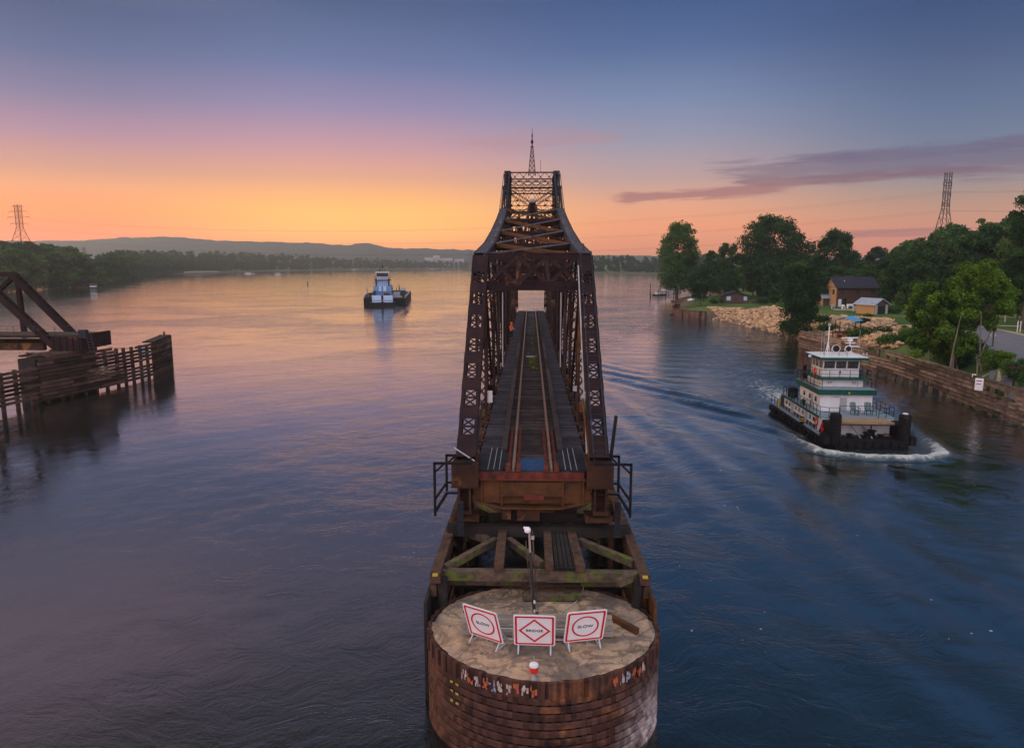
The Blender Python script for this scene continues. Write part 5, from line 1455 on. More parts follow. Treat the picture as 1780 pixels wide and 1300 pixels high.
# gear on the roof
mst = part(MB().tube((-.85, .4, 6.7), (-.8, .45, 9.3), .07, 8, .05), 'mast', M['white'])
part(MB().lathe((-.8, .45, 9.3), [(.06, 0), (.14, .06), (.14, .2), (.05, .26)], 10), 'mast_light', M['galv'], mst)
part(MB().tube((-1.05, .4, 6.7), (-.85, .4, 8.0), .03, 5).tube((-.6, .4, 6.7), (-.82, .4, 7.8), .03, 5), 'mast_stay', M['white'], mst)
for x in (-1.5, -1.25, 1.85): part(MB().tube((x, .2, 6.7), (x, .2, 8.9 if x < 1 else 9.0), .018, 5), 'whip_aerial', M['galv'])
for x, y, r in ((-.2, .3, .36), (.85, .2, .28)):
    a = part(MB().tube((x, y, 6.7), (x, y, 6.95), .06, 8).tube((x - r * .8, y, 6.9), (x - r * .9, y, 7.3), .03, 6).tube((x + r * .8, y, 6.9), (x + r * .9, y, 7.3), .03, 6).tube((x - r * .9, y, 6.92), (x + r * .9, y, 6.92), .03, 6), 'searchlight_yoke', M['white'])
    s_ = MB().tube((x, y - .22, 7.28), (x, y + .25, 7.28), r, 18, r * .6); part(s_, 'searchlight', M['white'], a)
    part(MB().tube((x, y - .235, 7.28), (x, y - .222, 7.28), r * .86, 18), 'searchlight_lens', M['glass'], a)
rd = part(MB().tube((1.35, .9, 6.7), (1.3, .9, 7.9), .11, 8, .07).tube((1.6, .9, 6.7), (1.3, .9, 7.5), .04, 6).box((1.3, .9, 8.0), (.4, .3, .25)).box((1.3, .9, 7.72), (.8, .4, .05)), 'radar_post', M['white'])
part(MB().box((1.25, .85, 8.2), (1.55, .14, .10), rz=.15), 'radar_scanner', M['white'], rd)
part(MB().box((1.45, .5, 7.45), (1.1, .12, .09), rz=-.3), 'radar_scanner', M['white'], rd)
for x in (-1.7, -.4, .3, 1.7, 2.0): part(MB().tube((x, -1.2, 6.7), (x, -1.2, 6.95), .035, 6).box((x, -1.2, 7.0), (.12, .12, .12)), 'deck_light', M['galv'])
ss = part(MB().tube((-2.5, -.8, 6.65), (-2.9, -.8, 6.72), .05, 6).tube((-2.9, -1.05, 6.75), (-2.9, -.55, 6.75), .2, 12, .13), 'side_spotlight', M['black'])
part(MB().tube((-2.9, -1.07, 6.75), (-2.9, -1.052, 6.75), .15, 12), 'spotlight_lens', M['paleblue'], ss)
# railings
def railing(pts, z, h=.8, name='railing', step=.85, m=None):
    mb = MB()
    for (x0, y0), (x1, y1) in zip(pts, pts[1:]):
        L = math.hypot(x1 - x0, y1 - y0); n = max(1, int(L / step))
        for k in range(n + 1):
            x, y = x0 + (x1 - x0) * k / n, y0 + (y1 - y0) * k / n; mb.tube((x, y, z), (x, y, z + h), .026, 5)
        for f in (.5, 1.0): mb.tube((x0, y0, z + h * f), (x1, y1, z + h * f), .022, 5)
    return part(mb, name, m or M['black'])
railing([(-3.05, 5.3), (-3.05, -4.9), (-2.5, -5.4), (-1.6, -5.4)], 2.03, .85); railing([(3.05, 5.3), (3.05, -4.9), (2.2, -5.4), (1.6, -5.4)], 2.03, .85)
railing([(-1.3, -4.5), (1.8, -4.5)], 2.03, .85, step=1.5); railing([(-3.05, 5.3), (3.05, 5.3)], 2.03, .85)
railing([(-2.5, 3.1), (-2.5, -1.4), (-2.3, -2.9)], 4.03, .8); railing([(2.25, 3.1), (2.25, -2.9)], 4.03, .8); railing([(-2.5, 3.1), (2.25, 3.1)], 4.03, .8)
railing([(-2.28, 2.5), (-2.28, -1.93), (2.18, -1.93), (2.18, 2.5)], 4.84, .75)
railing([(-3.5, 7.6), (-3.5, 5.6)], .66, .9); railing([(3.5, 7.6), (3.5, 5.6)], .66, .9)
# push knees
for s in (-1, 1):
    x = s * 2.75
    kb = MB(); kb.lathe((x, -7.55, .3), [(.46, 0), (.46, 2.35), (.42, 2.5), (.2, 2.56)], 14); kn = part(kb, 'push_knee', M['black'])
    mb = MB()
    for k in range(8): mb.torus((x, -7.55, .6 + k * .27), .465, .03, 'Z', 16, 6)
    part(mb, 'knee_rib', M['black'], kn)
    part(MB().bb((x - .32, -7.2, .62), (x + .32, -5.6, 1.9)).add([(x - .3, -5.6, 1.9), (x + .3, -5.6, 1.9), (x + .3, -4.8, .66), (x - .3, -4.8, .66), (x - .3, -5.6, .66), (x + .3, -5.6, .66)], [(0, 1, 2, 3), (0, 3, 4), (1, 5, 2)]), 'knee_gusset', M['black'], kn)
    part(MB().bb((s * 3.2, -7.9, .3), (s * 3.62, -6.7, 1.0)), 'corner_bumper', M['black'])
part(MB().lathe((2.75, -7.55, 2.86), [(.22, 0), (.22, .06), (.1, .1)], 10), 'knee_cap', M['white'])
part(MB().bb((-3.32, -6.55, 1.15), (-3.28, -5.9, 1.35)).bb((-3.33, -6.35, .8), (-3.29, -6.2, 1.75)), 'warning_mark', M['signred'])
# foredeck machinery
for x, y, a_, b_ in ((-1.3, -6.9, .3, .32), (.2, -6.7, .35, .4), (1.2, -6.9, .28, .3), (.75, -6.3, .4, .5)):
    part(MB().lathe((x, y, .64), [(a_, 0), (a_ * .6, .08), (a_ * .6, b_ - .08), (a_, b_), (a_ * .9, b_ + .04)], 12), 'capstan', M['black'])
part(MB().tube((-.4, -7.0, .66), (-.9, -5.1, 1.8), .04, 6).tube((.5, -7.1, .66), (.0, -5.1, 1.8), .05, 6), 'deck_brace', M['galv'])
part(MB().tube((.4, -6.9, .66), (.45, -6.8, 1.75), .05, 6), 'deck_post', M['black'])
# lifebuoys
for x, y, z, ax, sc in ((-2.99, -4.0, 1.35, 'X', .3), (-2.36, -1.1, 5.35, 'X', .26)):
    part(MB().torus((x, y, z), sc, .07, ax, 18, 8), 'lifebuoy', M['red'])
part(MB().bb((-3.62, -2.0, .9), (-3.3, -1.6, 1.0)).bb((-3.62, -2.0, 1.1), (-3.3, -1.6, 1.2)), 'yellow_bollard_band', M['yellow'])
part(MB().tube((-3.46, -1.8, .64), (-3.46, -1.8, 1.3), .15, 10), 'bollard', M['black'])
part(MB().tube((-3.4, 5.4, .64), (-3.4, 5.4, 1.6), .1, 8), 'stern_post', M['yellow'])
part(MB().bb((-2.9, 3.6, 2.03), (-2.2, 4.4, 2.95)), 'vent_box', M['black'])
part(MB().tube((-1.6, 3.9, 2.03), (-1.6, 3.9, 5.2), .16, 10).tube((1.5, 3.9, 2.03), (1.5, 3.9, 5.2), .16, 10), 'exhaust_stack', M['black'])
part(MB().bb((-2.9, 5.4, .66), (2.9, 6.6, 1.7)), 'stern_house', M['hullgrey'])
part(MB().bb((-1.9, 5.6, 1.7), (1.9, 6.9, 1.75)).tube((-3.3, 7.4, .66), (-3.3, 7.4, 1.8), .03, 5).tube((-3.3, 7.4, 1.8), (-2.2, 5.2, 1.9), .025, 5), 'stern_canopy', M['white'])
part(MB().tube((-2.55, 1.6, 4.03), (-2.55, 1.6, 6.6), .05, 6).box((-2.55, 1.6, 6.6), (.2, .06, .4)), 'flag_staff', M['rust_red'])
for y in (3.0, -.2): part(MB().box((-2.9, y, 2.35), (.22, .5, .5)), 'green_planter', M['green'])
# ropes, tyres and a tool chest
for x, y in ((-1.9, -6.2), (2.0, -6.1)):
    mb = MB()
    for k in range(4): mb.torus((x, y, .70 + k * .05), .24 - .02 * k, .03, 'Z', 14, 6)
    part(mb, 'coiled_rope', M['tan'])
for s in (-1, 1):
    for y in (-4.6, -1.2, 2.2, 5.2): part(MB().torus((s * 3.84, y, .42), .26, .10, 'X', 16, 8), 'tyre_fender', M['black'])
part(MB().bb((-1.9, 2.9, 4.03), (-.9, 3.1, 4.5)).bb((.6, 2.8, 4.03), (1.5, 3.1, 4.6)), 'tool_chest', M['hullgrey'])
part(MB().bb((-.55, -2.76, 2.1), (-.05, -2.71, 3.25)), 'front_door', M['galv'])
def boat_pt(x, y, z):
    return TB.matrix_basis @ Vector((x, y, z)) if False else Vector((28.0, 65.0, .05)) + Matrix.Rotation(BOAT_RZ, 3, 'Z') @ Vector((x, y, z))
# two moulded chairs and a barrel on the foredeck
M['chairgrey'] = mat('grey_plastic', (.10, .16, .18), (.07, .12, .14), .5, 4); M['chairgreen'] = mat('dark_green_plastic', (.04, .11, .12), (.03, .08, .09), .5, 4)
for k, (x, lab, mm) in enumerate(((.15, 'slatted grey armchair on the foredeck of the near towboat', M['chairgrey']), (1.3, 'dark teal high-backed armchair on the foredeck of the near towboat', M['chairgreen']))):
    c = thing('deck_chair', boat_pt(x, -4.1, 2.05), lab, 'chair', rz=BOAT_RZ + (.25 if k == 0 else -.1))
    for sx2 in (-1, 1):
        for yy in (-.25, .25): MB().beam((sx2 * .24, yy, 0), (sx2 * .22, yy * .9, .38), .05, .05).build('leg', mm, c, world=False)
        MB().beam((sx2 * .28, -.3, .58), (sx2 * .28, .26, .60), .07, .03).beam((sx2 * .28, -.28, .36), (sx2 * .28, -.28, .58), .05, .05).build('armrest', mm, c, world=False)
    MB().bb((-.26, -.30, .35), (.26, .26, .40)).build('seat', mm, c, world=False)
    mb = MB()
    for j in range(5): mb.beam((-.22 + j * .11, .22, .38), (-.24 + j * .12, .40, 1.05 - abs(j - 2) * .03), .085, .025)
    mb.build('backrest', mm, c, world=False)

# ------------------------------------------------------------------ distant towboat and its barges, seen from astern
c = P(665, 534)
DT = thing('towboat', (c.x, c.y, 0), 'small blue and white towboat seen from astern, far upriver on the pink water', 'towboat', rz=R(9))
DT.scale = (.84, 1, 1.22)
def dp(mb, name, m, par=None): return mb.build(name, m, par or DT, world=False)
dh = dp(MB().prism([(-5.0, 0), (5.0, 0), (5.2, 2), (5.2, 26), (-5.2, 26), (-5.2, 2)], -.5, 1.3), 'hull', M['black'])
dp(MB().bb((-4.2, -.12, 1.4), (-.45, .4, 3.3)).bb((.45, -.12, 1.4), (4.2, .4, 3.3)), 'stern_wall', M['paleblue'])
dp(MB().bb((-4.25, -.2, 1.75), (4.25, -.13, 2.0)), 'blue_stripe', M['blue_boat'])
dp(MB().bb((-.4, -.1, 1.3), (.4, .3, 3.3)), 'stern_door', M['black'])
dp(MB().bb((-4.2, .4, 1.3), (4.2, 20, 3.3)), 'lower_deckhouse', M['blue_boat'])
dp(MB().bb((-3.6, 2, 3.3), (3.6, 16, 5.9)), 'middle_deckhouse', M['blue_boat'])
dp(MB().bb((-1.4, 1.7, 4.4), (-.4, 2, 5.8)).bb((.4, 1.7, 4.4), (1.6, 2, 5.8)), 'white_locker', M['paleblue'])
dp(MB().bb((-2.9, 5, 5.9), (2.6, 13, 7.4)), 'upper_deckhouse', M['paleblue']); dp(MB().bb((-3.4, 4.5, 7.4), (3.3, 13.2, 7.6)), 'upper_deck', M['black'])
dph = dp(MB().bb((-2.5, 6, 7.6), (2.3, 11, 8.6)), 'pilothouse', M['paleblue'])
dp(MB().bb((-2.4, 6.05, 8.6), (2.2, 10.9, 9.6)), 'pilothouse_window', M['glass'], dph)
dp(MB().bb((-1.9, 5.98, 8.8), (1.6, 6.04, 9.4)), 'sunset_reflection_pane', M['rust_orange'], dph)  # reflected sunset painted on as a flat orange pane in the rust colour
dp(MB().bb((-2.9, 5.4, 9.6), (2.6, 11.4, 9.9)), 'roof', M['paleblue'], dph)
dm = dp(MB().tube((-.1, 8, 9.9), (-.1, 8, 12.2), .12, 6).tube((-1.2, 8, 9.9), (-1.2, 8, 10.8), .2, 6).tube((1.0, 8, 9.9), (1.0, 8, 10.9), .15, 6).bb((-.9, 7.9, 11.2), (.7, 8.1, 11.35)), 'mast', M['wire'])
mb = MB()
for z, w_, y in ((3.3, 4.1, .6), (5.9, 3.5, 2.3), (7.6, 3.3, 4.7)):
    for k in range(9): mb.tube((-w_ + k * w_ / 4, y, z), (-w_ + k * w_ / 4, y, z + 1.0), .05, 5)
    mb.tube((-w_, y, z + 1.0), (w_, y, z + 1.0), .05, 5); mb.tube((-w_, y, z + .5), (w_, y, z + .5), .04, 5)
dp(mb, 'railing', M['black'])
dp(MB().tube((-2.6, 4, 5.9), (-2.6, 4, 8.0), .3, 8).tube((2.6, 4, 5.9), (2.6, 4, 8.0), .3, 8), 'exhaust_stack', M['black'])
dp(MB().bb((.6, .8, 3.3), (2.9, 2.0, 3.9)), 'red_winch', M['rust_red']); dp(MB().bb((-3.8, 1.2, 3.3), (-2.7, 2.0, 4.6)), 'tank', M['green'])
def barge(px, py, D, Lb, Wb, label, gear, rz):
    c = at(px, D, 0)
    t = thing('barge', (c.x, c.y, 0), label, 'barge', 'barges pushed by the distant towboat', rz=rz)
    f = lambda mb, nm, m: mb.build(nm, m, t, world=False)
    f(MB().prism([(-Wb / 2, 0), (Wb / 2, 0), (Wb / 2, Lb - 3), (Wb / 2 - .6, Lb), (-Wb / 2 + .6, Lb), (-Wb / 2, Lb - 3)], -.5, 2.6), 'hull', M['black'])
    f(MB().bb((-Wb / 2 + .05, .1, 2.6), (Wb / 2 - .05, Lb - .2, 2.75)), 'deck', M['hullgrey'])
    f(MB().bb((Wb / 2 - .3, 1, 2.75), (Wb / 2 - .15, Lb - 2, 3.5)).bb((-Wb / 2 + .15, 1, 2.75), (-Wb / 2 + .3, Lb - 2, 3.5)), 'coaming', M['galv'])
    rnd = random.Random(int(px))
    for k in range(gear):
        y = 3 + k * (Lb - 7) / max(gear, 1); x = rnd.uniform(-Wb / 4, Wb / 5)
        f(MB().bb((x - 1.2, y, 2.75), (x + 1.0, y + 2.6, 3.7 + rnd.uniform(0, 1.2))).tube((x + 1.4, y, 3), (x + 1.4, y + 2, 3), .35, 8), 'deck_gear', [M['galv'], M['conc'], M['hullgrey'], M['green']][rnd.randrange(4)])
        f(MB().tube((x - 1.6, y + 1, 2.75), (x - 1.6, y + 1, 5 + rnd.uniform(0, 1.6)), .12, 6), 'vent_pipe', M['wire'])
    f(MB().tube((-Wb / 5, 2, 3.3), (-Wb / 5, Lb - 4, 3.3), .22, 6).tube((0, 2, 3.2), (0, Lb - 4, 3.2), .18, 6), 'pipeline', M['conc'])
barge(689, 527, 256, 60, 6.6, 'dark tank barge carrying deck gear, pushed on the right of the distant towboat', 7, R(7.5))
barge(646, 530, 258, 34, 5.6, 'low dark barge half hidden on the left of the distant towboat', 1, R(11))
# ------------------------------------------------------------------ trees
def leaf_mat(name, c1, c2, c3=None, trans=.25):
    m = bpy.data.materials.new(name); m.use_nodes = True
    n = NT(m.node_tree); n.n.clear()
    g = n.new('ShaderNodeNewGeometry').outputs['Random Per Island']
    co = n.new('ShaderNodeTexCoord').outputs['Object']
    c = n.mix(g, (*c1, 1), (*c2, 1))
    c = n.mix(n.rng(n.noise(co, .35, 3, .6), .45, .68), c, (*(c3 or c2), 1))
    oi = n.new('ShaderNodeObjectInfo').outputs['Random']
    k = n.rng(oi, 0, 1, .72, 1.30)
    c = n.mix(1.0, c, n.comb(k, k, n.rng(oi, 0, 1, .9, 1.15)), 'MULTIPLY')
    d = n.new('ShaderNodeBsdfDiffuse'); n.put(d.inputs[0], c)
    t = n.new('ShaderNodeBsdfTranslucent'); n.put(t.inputs[0], c)
    mx = n.new('ShaderNodeMixShader'); mx.inputs[0].default_value = trans
    n.l.new(d.outputs[0], mx.inputs[1]); n.l.new(t.outputs[0], mx.inputs[2])
    o = n.new('ShaderNodeOutputMaterial'); n.l.new(mx.outputs[0], o.inputs[0])
    return m
LM = {
    'dark': leaf_mat('leaves_dark', (.024, .064, .018), (.052, .105, .027), (.015, .038, .016)),
    'mid': leaf_mat('leaves_mid', (.036, .090, .022), (.074, .140, .034), (.020, .052, .019)),
    'bright': leaf_mat('leaves_bright', (.055, .125, .018), (.150, .235, .028), (.022, .055, .014), .25),
    'warm': leaf_mat('leaves_warm', (.07, .13, .03), (.115, .17, .045), (.05, .09, .03), .35),
    'deep': leaf_mat('leaves_deep', (.020, .055, .018), (.045, .095, .026), (.012, .032, .012)),
    'pale': leaf_mat('leaves_pale', (.12, .15, .08), (.20, .23, .13), (.08, .11, .05)),
}
M['bark'] = mat('bark', (.12, .095, .075), (.06, .048, .04), .95, 1.5, .03, stretch=(1, 1, .3))
M['bark_pale'] = mat('pale_bark', (.26, .22, .17), (.12, .10, .08), .95, 1.5, .03, stretch=(1, 1, .3))
def leaves(rs, centers, radii, n, size, flat=.85):
    """leaf clusters on the shells of many lobes: returns quads"""
    w_ = radii ** 2; idx = rs.choice(len(centers), n, p=w_ / w_.sum())
    d = rs.randn(n, 3); d[:, 2] += .35; d /= np.linalg.norm(d, axis=1)[:, None]
    r = radii[idx] * (rs.uniform(0, 1, n) ** .35) * rs.uniform(.72, 1.10, n)
    pos = centers[idx] + d * r[:, None] * np.array([1, 1, flat])
    nr = d + rs.randn(n, 3) * .65; nr /= np.linalg.norm(nr, axis=1)[:, None]
    a = np.cross(nr, rs.randn(n, 3)); a /= np.linalg.norm(a, axis=1)[:, None]; b = np.cross(nr, a)
    s = size * rs.uniform(.55, 1.35, n)[:, None]
    q = np.stack([pos - a * s * .5, pos - b * s * .36 + nr * s * .08, pos + a * s * .62, pos + b * s * .36 - nr * s * .10], 1)
    return q.reshape(-1, 3)
def crown_lobes(rs, h, w_, base, nl, shape='round', lr=.22):
    C, Rr = [], []
    for _ in range(nl):
        while True:
            t = rs.uniform(0, 1)
            if shape == 'round': prof = math.sin(math.pi * (.10 + .86 * t)) ** .55
            elif shape == 'cone': prof = (1 - t) ** .7 * .95 + .06
            elif shape == 'tuft': prof = .40 + .62 * math.sin(math.pi * min(1, t * .72 + .08))
            elif shape == 'vase': prof = .45 + .6 * math.sin(math.pi * min(1, t * .8 + .12)) if t < .92 else .45
            else: prof = .85 - .25 * abs(t - .4)
            a = rs.uniform(0, 2 * math.pi); rr = math.sqrt(rs.uniform(.12, 1)) * prof
            break
        rad = w_ * lr * rs.uniform(.55, 1.15) * (1 - .25 * t)
        R0 = max(w_ / 2 - rad * .75, .1)
        C.append((math.cos(a) * rr * R0, math.sin(a) * rr * R0, base + (h - base - rad * .9) * t + rad * .35)); Rr.append(rad)
    return np.array(C), np.array(Rr)
def trunk_mb(rs, h, base, C, r0, lean=0.0, nb=9):
    mb = MB(); top = h * .62
    pts = [Vector((0, 0, -.5))]
    x = y = 0
    for k in range(1, 6):
        x += rs.uniform(-.12, .12) * r0 * 2 + lean; y += rs.uniform(-.12, .12) * r0 * 2; pts.append(Vector((x, y, top * k / 5)))
    for k in range(5): mb.tube(pts[k], pts[k + 1], r0 * (1 - .15 * k), 8, r0 * (1 - .15 * (k + 1)))
    sel = rs.choice(len(C), min(nb, len(C)), replace=False)
    for i in sel:
        s = pts[rs.randint(2, 6)]; e = Vector(C[i]); mid = s.lerp(e, .5) + Vector((0, 0, rs.uniform(-.2, .3)))
        mb.tube(s, mid, r0 * .38, 6, r0 * .24); mb.tube(mid, e, r0 * .24, 6, r0 * .06)
    return mb
PROTO = {}
def make_tree(name, loc, h, w_, label, lm='dark', seed=1, base=None, nl=46, n=7000, leaf=.5, shape='round', lr=.22, group=None, r0=None, cat='tree', bark='bark', rz=0, extra=None, lobes=None):
    rs = np.random.RandomState(seed); base = h * .18 if base is None else base
    C, Rr = crown_lobes(rs, h, w_, base, nl, shape, lr)
    if lobes: C, Rr = np.array([l[:3] for l in lobes]), np.array([l[3] for l in lobes])
    if extra: 
        C = np.vstack([C, np.array([e[:3] for e in extra])]); Rr = np.concatenate([Rr, np.array([e[3] for e in extra])])
    t = thing(name, loc, label, cat, group, rz=rz)
    q = leaves(rs, C, Rr, n, leaf)
    F = np.arange(len(q)).reshape(-1, 4)
    np_mesh('crown', q, F, LM[lm], t)
    trunk_mb(rs, h, base, C, r0 or max(.12, h * .022)).build('trunk', M[bark], t, world=False)
    return t
def put(px, D, z=None):
    p = at(px, D); p.z = gz(p.x, p.y) if z is None else z; return p
def hgt(py, D):               # height above the river of a photo row at ground distance D
    return H - D * math.tan(R(TILT) + math.atan((py - 650) / FPX))
def tree_px(name, px0, px1, pyt, D, label, **kw):
    c = put((px0 + px1) / 2, D); h = hgt(pyt, D) - c.z; w_ = (px1 - px0) / FPX * D * 1.0
    return make_tree(name, c, h * 1.0, w_, label, **kw)
# single trees of the right bank
tree_px('cottonwood_tree', 1131, 1221, 386, 292, 'tall rounded tree standing alone at the tip of the bank above the docks', lm='mid', seed=11, base=4.0, nl=70, n=20000, leaf=.66, lr=.20, r0=.75, shape='round')
tree_px('cottonwood_tree', 1275, 1410, 375, 262, 'widest and tallest tree, a spreading green crown right behind the small brown cottage', lm='mid', seed=23, base=7.5, nl=110, n=30000, leaf=.66, lr=.175, r0=.9, bark='bark_pale', shape='vase')
tree_px('shrub_tree', 1188, 1246, 452, 222, 'low dark bushy tree on the lawn at the sheet-piled point', lm='deep', seed=31, base=2.0, nl=40, n=8000, leaf=.42, r0=.28)
tree_px('overhanging_tree', 1343, 1428, 462, 146, 'dark drooping tree growing out of the rocks above the end of the guide wall', lm='deep', seed=43, base=.8, nl=64, n=17000, leaf=.34, shape='col', lr=.23, r0=.3)
rsb = np.random.RandomState(9); DB = 86.5; cB = put(1659, DB); LB = []
for lx_, ly_, lr_ in ((1700, 474, 22), (1668, 474, 20), (1728, 494, 20), (1648, 500, 20), (1690, 506, 30), (1722, 526, 22), (1660, 540, 28), (1698, 550, 20), (1596, 508, 17), (1578, 522, 12), (1618, 520, 16), (1740, 512, 12), (1620, 552, 24), (1592, 556, 16), (1642, 576, 24), (1676, 580, 16), (1612, 588, 20), (1645, 604, 14), (1584, 596, 12), (1738, 540, 10), (1712, 566, 10), (1630, 530, 20), (1665, 560, 24), (1600, 540, 18), (1655, 520, 24), (1625, 605, 16), (1665, 606, 14), (1598, 605, 14), (1580, 545, 14)):
    for _ in range(6):
        D_ = DB + rsb.uniform(-3.2, 3.2); q_ = at(lx_ + rsb.uniform(-.75, .75) * lr_, D_); z_ = hgt(ly_ + rsb.uniform(-.75, .75) * lr_, D_)
        LB.append((q_.x - cB.x, q_.y - cB.y, z_ - cB.z, lr_ / FPX * D_ * rsb.uniform(.48, .80)))
make_tree('bank_tree', cB, 12.5, 12, 'large bright green leafy tree with several stems growing right behind the guide wall', lm='bright', seed=57, n=64000, leaf=.27, r0=.2, lobes=LB)
PXB = put(1659, 84)
mbx = MB(); rsx = np.random.RandomState(4)
for k in range(7):
    b = PXB + V3(rsx.uniform(-2.6, 2.6), rsx.uniform(-1.5, 2), -.4); e = b + V3(rsx.uniform(-2.5, 2.5), rsx.uniform(-1, 1), rsx.uniform(6, 10)); m_ = b.lerp(e, .5) + V3(rsx.uniform(-.5, .5), 0, .3)
    mbx.tube(b, m_, .13, 7, .09); mbx.tube(m_, e, .09, 7, .03)
kk = [o for o in bpy.data.objects if o.name.startswith('bank_tree')][0]
mbx.build('side_stem', M['bark_pale'], kk)
tree_px('streambank_tree', 1236, 1290, 422, 262, 'yellow-green tree between the wide cottonwood and the gable in the woods', lm='mid', seed=61, base=2.5, nl=44, n=8000, leaf=.55, r0=.35)
tree_px('woodland_tree', 1216, 1252, 436, 300, 'small rounded green tree just right of the lone tree at the tip of the bank', lm='dark', seed=62, base=2.0, nl=34, n=6000, leaf=.55, r0=.35)
tree_px('woodland_tree', 1404, 1492, 400, 262, 'broad dark green tree directly behind the brown two-storey house', lm='dark', seed=71, base=3, nl=64, n=16000, leaf=.64, lr=.2, r0=.5)
tree_px('woodland_tree', 1722, 1822, 322, 128, 'tallest dark tree at the edge of the woods beside the road', lm='dark', seed=73, base=5, nl=90, n=26000, leaf=.36, lr=.18, r0=.4)
# undergrowth and woods: a few built kinds, then copies with their own labels
protos = []
for k, (h, w_, lm, sh) in enumerate(((22, 15, 'dark', 'round'), (20, 13, 'mid', 'vase'), (24, 16, 'dark', 'vase'), (17, 12, 'mid', 'round'), (23, 13, 'warm', 'round'))):
    protos.append((h, w_, lm, sh, 100 + k))
built = {}
def wood_tree(k, px, D, ht, label, group, wscale=1.0, name='woodland_tree', rz=None):
    h, w_, lm, sh, sd_ = protos[k % 5]
    p = put(px, D)
    if k % 5 not in built:
        t = make_tree(name, p, h, w_, label, lm=lm, seed=sd_, base=h * .12, nl=70, n=11000, leaf=.75, shape=sh, lr=.2, r0=.4, group=group)
        built[k % 5] = t
    else:
        t = copy_tree(built[k % 5]); t.name = name; t.location = p
    s = ht / h; t.scale = (s * wscale, s * wscale, s); t.rotation_euler.z = rz if rz is not None else (px * 1.7) % 6.28
    for key, v in (('label', label), ('group', group)): t[key] = v
    return t
rnd = random.Random(31)
skyline = [(1225, 446), (1290, 440), (1400, 420), (1490, 436), (1530, 424), (1565, 410), (1600, 398), (1630, 388), (1660, 374), (1700, 370), (1745, 366), (1800, 360), (1900, 345)]
def sky_y(px): return np.interp(px, [a for a, b in skyline], [b for a, b in skyline])
WL = 'dark broadleaf tree packed into the woods behind the riverside houses and road'
for k in range(34):
    px = 1230 + k * 19.5 + rnd.uniform(-6, 6); D = {0: 330, 1: 285, 2: 250}[k % 3] + rnd.uniform(-12, 12)
    if px > 1560: D *= .84
    drop = {0: 0, 1: 8, 2: 18}[k % 3] + rnd.uniform(-3, 6)
    ht = hgt(sky_y(px) + drop, D) - 3.5
    wood_tree(k, px, D, ht, WL, 'woods behind the right bank', 1.15)
for k in range(22):
    px = 1480 + k * 19 + rnd.uniform(-7, 7); D = (215 if k % 2 else 188) + rnd.uniform(-8, 8)
    if 1430 < px < 1560: D = 232 + rnd.uniform(0, 10)
    ht = hgt(sky_y(px) + 22 + rnd.uniform(0, 26), D) - 3.5
    wood_tree(k + 1, px, D, ht, 'lower tree of the front row of woods between the house and the road', 'front row of the right bank woods', 1.05)
for k, (px, D, py, lab) in enumerate(((1500, 205, 470, 'low tree just behind the ridge of the brown house'), (1535, 192, 492, 'low tree behind the shed with the pale metal roof'), (1560, 178, 505, 'rounded low tree right of the shed with the pale metal roof'),
                                      (1590, 170, 488, 'mid-height tree behind the left side of the bright green bank tree'), (1765, 150, 470, 'mid-height tree behind the utility pole by the road'), (1740, 165, 452, 'mid-height tree above the bend of the road'),
                                      (1800, 140, 440, 'tree standing over the grass verge beyond the road'), (1758, 172, 380, 'tall tree behind the utility pole, close to the tallest dark tree'), (1712, 178, 392, 'tall tree rising above the top of the bright green bank tree'), (1420, 205, 468, 'mid-height tree just left of the brown two-storey house'), (1262, 245, 470, 'low tree left of the wide cottonwood, behind the cottage roof'), (1345, 225, 486, 'low tree above the grey board wall beside the cottage'))):
    wood_tree(k + 2, px, D, hgt(py, D) - 3.2, lab, None, .95)
# bushes
def bush(px, py, w_, h, label, lm='mid', seed=1, leaf=.2, n=2500, name='bush', group=None, z0=3.0):
    p = on_land(px, py, z0); t = make_tree(name, p, h, w_, label, lm=lm, seed=seed, base=-.1, nl=18, n=n, leaf=leaf, shape='round', lr=.32, r0=.04, group=group, cat='bush')
    return t
bush(1700, 655, 2.6, 1.7, 'pale flowering bush spilling over the guide wall above the notice board', 'pale', 5, .15, 2600)
for k, (px, py, w_, h, lab, lm) in enumerate(((1722, 640, 3.2, 2.4, 'bright green bush between the pale flowering bush and the road', 'bright'), (1748, 640, 2.2, 2.0, 'pointed bright bush standing against the grey road', 'bright'),
        (1768, 655, 3.5, 2.0, 'dark bush just above the rusty frame beside the guide wall', 'dark'), (1728, 668, 2.6, 1.6, 'brownish low bush on the slope above the guide wall', 'warm'), (1690, 628, 4.2, 2.6, 'dark bush at the foot of the bright green bank tree, road side', 'dark'),
        (1640, 622, 4.5, 3.0, 'dark bush at the foot of the bright green bank tree, behind its stems', 'dark'), (1600, 612, 4.5, 3.2, 'dark bush at the foot of the bright green bank tree, river side', 'dark'), (1575, 596, 4.0, 2.6, 'green bush between the stone heap and the bank tree', 'mid'),
        (1790, 690, 3.5, 2.2, 'green bush growing behind the rusty frame', 'mid'), (1665, 636, 3.6, 2.0, 'low shaded bush between the bank tree trunk and the road sign', 'dark'))):
    bush(px, py, w_, h, lab, lm, 20 + k, .17 if k < 5 else .2, 3200)
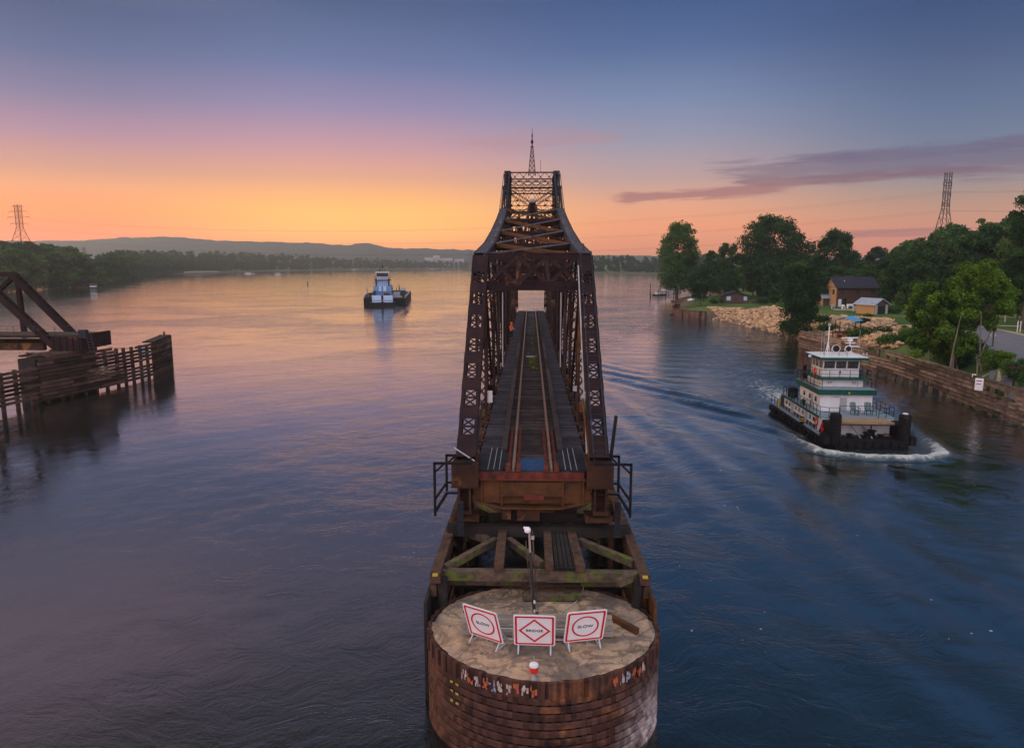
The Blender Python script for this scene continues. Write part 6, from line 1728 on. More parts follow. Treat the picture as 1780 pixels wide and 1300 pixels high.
for k, (px, py, w_, h, lab, lm) in enumerate(((1240, 528, 3, 1.6, 'small bush at the left corner of the cottage', 'mid'), (1255, 527, 3.5, 2.4, 'taller bush against the brick chimney of the cottage', 'mid'), (1325, 528, 5, 2.2, 'bush beneath the wide cottonwood by the board wall', 'dark'),
        (1500, 563, 3.5, 1.0, 'low dark shrub on the lawn in front of the shed', 'deep'), (1430, 562, 5, 1.6, 'shaded shrub beside the overhanging tree', 'dark'), (1440, 575, 6, 1.2, 'low scrub between the stone bank and the overhanging tree', 'mid'),
        (1500, 585, 7, .9, 'strip of rough scrub below the stone band', 'deep'), (1530, 582, 6, .8, 'rough scrub behind the blue-roofed shelter', 'dark'), (1555, 545, 4, 1.8, 'shrub by the right wall of the shed', 'mid'), (1508, 552, 2.4, .8, 'small yellow-green plant at the foot of the shed', 'bright'), (1548, 597, 5, 1.0, 'green scrub right of the lower stone heap', 'mid'))):
    bush(px, py, w_, h, lab, lm, 50 + k, .28, 1800)

# left bank trees
LW = [(-60, 372, 418), (-30, 385, 424), (5, 392, 418), (35, 400, 424), (62, 415, 430), (85, 425, 429), (108, 436, 426), (130, 452, 434), (152, 465, 446), (172, 478, 452), (20, 430, 420), (75, 470, 426), (48, 450, 420), (120, 500, 428), (-10, 415, 414), (205, 620, 437), (225, 720, 436), (140, 470, 438), (10, 384, 416), (150, 530, 436), (180, 560, 441), (-80, 400, 416), (-120, 395, 414), (92, 520, 424)]
for k, (px, D, py) in enumerate(LW):
    wood_tree(k, px, D, hgt(py, D) - 2.0, 'dark bushy tree of the left bank woods behind the cut-off side span', 'woods on the left bank', 1.45)
for k, (px, D, py) in enumerate(((112, 446, 470), (130, 455, 474), (150, 470, 473), (98, 432, 466), (168, 484, 474))):
    wood_tree(k + 3, px, D, hgt(py, D) - 1.5, 'low pale green willow at the water edge by the small landing on the left bank', 'willows at the left landing', 1.6, name='willow_shrub')
# far woods: an endless mass read as one
def far_woods(name, segs, seed, lm, label=None):
    rs = np.random.RandomState(seed); Q = []
    for (px0, D0, y0), (px1, D1, y1), step in segs:
        A, B = at(px0, D0), at(px1, D1); L = (B - A).length; n = max(2, int(L / step))
        for k in range(n + 1):
            t = k / n
            for row in range(3):
                D = D0 + (D1 - D0) * t; px = px0 + (px1 - px0) * t; py = y0 + (y1 - y0) * t
                p = at(px, D + row * 26 + rs.uniform(0, 16)) + V3(rs.uniform(-6, 6), rs.uniform(-6, 6), 0)
                h = (hgt(py, D) - 1.5) * rs.uniform(.80, 1.06) * (1 if row else .82); w_ = h * rs.uniform(.55, .85)
                C, Rr = crown_lobes(rs, h, w_, h * .04, 9, 'round', .30)
                q = leaves(rs, C, Rr, 200, 2.3 + D / 1500); Q.append(q + np.array([p.x, p.y, 1.0]))
    q = np.concatenate(Q); F = np.arange(len(q)).reshape(-1, 4)
    tag(np_mesh(name, q, F, LM[lm]), kind='stuff')
far_woods('far_woods', [((178, 560, 440), (215, 760, 434), 11), ((215, 760, 434), (300, 1060, 434), 12), ((300, 1060, 434), (430, 1360, 437), 13), ((430, 1360, 437), (560, 1640, 444), 15), ((560, 1640, 444), (700, 1900, 451), 17), ((700, 1900, 451), (830, 2200, 454), 20), ((830, 2250, 454), (940, 2300, 454), 26)], 5, 'dark')
far_woods('far_woods', [((985, 1750, 452), (1015, 1110, 443), 24), ((1015, 1110, 443), (1090, 1060, 442), 12), ((1090, 1060, 442), (1150, 1010, 443), 12), ((1150, 1000, 443), (1240, 760, 436), 16)], 6, 'dark')
# reeds on the mud flat
rs = np.random.RandomState(8); Q = []
for _ in range(2600):
    px = rs.uniform(190, 318); D0 = np.interp(px, [190, 215, 250, 300, 318], [505, 655, 830, 1010, 1060]); D = D0 + rs.uniform(3, 60)
    p = at(px, D); C = np.array([[p.x, p.y, 2.2]]); Q.append(leaves(rs, C, np.array([2.0]), 7, 1.8))
q = np.concatenate(Q); tag(np_mesh('reeds', q, np.arange(len(q)).reshape(-1, 4), LM['warm']), kind='stuff')

# ------------------------------------------------------------------ stone banks
def stones(name, seed, n, region, lo, hi, m):
    rs = np.random.RandomState(seed); V = []; F = []
    base = np.array([(0, 0, 1), (0, 0, -1), (1, 0, .1), (-1, 0, -.1), (0, 1, 0), (0, -1, .1), (.6, .6, .6), (-.6, -.6, .55), (.6, -.6, -.5), (-.6, .6, -.5)], float)
    import itertools
    # convex-ish stone from an octahedron cut
    O = np.array([(1, 0, 0), (.5, .8, .1), (-.5, .8, -.1), (-1, 0, .1), (-.5, -.8, 0), (.5, -.8, .1), (.4, .25, .75), (-.45, .2, .7), (0, -.5, .72), (0, 0, -.8)])
    T = [(0, 1, 6), (1, 2, 6), (2, 7, 6), (2, 3, 7), (3, 4, 7), (4, 8, 7), (4, 5, 8), (5, 0, 8), (0, 6, 8), (6, 7, 8), (1, 0, 9), (2, 1, 9), (3, 2, 9), (4, 3, 9), (5, 4, 9), (0, 5, 9)]
    for _ in range(n):
        x, y = region(rs); s = rs.uniform(lo, hi) * np.array([rs.uniform(.8, 1.5), rs.uniform(.7, 1.1), rs.uniform(.5, .9)])
        a = rs.uniform(0, 6.28); R3 = np.array([[math.cos(a), -math.sin(a), 0], [math.sin(a), math.cos(a), 0], [0, 0, 1]]); b = rs.uniform(-.5, .5); R4 = np.array([[1, 0, 0], [0, math.cos(b), -math.sin(b)], [0, math.sin(b), math.cos(b)]])
        p = (O * rs.uniform(.8, 1.2, O.shape) * s) @ R4.T @ R3.T + np.array([x, y, 0])
        V.append((p, x, y)); 
    xs = np.array([v[1] for v in V]); ys = np.array([v[2] for v in V]); hs = land_h(xs, ys)
    VV = []; FF = []
    for i, (p, x, y) in enumerate(V):
        p[:, 2] += hs[i] + rs.uniform(.0, .3); VV.append(p); FF += [tuple(10 * i + j for j in t) for t in T]
    tag(np_mesh(name, np.concatenate(VV), np.array(FF), m), kind='stuff')
M['stone'] = mat('limestone_rubble', (.52, .34, .19), (.34, .22, .13), .9, 1.0, island=.4)
M['stone_wet'] = mat('wet_rubble', (.17, .115, .075), (.09, .065, .045), .8, 1.0, island=.4)
def reg_main(rs):
    while True:
        x, y = rs.uniform(44, 66), rs.uniform(126, 212)
        d = float(shore_dist(np.array([x]), np.array([y]))[0])
        pxl = None
        if .8 < d < 17 + 4 * math.sin(y * .3) and (y < 196 or x > 52): return x, y
def reg_wet(rs):
    while True:
        x, y = rs.uniform(42, 62), rs.uniform(120, 216)
        d = float(shore_dist(np.array([x]), np.array([y]))[0])
        if -1.2 < d < 3.0: return x, y
stones('riprap_stones', 3, 3600, reg_main, .28, .62, M['stone'])
stones('wet_shore_stones', 4, 1500, reg_wet, .25, .55, M['stone_wet'])
def reg_poly(quad):
    pts = [on_land(*q) for q in quad]
    def f(rs):
        u, v = rs.uniform(0, 1), rs.uniform(0, 1)
        a = pts[0].lerp(pts[1], u); b = pts[3].lerp(pts[2], u); p = a.lerp(b, v) ; return p.x + rs.randn() * .4, p.y + rs.randn() * .4
    return f
stones('riprap_band', 5, 900, reg_poly([(1405, 552), (1550, 556), (1545, 570), (1400, 574)]), .3, .62, M['stone'])
stones('stone_heap', 6, 800, reg_poly([(1472, 580), (1520, 582), (1565, 604), (1490, 602)]), .3, .62, M['stone'])
stones('stone_heap', 7, 300, reg_poly([(1552, 571), (1580, 568), (1585, 582), (1560, 590)]), .3, .6, M['stone'])
# ------------------------------------------------------------------ houses
def house(name, label, cat, loc, rz, Lx, Wy, hw_, hr, wall_m, gable_m, roof_m, over=.5, gable_end='x', bands=0):
    """box Lx by Wy, ridge along x; gables at both x ends"""
    t = thing(name, loc, label, cat, rz=rz)
    f = lambda mb, nm, m, par=None: mb.build(nm, m, par or t, world=False)
    wl = f(MB().bb((-Lx / 2, -Wy / 2, -.5), (Lx / 2, Wy / 2, hw_)), 'wall', wall_m)
    if bands:
        mb = MB()
        for k in range(int(hw_ / .3)): mb.bb((-Lx / 2, -Wy / 2 - .03, k * .3 + .02), (Lx / 2, -Wy / 2 + .0, k * .3 + .24))
        f(mb, 'clapboards', wall_m, wl)
    for s in (-1, 1):
        mb = MB(); x = s * (Lx / 2 + .012); mb.add([(x, -Wy / 2, hw_), (x, Wy / 2, hw_), (x, 0, hw_ + hr), (x - s * .2, -Wy / 2, hw_), (x - s * .2, Wy / 2, hw_), (x - s * .2, 0, hw_ + hr)], [(0, 1, 2), (3, 5, 4), (0, 3, 4, 1), (1, 4, 5, 2), (2, 5, 3, 0)])
        if gable_m is not wall_m: mb.bb((min(x, x + s * .03), -Wy / 2, 0), (max(x, x + s * .03), Wy / 2, hw_))
        f(mb, 'gable_wall', gable_m)
    k = (Wy / 2 + over) / (Wy / 2); ez = hw_ + hr - hr * k
    mb = MB()
    for s in (-1, 1):
        xa, xb = -Lx / 2 - over, Lx / 2 + over
        v = [(xa, 0, hw_ + hr + .02), (xb, 0, hw_ + hr + .02), (xb, s * (Wy / 2 + over), ez + .02), (xa, s * (Wy / 2 + over), ez + .02)]
        mb.add(v + [(a, b, c + .16) for a, b, c in v], [(0, 1, 2, 3), (7, 6, 5, 4), (0, 4, 5, 1), (1, 5, 6, 2), (2, 6, 7, 3), (3, 7, 4, 0)])
    f(mb, 'roof', roof_m)
    return t, f
M['glassblue'] = mat('window_glass', (.03, .04, .05), (.05, .06, .07), .1, 1, spec=.6)
M['lit'] = M['conc']
def window(f, x0, x1, z0, z1, y, axis='y', s=-1, m=None, frame=None):
    d = .05
    if axis == 'y':
        fr = f(MB().bb((x0 - .08, y, z0 - .08), (x1 + .08, y + s * .05, z0)).bb((x0 - .08, y, z1), (x1 + .08, y + s * .05, z1 + .08)).bb((x0 - .08, y, z0), (x0, y + s * .05, z1)).bb((x1, y, z0), (x1 + .08, y + s * .05, z1)).bb(((x0 + x1) / 2 - .03, y, z0), ((x0 + x1) / 2 + .03, y + s * .05, z1)), 'window', frame or M['white'])
        f(MB().bb((x0, y, z0), (x1, y + s * .025, z1)), 'pane', m or M['glassblue'], fr)
    else:
        fr = f(MB().bb((y, x0 - .08, z0 - .08), (y + s * .05, x1 + .08, z0)).bb((y, x0 - .08, z1), (y + s * .05, x1 + .08, z1 + .08)).bb((y, x0 - .08, z0), (y + s * .05, x0, z1)).bb((y, x1, z0), (y + s * .05, x1 + .08, z1)), 'window', frame or M['white'])
        f(MB().bb((y, x0, z0), (y + s * .025, x1, z1)), 'pane', m or M['glassblue'], fr)
# brown two-storey house with ochre gable
hp = on_land(1484, 533, 3.3)
hp.y += 3.5; hp.x += .3
hs, hf = house('two_storey_house', 'brown clapboard two-storey house with an ochre gable and dark shingle roof above the lawn', 'house', hp, R(3), 11.2, 7.9, 5.4, 2.6, M['brick'], M['gable'], M['roofdark'], .6, bands=1)
for x in (-4.2, .2, 4.4): window(hf, x - .45, x + .45, 3.5, 4.6, -3.98, frame=M['roofdark'])
hf(MB().bb((-5.2, -4.02, 0), (-4.3, -3.96, 2.05)), 'door', M['white']); hf(MB().bb((-3.9, -4.02, 0), (-2.9, -3.96, 2.3)), 'dark_doorway', M['glass']); hf(MB().bb((.2, -4.02, 0), (2.0, -3.96, 2.3)), 'dark_doorway', M['glass'])
for y in (-1.9, 1.6): window(hf, y - .5, y + .5, 3.4, 4.6, -5.66, 'x', -1, frame=M['brownwood'])
hf(MB().bb((-5.72, -3.9, 5.3), (-5.62, 3.9, 5.45)).bb((-5.72, -3.9, 0), (-5.62, -3.7, 5.3)), 'trim', M['brownwood'])
hf(MB().tube((-2.8, -1.9, 6.5), (-2.8, -1.9, 7.2), .12, 8), 'roof_vent', M['white'])
# small annex with metal roof
ap = on_land(1443, 531, 3.3); ap.y += 1
an, af = house('annex', 'small annex with a pale metal roof at the left end of the brown house', 'outbuilding', ap, R(2), 5.2, 4.2, 2.3, 1.3, M['brownwood'], M['gable'], M['roofmetal'], .5)
af(MB().bb((.4, -2.16, .1), (2.5, -2.1, 2.1)), 'dark_opening', M['glass'])
# shed
shp = on_land(1522, 546, 3.1); shp.y += 2.2
sh, sf = house('shed', 'small ochre shed with a pale metal roof and dark garage opening, nearest the bank tree', 'shed', shp, R(-66), 5.2, 4.2, 2.35, 1.15, M['gable'], M['brownwood'], M['roofmetal'], .55)
sf(MB().bb((2.62, -1.2, 0), (2.70, 1.3, 1.9)), 'garage_opening', M['glass'])
sf(MB().bb((2.60, -2.05, -.2), (2.74, -1.25, 2.2)).bb((2.60, 1.35, -.2), (2.74, 2.05, 2.2)), 'stone_pier', M['conc'])
sf(MB().bb((-2.4, -2.08, .7), (-1.9, -2.02, 2.0)).bb((-.9, -2.08, .9), (1.3, -2.02, 1.8)), 'board_panel', M['timber_right'])
for k, (px, py, w_, h, lab, m_) in enumerate(((1478, 536, 1.7, .9, 'white table on the terrace of the brown house', 'white'), (1466, 537, .8, .9, 'white garden seat by the white door of the house', 'white'), (1448, 537, .9, .9, 'pale garden seat under the annex', 'conc'), (1488, 541, 1.6, 1.0, 'pale grill trolley between the terrace and the shed', 'conc'))):
    p = on_land(px, py, 3.2)
    t = thing('garden_seat' if 'seat' in lab else ('terrace_table' if k == 0 else 'grill_trolley'), p, lab, 'garden furniture', rz=R(2))
    MB().bb((-w_ / 2, -.4, h * .75), (w_ / 2, .4, h * .85)).build('top', M[m_], t, world=False)
    MB().bb((-w_ / 2 + .05, -.35, 0), (-w_ / 2 + .15, .35, h * .75)).bb((w_ / 2 - .15, -.35, 0), (w_ / 2 - .05, .35, h * .75)).bb((-w_ / 2, .3, h * .8), (w_ / 2, .38, h * 1.25)).build('frame', M[m_], t, world=False)
tp0 = on_land(1478, 539, 3.2)
tag(MB().box((tp0.x, tp0.y, tp0.z + .06), (8, 2.6, .22), rz=R(2)).build('terrace', M['conc']), kind='structure')
# cottage
cp_ = on_land(1279, 527, 2.0); cp_.y += 2.5
ct_, cf = house('cottage', 'small grey-brown cottage with a low shingle roof and brick chimney on the lawn', 'cottage', cp_, R(90 - 6), 7.2, 8.2, 2.5, 1.35, M['brownwood'], M['brownwood'], M['roofdark'], .6)
for y in (-3.0,): pass
for y0, y1 in ((-2.9, -1.7), (2.6, 3.5)): window(cf, -y1, -y0, 1.05, 2.2, -3.63, 'x', -1, m=M['paleblue'])
cf(MB().bb((-3.67, -.5, 0), (-3.62, .5, 2.0)), 'door', M['brick']); cf(MB().bb((-4.6, -2.6, .2), (-3.7, 2.6, .34)).bb((-4.6, -2.6, .3), (-4.55, 2.6, .8)), 'porch', M['brownwood'])
cf(MB().bb((-3.2, 3.95, -.3), (-2.4, 4.65, 4.3)), 'chimney', M['brick'])
# ochre gable half hidden in the trees
gp = at(1247, 300, 3.0)
g2_, gf = house('hidden_house', 'pale ochre gable of a house half hidden by trees behind the cottage', 'house', gp, R(78), 9, 7.5, 7.2, 3.2, M['gable'], M['gable'], M['roofdark'], .5)
for y in (-1.2, 1.2): window(gf, y - .5, y + .5, 4.0, 5.6, -4.55, 'x', -1)
# grey board wall beside the cottage
w0, w1 = on_land(1307, 527, 2.4), on_land(1338, 527, 2.6)
bw = thing('board_wall', ((w0.x + w1.x) / 2, (w0.y + w1.y) / 2, w0.z), 'long low grey board wall running from the cottage to the foot of the wide cottonwood', 'wall')
MB().beam(w0 + V3(0, 0, .45), w1 + V3(0, 0, .35), .15, 1.0, (0, 1, 0)).build('boards', M['brownwood'], bw); MB().beam(w0 + V3(0, 0, 1.0), w1 + V3(0, 0, .9), .4, .1, (0, 1, 0)).build('coping', M['conc'], bw)
# sheet-piled point
sw = [P(*q) for q in ((1182, 537), (1169, 541), (1173, 547), (1186, 550), (1199, 551.5), (1214, 552), (1227, 553))]
SWT = thing('sheet_pile_edge', (sw[3].x, sw[3].y, 0), 'rust-red sheet-piled edge holding the lawn of the cottage point', 'retaining wall')
mb = MB()
for a, b in zip(sw, sw[1:]):
    n_ = max(2, int((b - a).length / .5))
    for k in range(n_):
        p, q = a.lerp(b, k / n_), a.lerp(b, (k + 1) / n_); d = (q - p).normalized(); nr = V3(d.y, -d.x, 0) * (.16 if k % 2 else .0)
        mb.beam(p + nr + V3(0, 0, .45), q + nr + V3(0, 0, .45), .12, 2.5, (d.y, -d.x, 0))
M['pile_red'] = mat('pale_rust_pile', (.22, .115, .085), (.10, .055, .045), .8, .8, island=.25)
mb.build('sheet_piles', M['pile_red'], SWT)
mb = MB()
for a, b in zip(sw, sw[1:]): mb.beam(a + V3(0, 0, 1.74), b + V3(0, 0, 1.74), .35, .12, (0, 1, 0))
mb.build('cap_rail', M['timber_dark'], SWT)
for k in range(5):
    p = sw[3].lerp(sw[6], k / 4); MB().tube(p + V3(-.1, -.5, -1), p + V3(-.1, -.5, 1.9), .17, 8).build('pile', M['timber_dark'], SWT)
# docks by the lone tree
def dock(px0, py0, px1, py1, w_, label, z=.45):
    a, b = P(px0, py0, z), P(px1, py1, z); t = thing('dock', ((a.x + b.x) / 2, (a.y + b.y) / 2, 0), label, 'dock')
    MB().beam(a, b, w_, .3, (0, 1, 0)).build('deck', M['timber_grey'], t)
    d = (b - a)
    for k in range(4):
        p = a + d * (k / 3); MB().tube((p.x, p.y - w_ / 2, -1), (p.x, p.y - w_ / 2, 2.4 + (k % 2) * 1.4), .16, 8).build('pile', M['timber_dark'], t)
    return t
dock(1130, 516, 1170, 516, 2.0, 'long floating dock reaching out from the tip of the bank')
dock(1150, 511, 1182, 505, 1.8, 'sloping gangway dock just behind the floating dock', .9)
for k, (px, py, h, lab) in enumerate(((1130, 518, 6.2, 'mooring post at the outer end of the floating dock'), (1147, 517, 7.6, 'tallest mooring post beside the small moored boat'), (1158, 513, 5.5, 'mooring post between the boat and the gangway'), (1178, 524, 5.0, 'mooring post next to the pale moored barge'), (1164, 507, 6.5, 'mooring post behind the gangway'), (1168, 505, 6.8, 'mooring post nearest the lone tree trunk'))):
    p = P(px, py); tag(MB().tube(p + V3(0, 0, -1), p + V3(0, 0, h), .16, 8).lathe((p.x, p.y, h), [(.2, 0), (.2, .1), (.02, .3)], 8).build('mooring_post', M['timber_dark']), lab, 'mooring post')
def small_boat(px, py, L, W_, label, m, cabin=True, rz=0.0, top=None):
    p = P(px, py); t = thing('moored_boat', (p.x, p.y, 0), label, 'boat', rz=rz)
    f = lambda mb, nm, mm: mb.build(nm, mm, t, world=False)
    pl = [(-L / 2, -W_ / 2), (L * .2, -W_ / 2), (L / 2, 0), (L * .2, W_ / 2), (-L / 2, W_ / 2)]; n_ = 5
    f(MB().add([(x * .9, y * .8, -.2) for x, y in pl] + [(x, y, .7) for x, y in pl], [(i, (i + 1) % n_, n_ + (i + 1) % n_, n_ + i) for i in range(n_)] + [tuple(range(n_))[::-1], tuple(range(n_, 2 * n_))]), 'hull', m)
    if cabin:
        f(MB().bb((-L * .3, -W_ * .35, .7), (L * .1, W_ * .35, 1.5)), 'cabin', M['white'])
        for x in (-L * .3, L * .1):
            for y in (-W_ * .35, W_ * .35): f(MB().tube((x, y, 1.5), (x, y, 2.4), .05, 5), 'canopy_pole', M['galv'])
        f(MB().bb((-L * .36, -W_ * .45, 2.4), (L * .16, W_ * .45, 2.52)), 'canopy', top or M['conc'])
    return t
small_boat(1147, 514, 7, 2.6, 'small dark motorboat with a pale canopy moored at the floating dock', M['hullgrey'], rz=.1)
small_boat(1160, 508, 9, 3, 'pale pontoon boat moored behind the gangway', M['conc'], rz=.05, top=M['gravel'])
small_boat(1186, 525, 9, 2.5, 'pale pink flat barge moored behind the cottage point', M['pile_red'], cabin=False)
p = on_land(1203, 523, 1.5)
tag(MB().beam(p + V3(-.9, 0, .3), p + V3(.9, .3, .8), .9, .5).beam(p + V3(-1.6, .2, .2), p + V3(-.6, .3, .4), .6, .3).build('upturned_skiff', M['white']), 'small white upturned skiff lying on the lawn edge', 'boat')
for k, (px, py) in enumerate(((127, 497), (145, 500), (165, 501))):
    small_boat(px, py, 8, 3, ['white motorboat pulled up at the left bank landing, farthest left', 'reddish motorboat at the left bank landing, between two others', 'blue grey motorboat at the left bank landing, farthest right'][k], [M['white'], M['pile_red'], M['hullgrey']][k], cabin=k != 1, rz=.2)
small_boat(434, 476, 16, 6, 'tiny white cruiser moored along the far left shore', M['white'], rz=.1); small_boat(485, 477, 14, 5, 'low pale boat near the far left shore, right of the white cruiser', M['conc'], rz=.1)
small_boat(737, 467.6, 40, 12, 'pale excursion boat far upriver, left one of two near the bridge', M['white'], rz=.0); small_boat(750, 467.6, 34, 12, 'pale excursion boat far upriver, right one of two near the bridge', M['white'])
small_boat(618, 469.2, 30, 9, 'pale barge far upriver left of the distant towboat', M['conc'])
for px, py, lab in ((535, 495, 'black channel buoy on the pink water left of the distant towboat'), (722, 474.5, 'tiny dark buoy far upriver, right of the distant towboat'), (575, 478, 'tiny buoy upriver between the shore and the distant towboat')):
    p = P(px, py); s = .9 if px == 535 else 1.6
    tag(MB().lathe((p.x, p.y, -.3), [(.5 * s, 0), (.55 * s, .6), (.4 * s, .7), (.35 * s, 2.2), (.1, 2.5)], 10).build('channel_buoy', M['black']), lab, 'buoy')
# blue-roofed shelter
gp = on_land(1472, 588, 1.5)
GZ = thing('viewing_shelter', (gp.x, gp.y, gp.z), 'small open shelter with a bright blue roof on a red-brown platform behind the guide wall', 'shelter', rz=R(-8))
f = lambda mb, nm, m: mb.build(nm, m, GZ, world=False)
gzb = hgt(576, gp.y) - gp.z
f(MB().bb((-2.2, -1.8, gzb - .12), (2.2, 1.8, gzb + .05)).bb((-3.3, -1.9, gzb - .15), (-2.2, -1.2, gzb)), 'platform', M['rust_red'])
for x in (-2.1, 2.1):
    for y in (-1.7, 1.7):
        f(MB().bb((x - .08, y - .08, -.8), (x + .08, y + .08, gzb - .12)), 'platform_post', M['timber']); f(MB().bb((x * .85 - .06, y * .85 - .06, gzb), (x * .85 + .06, y * .85 + .06, gzb + 2.2)), 'roof_post', M['black'])
mb = MB(); z = gzb + 2.15
for s in (-1, 1):
    v = [(-2.1, 0, z + .75), (2.1, 0, z + .75), (2.1, s * 2.0, z), (-2.1, s * 2.0, z)]; mb.add(v + [(a, b, c + .08) for a, b, c in v], [(0, 1, 2, 3), (7, 6, 5, 4), (0, 4, 5, 1), (1, 5, 6, 2), (2, 6, 7, 3), (3, 7, 4, 0)])
mb.xf(Matrix.Rotation(R(55), 4, 'Z')); f(mb, 'roof', M['roofblue'])
mb = MB()
for k in range(9): mb.bb((-2.1 + k * .52, -1.75, gzb + .05), (-2.06 + k * .52, -1.71, gzb + .95))
mb.bb((-2.1, -1.76, gzb + .92), (2.1, -1.70, gzb + .98)); f(mb, 'railing', M['black'])
# ------------------------------------------------------------------ road, verge, sign, poles
rc = [on_land(*q) for q in ((1640, 566, 3.2), (1690, 576, 3.2), (1728, 586, 3.2), (1762, 600, 3.2), (1800, 626, 3.2), (1830, 680, 3.2))]
def strip(pts, wl, wr, dz, name, m, kind='structure', sub=6):
    P2 = []
    for a, b in zip(pts, pts[1:]):
        for k in range(sub): P2.append(a.lerp(b, k / sub))
    P2.append(pts[-1]); V = []; F = []
    P2 = [Vector((p.x, p.y, 0)) for p in P2]
    for _ in range(4): P2 = [P2[0]] + [(P2[i - 1] + P2[i] * 2 + P2[i + 1]) / 4 for i in range(1, len(P2) - 1)] + [P2[-1]]
    for i, p in enumerate(P2):
        d = (P2[min(i + 1, len(P2) - 1)] - P2[max(i - 1, 0)]).normalized(); nr = V3(d.y, -d.x, 0)
        for j in range(7):
            q = p + nr * (-wl + (wl + wr) * j / 6); V.append((q.x, q.y, gz(q.x, q.y) + dz))
    for i in range(len(P2) - 1):
        for j in range(6): F.append((i * 7 + j, i * 7 + j + 1, (i + 1) * 7 + j + 1, (i + 1) * 7 + j))
    return tag(np_mesh(name, V, F, m, smooth=True), kind=kind), P2
strip(rc, 6.6, 6.2, .05, 'road_shoulder', M['gravel']); strip(rc, 5.2, 5.0, .10, 'road', M['asphalt'])
a = on_land(1725, 604, 3.2)
RS = thing('road_sign', (a.x, a.y, a.z), 'back of a diamond road sign on a wooden post beside the grey road', 'sign', rz=R(12))
MB().bb((-.07, -.07, -.3), (.07, .07, 2.3)).build('post', M['timber'], RS, world=False)
MB().box((0, .1, 1.75), (.78, .02, .78), ry=R(45)).build('plate', M['galv'], RS, world=False)
for px, py, py2, lab in ((1747, 560, 468, 'pale wooden utility pole with a crossarm beside the road woods'), (1544, 533, 481, 'slim pale utility pole between the brown house and the bank tree')):
    p = on_land(px, py, 3.2); D = math.hypot(p.x, p.y); h = hgt(py2, D) - p.z
    t = thing('utility_pole', (p.x, p.y, p.z), lab, 'pole')
    MB().tube(p + V3(0, 0, -.5), p + V3(0, 0, h), .15, 8, .10).build('shaft', M['conc'] if px > 1700 else M['pole'], t)
    MB().bb((p.x - .9, p.y - .06, p.z + h - .6), (p.x + .9, p.y + .06, p.z + h - .48)).build('crossarm', M['pole'], t)
    q = p + V3(0, 0, h - .4)
    for dz in (0, -1.2):
        pts = [q + V3(dz * .1 + (26 - dz * 2) * k / 8, -30 * k / 8, dz - 1.0 * math.sin(math.pi * k / 8)) for k in range(9)]
        if px > 1700: tag(MB().path(pts, .03, 4).build('overhead_wire', M['wire']), ['overhead wire from the top of the roadside utility pole', 'overhead wire slung lower on the roadside utility pole'][0 if dz == 0 else 1], 'wire')
for px, py, lab in ((1768, 577, 'slim white marker post on the verge beyond the road, left of two'), (1773, 577, 'slim white marker post on the verge beyond the road, right of two')):
    p = on_land(px, py, 3.2); tag(MB().bb(p + V3(-.06, -.04, -.2), p + V3(.06, .04, 1.9)).bb(p + V3(-.07, -.05, 1.7), p + V3(.07, .05, 1.82)).build('marker_post', M['white']), lab, 'post')
ls0 = [at(x_, d_) for x_, d_ in ((92, 452), (135, 482), (186, 512), (201, 650), (246, 835), (296, 1020), (330, 1100), (380, 1210))]
strip(ls0, 9, 4, .12, 'sand_shore', M['gravel'])
st0 = [on_land(*q) for q in ((1735, 566.5, 3.3), (1790, 568, 3.3), (1860, 572, 3.3))]
strip(st0, 1.2, 1.2, .04, 'path', M['gravel'])
# rusty frame at the end of the wall
q0, q1 = rpos(0)[0], None
fa = P(1762, 662, 3.1)
RF = thing('rusty_frame', (fa.x, fa.y, 2.6), 'rusty angle-iron frame standing behind the guide wall near the large notice board', 'steel frame')
mb = MB(); 
for k in range(3):
    o = fa + V3(k * 1.9, -k * .5, 0); mb.beam(o + V3(0, 0, -1.2), o + V3(0, 0, 1.35), .12, .12)
    mb.beam(o + V3(.1, 0, .6), o + V3(.7, 0, 1.25), .09, .09, (0, 1, 0))
mb.build('frame_post', M['black'], RF); MB().beam(fa + V3(-.9, .2, 1.4), fa + V3(5.2, -1.3, 1.4), .22, .16, (0, 0, 1)).build('top_beam', SI, RF); MB().bb(fa + V3(1.75, -.6, -.4), fa + V3(2.05, -.5, .6)).build('orange_marker', M['rust_orange'], RF)
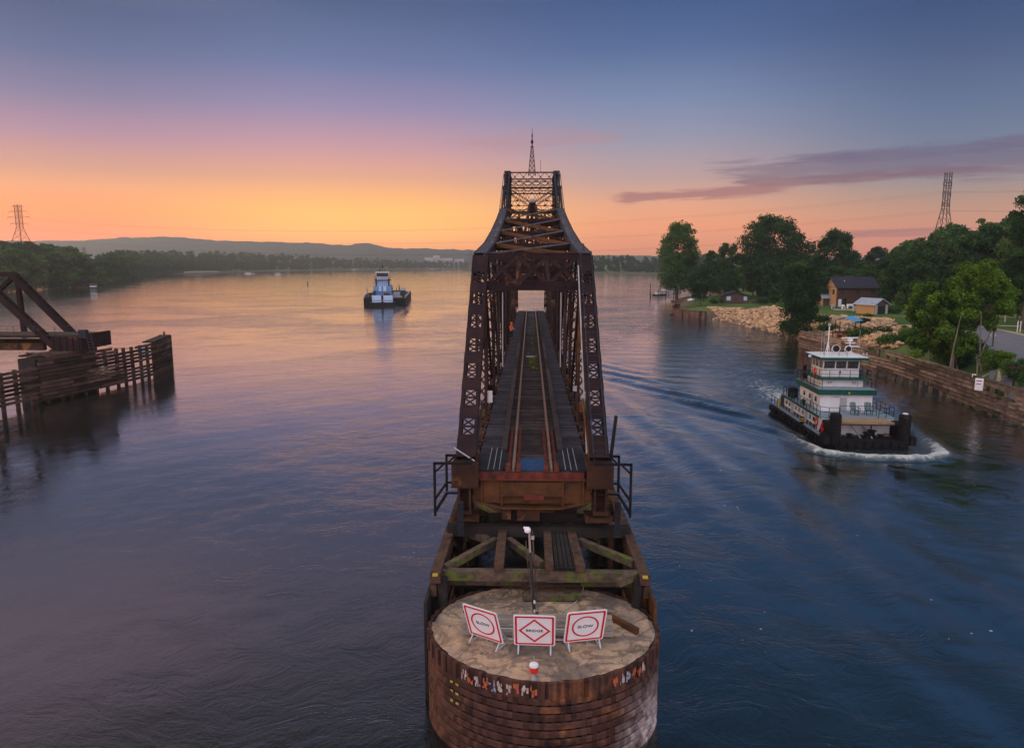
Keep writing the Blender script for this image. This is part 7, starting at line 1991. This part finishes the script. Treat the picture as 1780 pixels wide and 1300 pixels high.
# ------------------------------------------------------------------ pylons and lines
def pylon(px, D, py_top, label, wb, wt, arms, group=None, dark=True, rz=0.0, armz=None, armw=None, th=.22, kk_=.7):
    p = at(px, D, 2); h = hgt(py_top, D) - 2
    t = thing('transmission_pylon', (p.x, p.y, 2), label, 'pylon', group, rz=rz)
    mb = MB(); kink = .45
    kink = kk_
    def wz(f): return wb / 2 + (wt / 2 - wb / 2) * min(f / kink, 1) if f < kink else wt / 2
    lv = [0, .15, .29, .42, .53, .62, .70, .75, .80, .85, .90, .95, 1.0]
    for a, b in zip(lv, lv[1:]):
        wa, wb_ = wz(a), wz(b)
        for sx2 in (-1, 1):
            for sy2 in (-1, 1): mb.beam((sx2 * wa, sy2 * wa, a * h), (sx2 * wb_, sy2 * wb_, b * h), th, th)
            mb.beam((-wa, sx2 * wa, a * h), (wb_, sx2 * wb_, b * h), th * .55, th * .55); mb.beam((wa, sx2 * wa, a * h), (-wb_, sx2 * wb_, b * h), th * .55, th * .55)
            mb.beam((sx2 * wa, -wa, a * h), (sx2 * wb_, wb_, b * h), th * .55, th * .55); mb.beam((-wb_, sx2 * wb_, b * h), (wb_, sx2 * wb_, b * h), th * .5, th * .5)
    mb.build('mast', M['lattice'], t, world=False)
    for f_, aw in arms:
        am = MB()
        for s in (-1, 1):
            am.beam((0, 0, f_ * h), (s * aw, 0, f_ * h + .2), th * .7, th * .7, (0, 1, 0)); am.beam((0, 0, f_ * h + 1.4), (s * aw, 0, f_ * h + .2), th * .5, th * .5, (0, 1, 0)); am.beam((s * aw, 0, f_ * h), (s * aw, 0, f_ * h - 1.8), .12, .12)
        am.build('crossarm', M['lattice'], t, world=False)
    return t, Vector((p.x, p.y, 2)), h
t1, pA, hA = pylon(44, 560, 357, 'lattice transmission pylon with wide crossarms rising from the left bank woods', 24, 3.2, ((.755, 8), (.84, 10), (.915, 8.5), (.985, 5)), rz=R(-8), th=.30)
t2, pB, hB = pylon(1631, 400, 300, 'slender lattice transmission pylon standing over the right bank woods', 14, 2.6, ((.912, 4.2), (.885, 3.8), (.825, 4.2), (.80, 3.8), (.735, 4.2), (.71, 3.8)), rz=R(32), th=.28)
pylon(818, 2300, 437, 'hazy far pylon just left of the bridge portal', 12, 4, ((.9, 9), (.75, 9)), th=.8)
pylon(149, 1500, 430, 'faint distant pylon against the bluffs beyond the left bank woods', 10, 4, ((.9, 7), (.75, 7)), th=.5)
for i, f_ in enumerate((.86, .70, .56)):
    for s in (-1, 1):
        a = pB + V3(s * 4.5, s * 2.5, hB * f_ - 1.8); b = pA + V3(s * 8, s * 2, hA * (.62 + .12 * (2 - i)) - 1.6)
        pts = [a.lerp(b, k / 40) + V3(0, 0, -4 * 15 * (k / 40) * (1 - k / 40)) for k in range(41)]
        o = MB().path(pts, .03, 4).build('power_line', M['wire']); tag(o, 'thin power line crossing the sky between the two lattice pylons', 'power line', 'power lines over the river')
        c = a + V3(150, -150, 4); pts = [a.lerp(c, k / 12) + V3(0, 0, -4 * 5 * (k / 12) * (1 - k / 12)) for k in range(13)]
        o = MB().path(pts, .03, 4).build('power_line', M['wire']); tag(o, 'thin power line leaving the slender pylon over the right bank woods', 'power line', 'power lines right of the slender pylon')
# far town
for k, (px0, px1, py, D, lab) in enumerate(((738, 752, 448, 2330, 'pale block among the far town buildings, leftmost and longest of the lower two'), (753, 764, 444, 2350, 'tallest grey-blue block of the far town beyond the bend'), (765, 786, 449, 2360, 'long low block at the right of the far town'), (790, 806, 450.5, 2380, 'low pale block of the far town nearest the bridge'))):
    a, b = at(px0, D, 1), at(px1, D, 1); h = hgt(py, D) - 1
    t = thing('town_building', ((a.x + b.x) / 2, a.y + 10, 1), lab, 'building')
    MB().bb((a.x, a.y, 1), (b.x, a.y + 20, 1 + h)).build('wall', M['far'], t); MB().bb((a.x - .5, a.y - .5, 1 + h), (b.x + .5, a.y + 20.5, 1.8 + h)).build('roof', M['roofmetal'], t)
    for r_ in range(3):
        MB().bb((a.x + 2, a.y - .2, 4 + r_ * h / 3.4), (b.x - 2, a.y - .05, 5.6 + r_ * h / 3.4)).build('window_row', M['glassblue'], t)
# ------------------------------------------------------------------ worker on the bridge
def skin_mesh(name, nodes, edges, m, parent, sub=1):
    me = bpy.data.meshes.new(name); me.from_pydata([n_[:3] for n_ in nodes], edges, []); o = bpy.data.objects.new(name, me); COL.objects.link(o)
    md = o.modifiers.new('skin', 'SKIN'); md.use_smooth_shade = True
    for i, n_ in enumerate(nodes): me.skin_vertices[0].data[i].radius = (n_[3], n_[4] if len(n_) > 4 else n_[3])
    me.skin_vertices[0].data[0].use_root = True
    s_ = o.modifiers.new('sub', 'SUBSURF'); s_.levels = sub; s_.render_levels = sub
    dg = bpy.context.evaluated_depsgraph_get(); me2 = bpy.data.meshes.new_from_object(o.evaluated_get(dg)); bpy.data.objects.remove(o)
    me2.materials.clear(); me2.materials.append(m); o = bpy.data.objects.new(name, me2); COL.objects.link(o); o.parent = parent; return o
wp = P(888, 590, 6.95)
WK = thing('person', (wp.x + .05, wp.y, 6.95), 'worker in an orange jacket, orange hard hat and dark trousers standing on the bridge walkway', 'person', rz=R(60))
# faces -y locally, turned towards the track
body = [(0, 0, .95, .13, .11), (0, 0, 1.12, .14, .11), (0, -.01, 1.30, .17, .12), (0, 0, 1.43, .13, .09), (0, -.01, 1.52, .055, .055), (0, -.02, 1.60, .07, .08), (0, -.02, 1.70, .085, .095),
        (.19, 0, 1.42, .06), (.25, -.06, 1.16, .05), (.20, -.30, 1.08, .038), (-.19, 0, 1.42, .06), (-.26, -.04, 1.16, .05), (-.20, -.28, 1.12, .038),
        (.10, 0, .88, .10, .11), (.12, -.03, .50, .07), (.12, .02, .10, .05), (.12, -.12, .05, .05, .04), (-.10, 0, .88, .10, .11), (-.12, .03, .50, .07), (-.12, .10, .10, .05), (-.12, -.02, .05, .05, .04)]
be = [(0, 1), (1, 2), (2, 3), (3, 4), (4, 5), (5, 6), (3, 7), (7, 8), (8, 9), (3, 10), (10, 11), (11, 12), (0, 13), (13, 14), (14, 15), (15, 16), (0, 17), (17, 18), (18, 19), (19, 20)]
bo = skin_mesh('body', body, be, M['skin'], WK)
skin_mesh('jacket', [(0, 0, .92, .165, .14), (0, 0, 1.12, .17, .145), (0, -.01, 1.30, .20, .15), (0, 0, 1.44, .15, .11), (.20, 0, 1.42, .085), (.26, -.06, 1.16, .072), (.21, -.26, 1.09, .056), (-.20, 0, 1.42, .085), (-.27, -.04, 1.16, .072), (-.21, -.24, 1.12, .056)], [(0, 1), (1, 2), (2, 3), (3, 4), (4, 5), (5, 6), (3, 7), (7, 8), (8, 9)], M['orange'], WK)
skin_mesh('trousers', [(0, 0, .92, .15, .13), (.10, 0, .86, .11, .12), (.12, -.03, .50, .09), (.12, .02, .12, .075), (-.10, 0, .86, .11, .12), (-.12, .03, .50, .09), (-.12, .10, .12, .075)], [(0, 1), (1, 2), (2, 3), (0, 4), (4, 5), (5, 6)], M['navy'], WK)
MB().lathe((0, -.02, 1.715), [(.15, 0), (.125, .02), (.12, .07), (.08, .13), (.01, .15)], 16).build('hard_hat', M['orange'], WK, world=False, smooth=True)
for s in (-1, 1):
    hx = s * .20; hy = -.30; hz2 = 1.09 if s > 0 else 1.12
    mb = MB().box((hx, hy - .05, hz2), (.07, .09, .035))
    for j in range(4): mb.tube((hx - .027 + j * .018, hy - .09, hz2), (hx - .027 + j * .018, hy - .145 - .01 * (j in (1, 2)), hz2 - .03), .009, 5)
    mb.tube((hx - s * .035, hy - .04, hz2), (hx - s * .06, hy - .09, hz2 + .01), .010, 5); mb.build('hand', M['skin'], WK, world=False)
    MB().box((s * .12, -.05 if s > 0 else .05, .045), (.10, .27, .09)).build('boot', M['black'], WK, world=False)
MB().box((0, -.115, 1.63), (.02, .03, .05)).build('nose', M['skin'], WK, world=False)
for s in (-1, 1): MB().box((s * .035, -.105, 1.665), (.022, .012, .012)).build('eye', M['black'], WK, world=False)
MB().bb((-.165, -.15, 1.2), (.165, -.142, 1.25)).bb((-.165, .135, 1.2), (.165, .143, 1.25)).build('reflective_band', M['white'], WK, world=False)
# ------------------------------------------------------------------ haze
hz = MB().bb((-3600, -120, -3.0), (3600, 3850, 175)).build('haze', M['wire'], world=False)
hm = bpy.data.materials.new('river_haze'); hm.use_nodes = True
n = NT(hm.node_tree); n.n.clear()
pv = n.new('ShaderNodeVolumePrincipled'); pv.inputs['Density'].default_value = .00018
pv.inputs['Color'].default_value = (.78, .90, 1.0, 1); pv.inputs['Anisotropy'].default_value = .35
ou = n.new('ShaderNodeOutputMaterial'); n.l.new(pv.outputs[0], ou.inputs['Volume'])
hz.data.materials[0] = hm; tag(hz, kind='stuff')
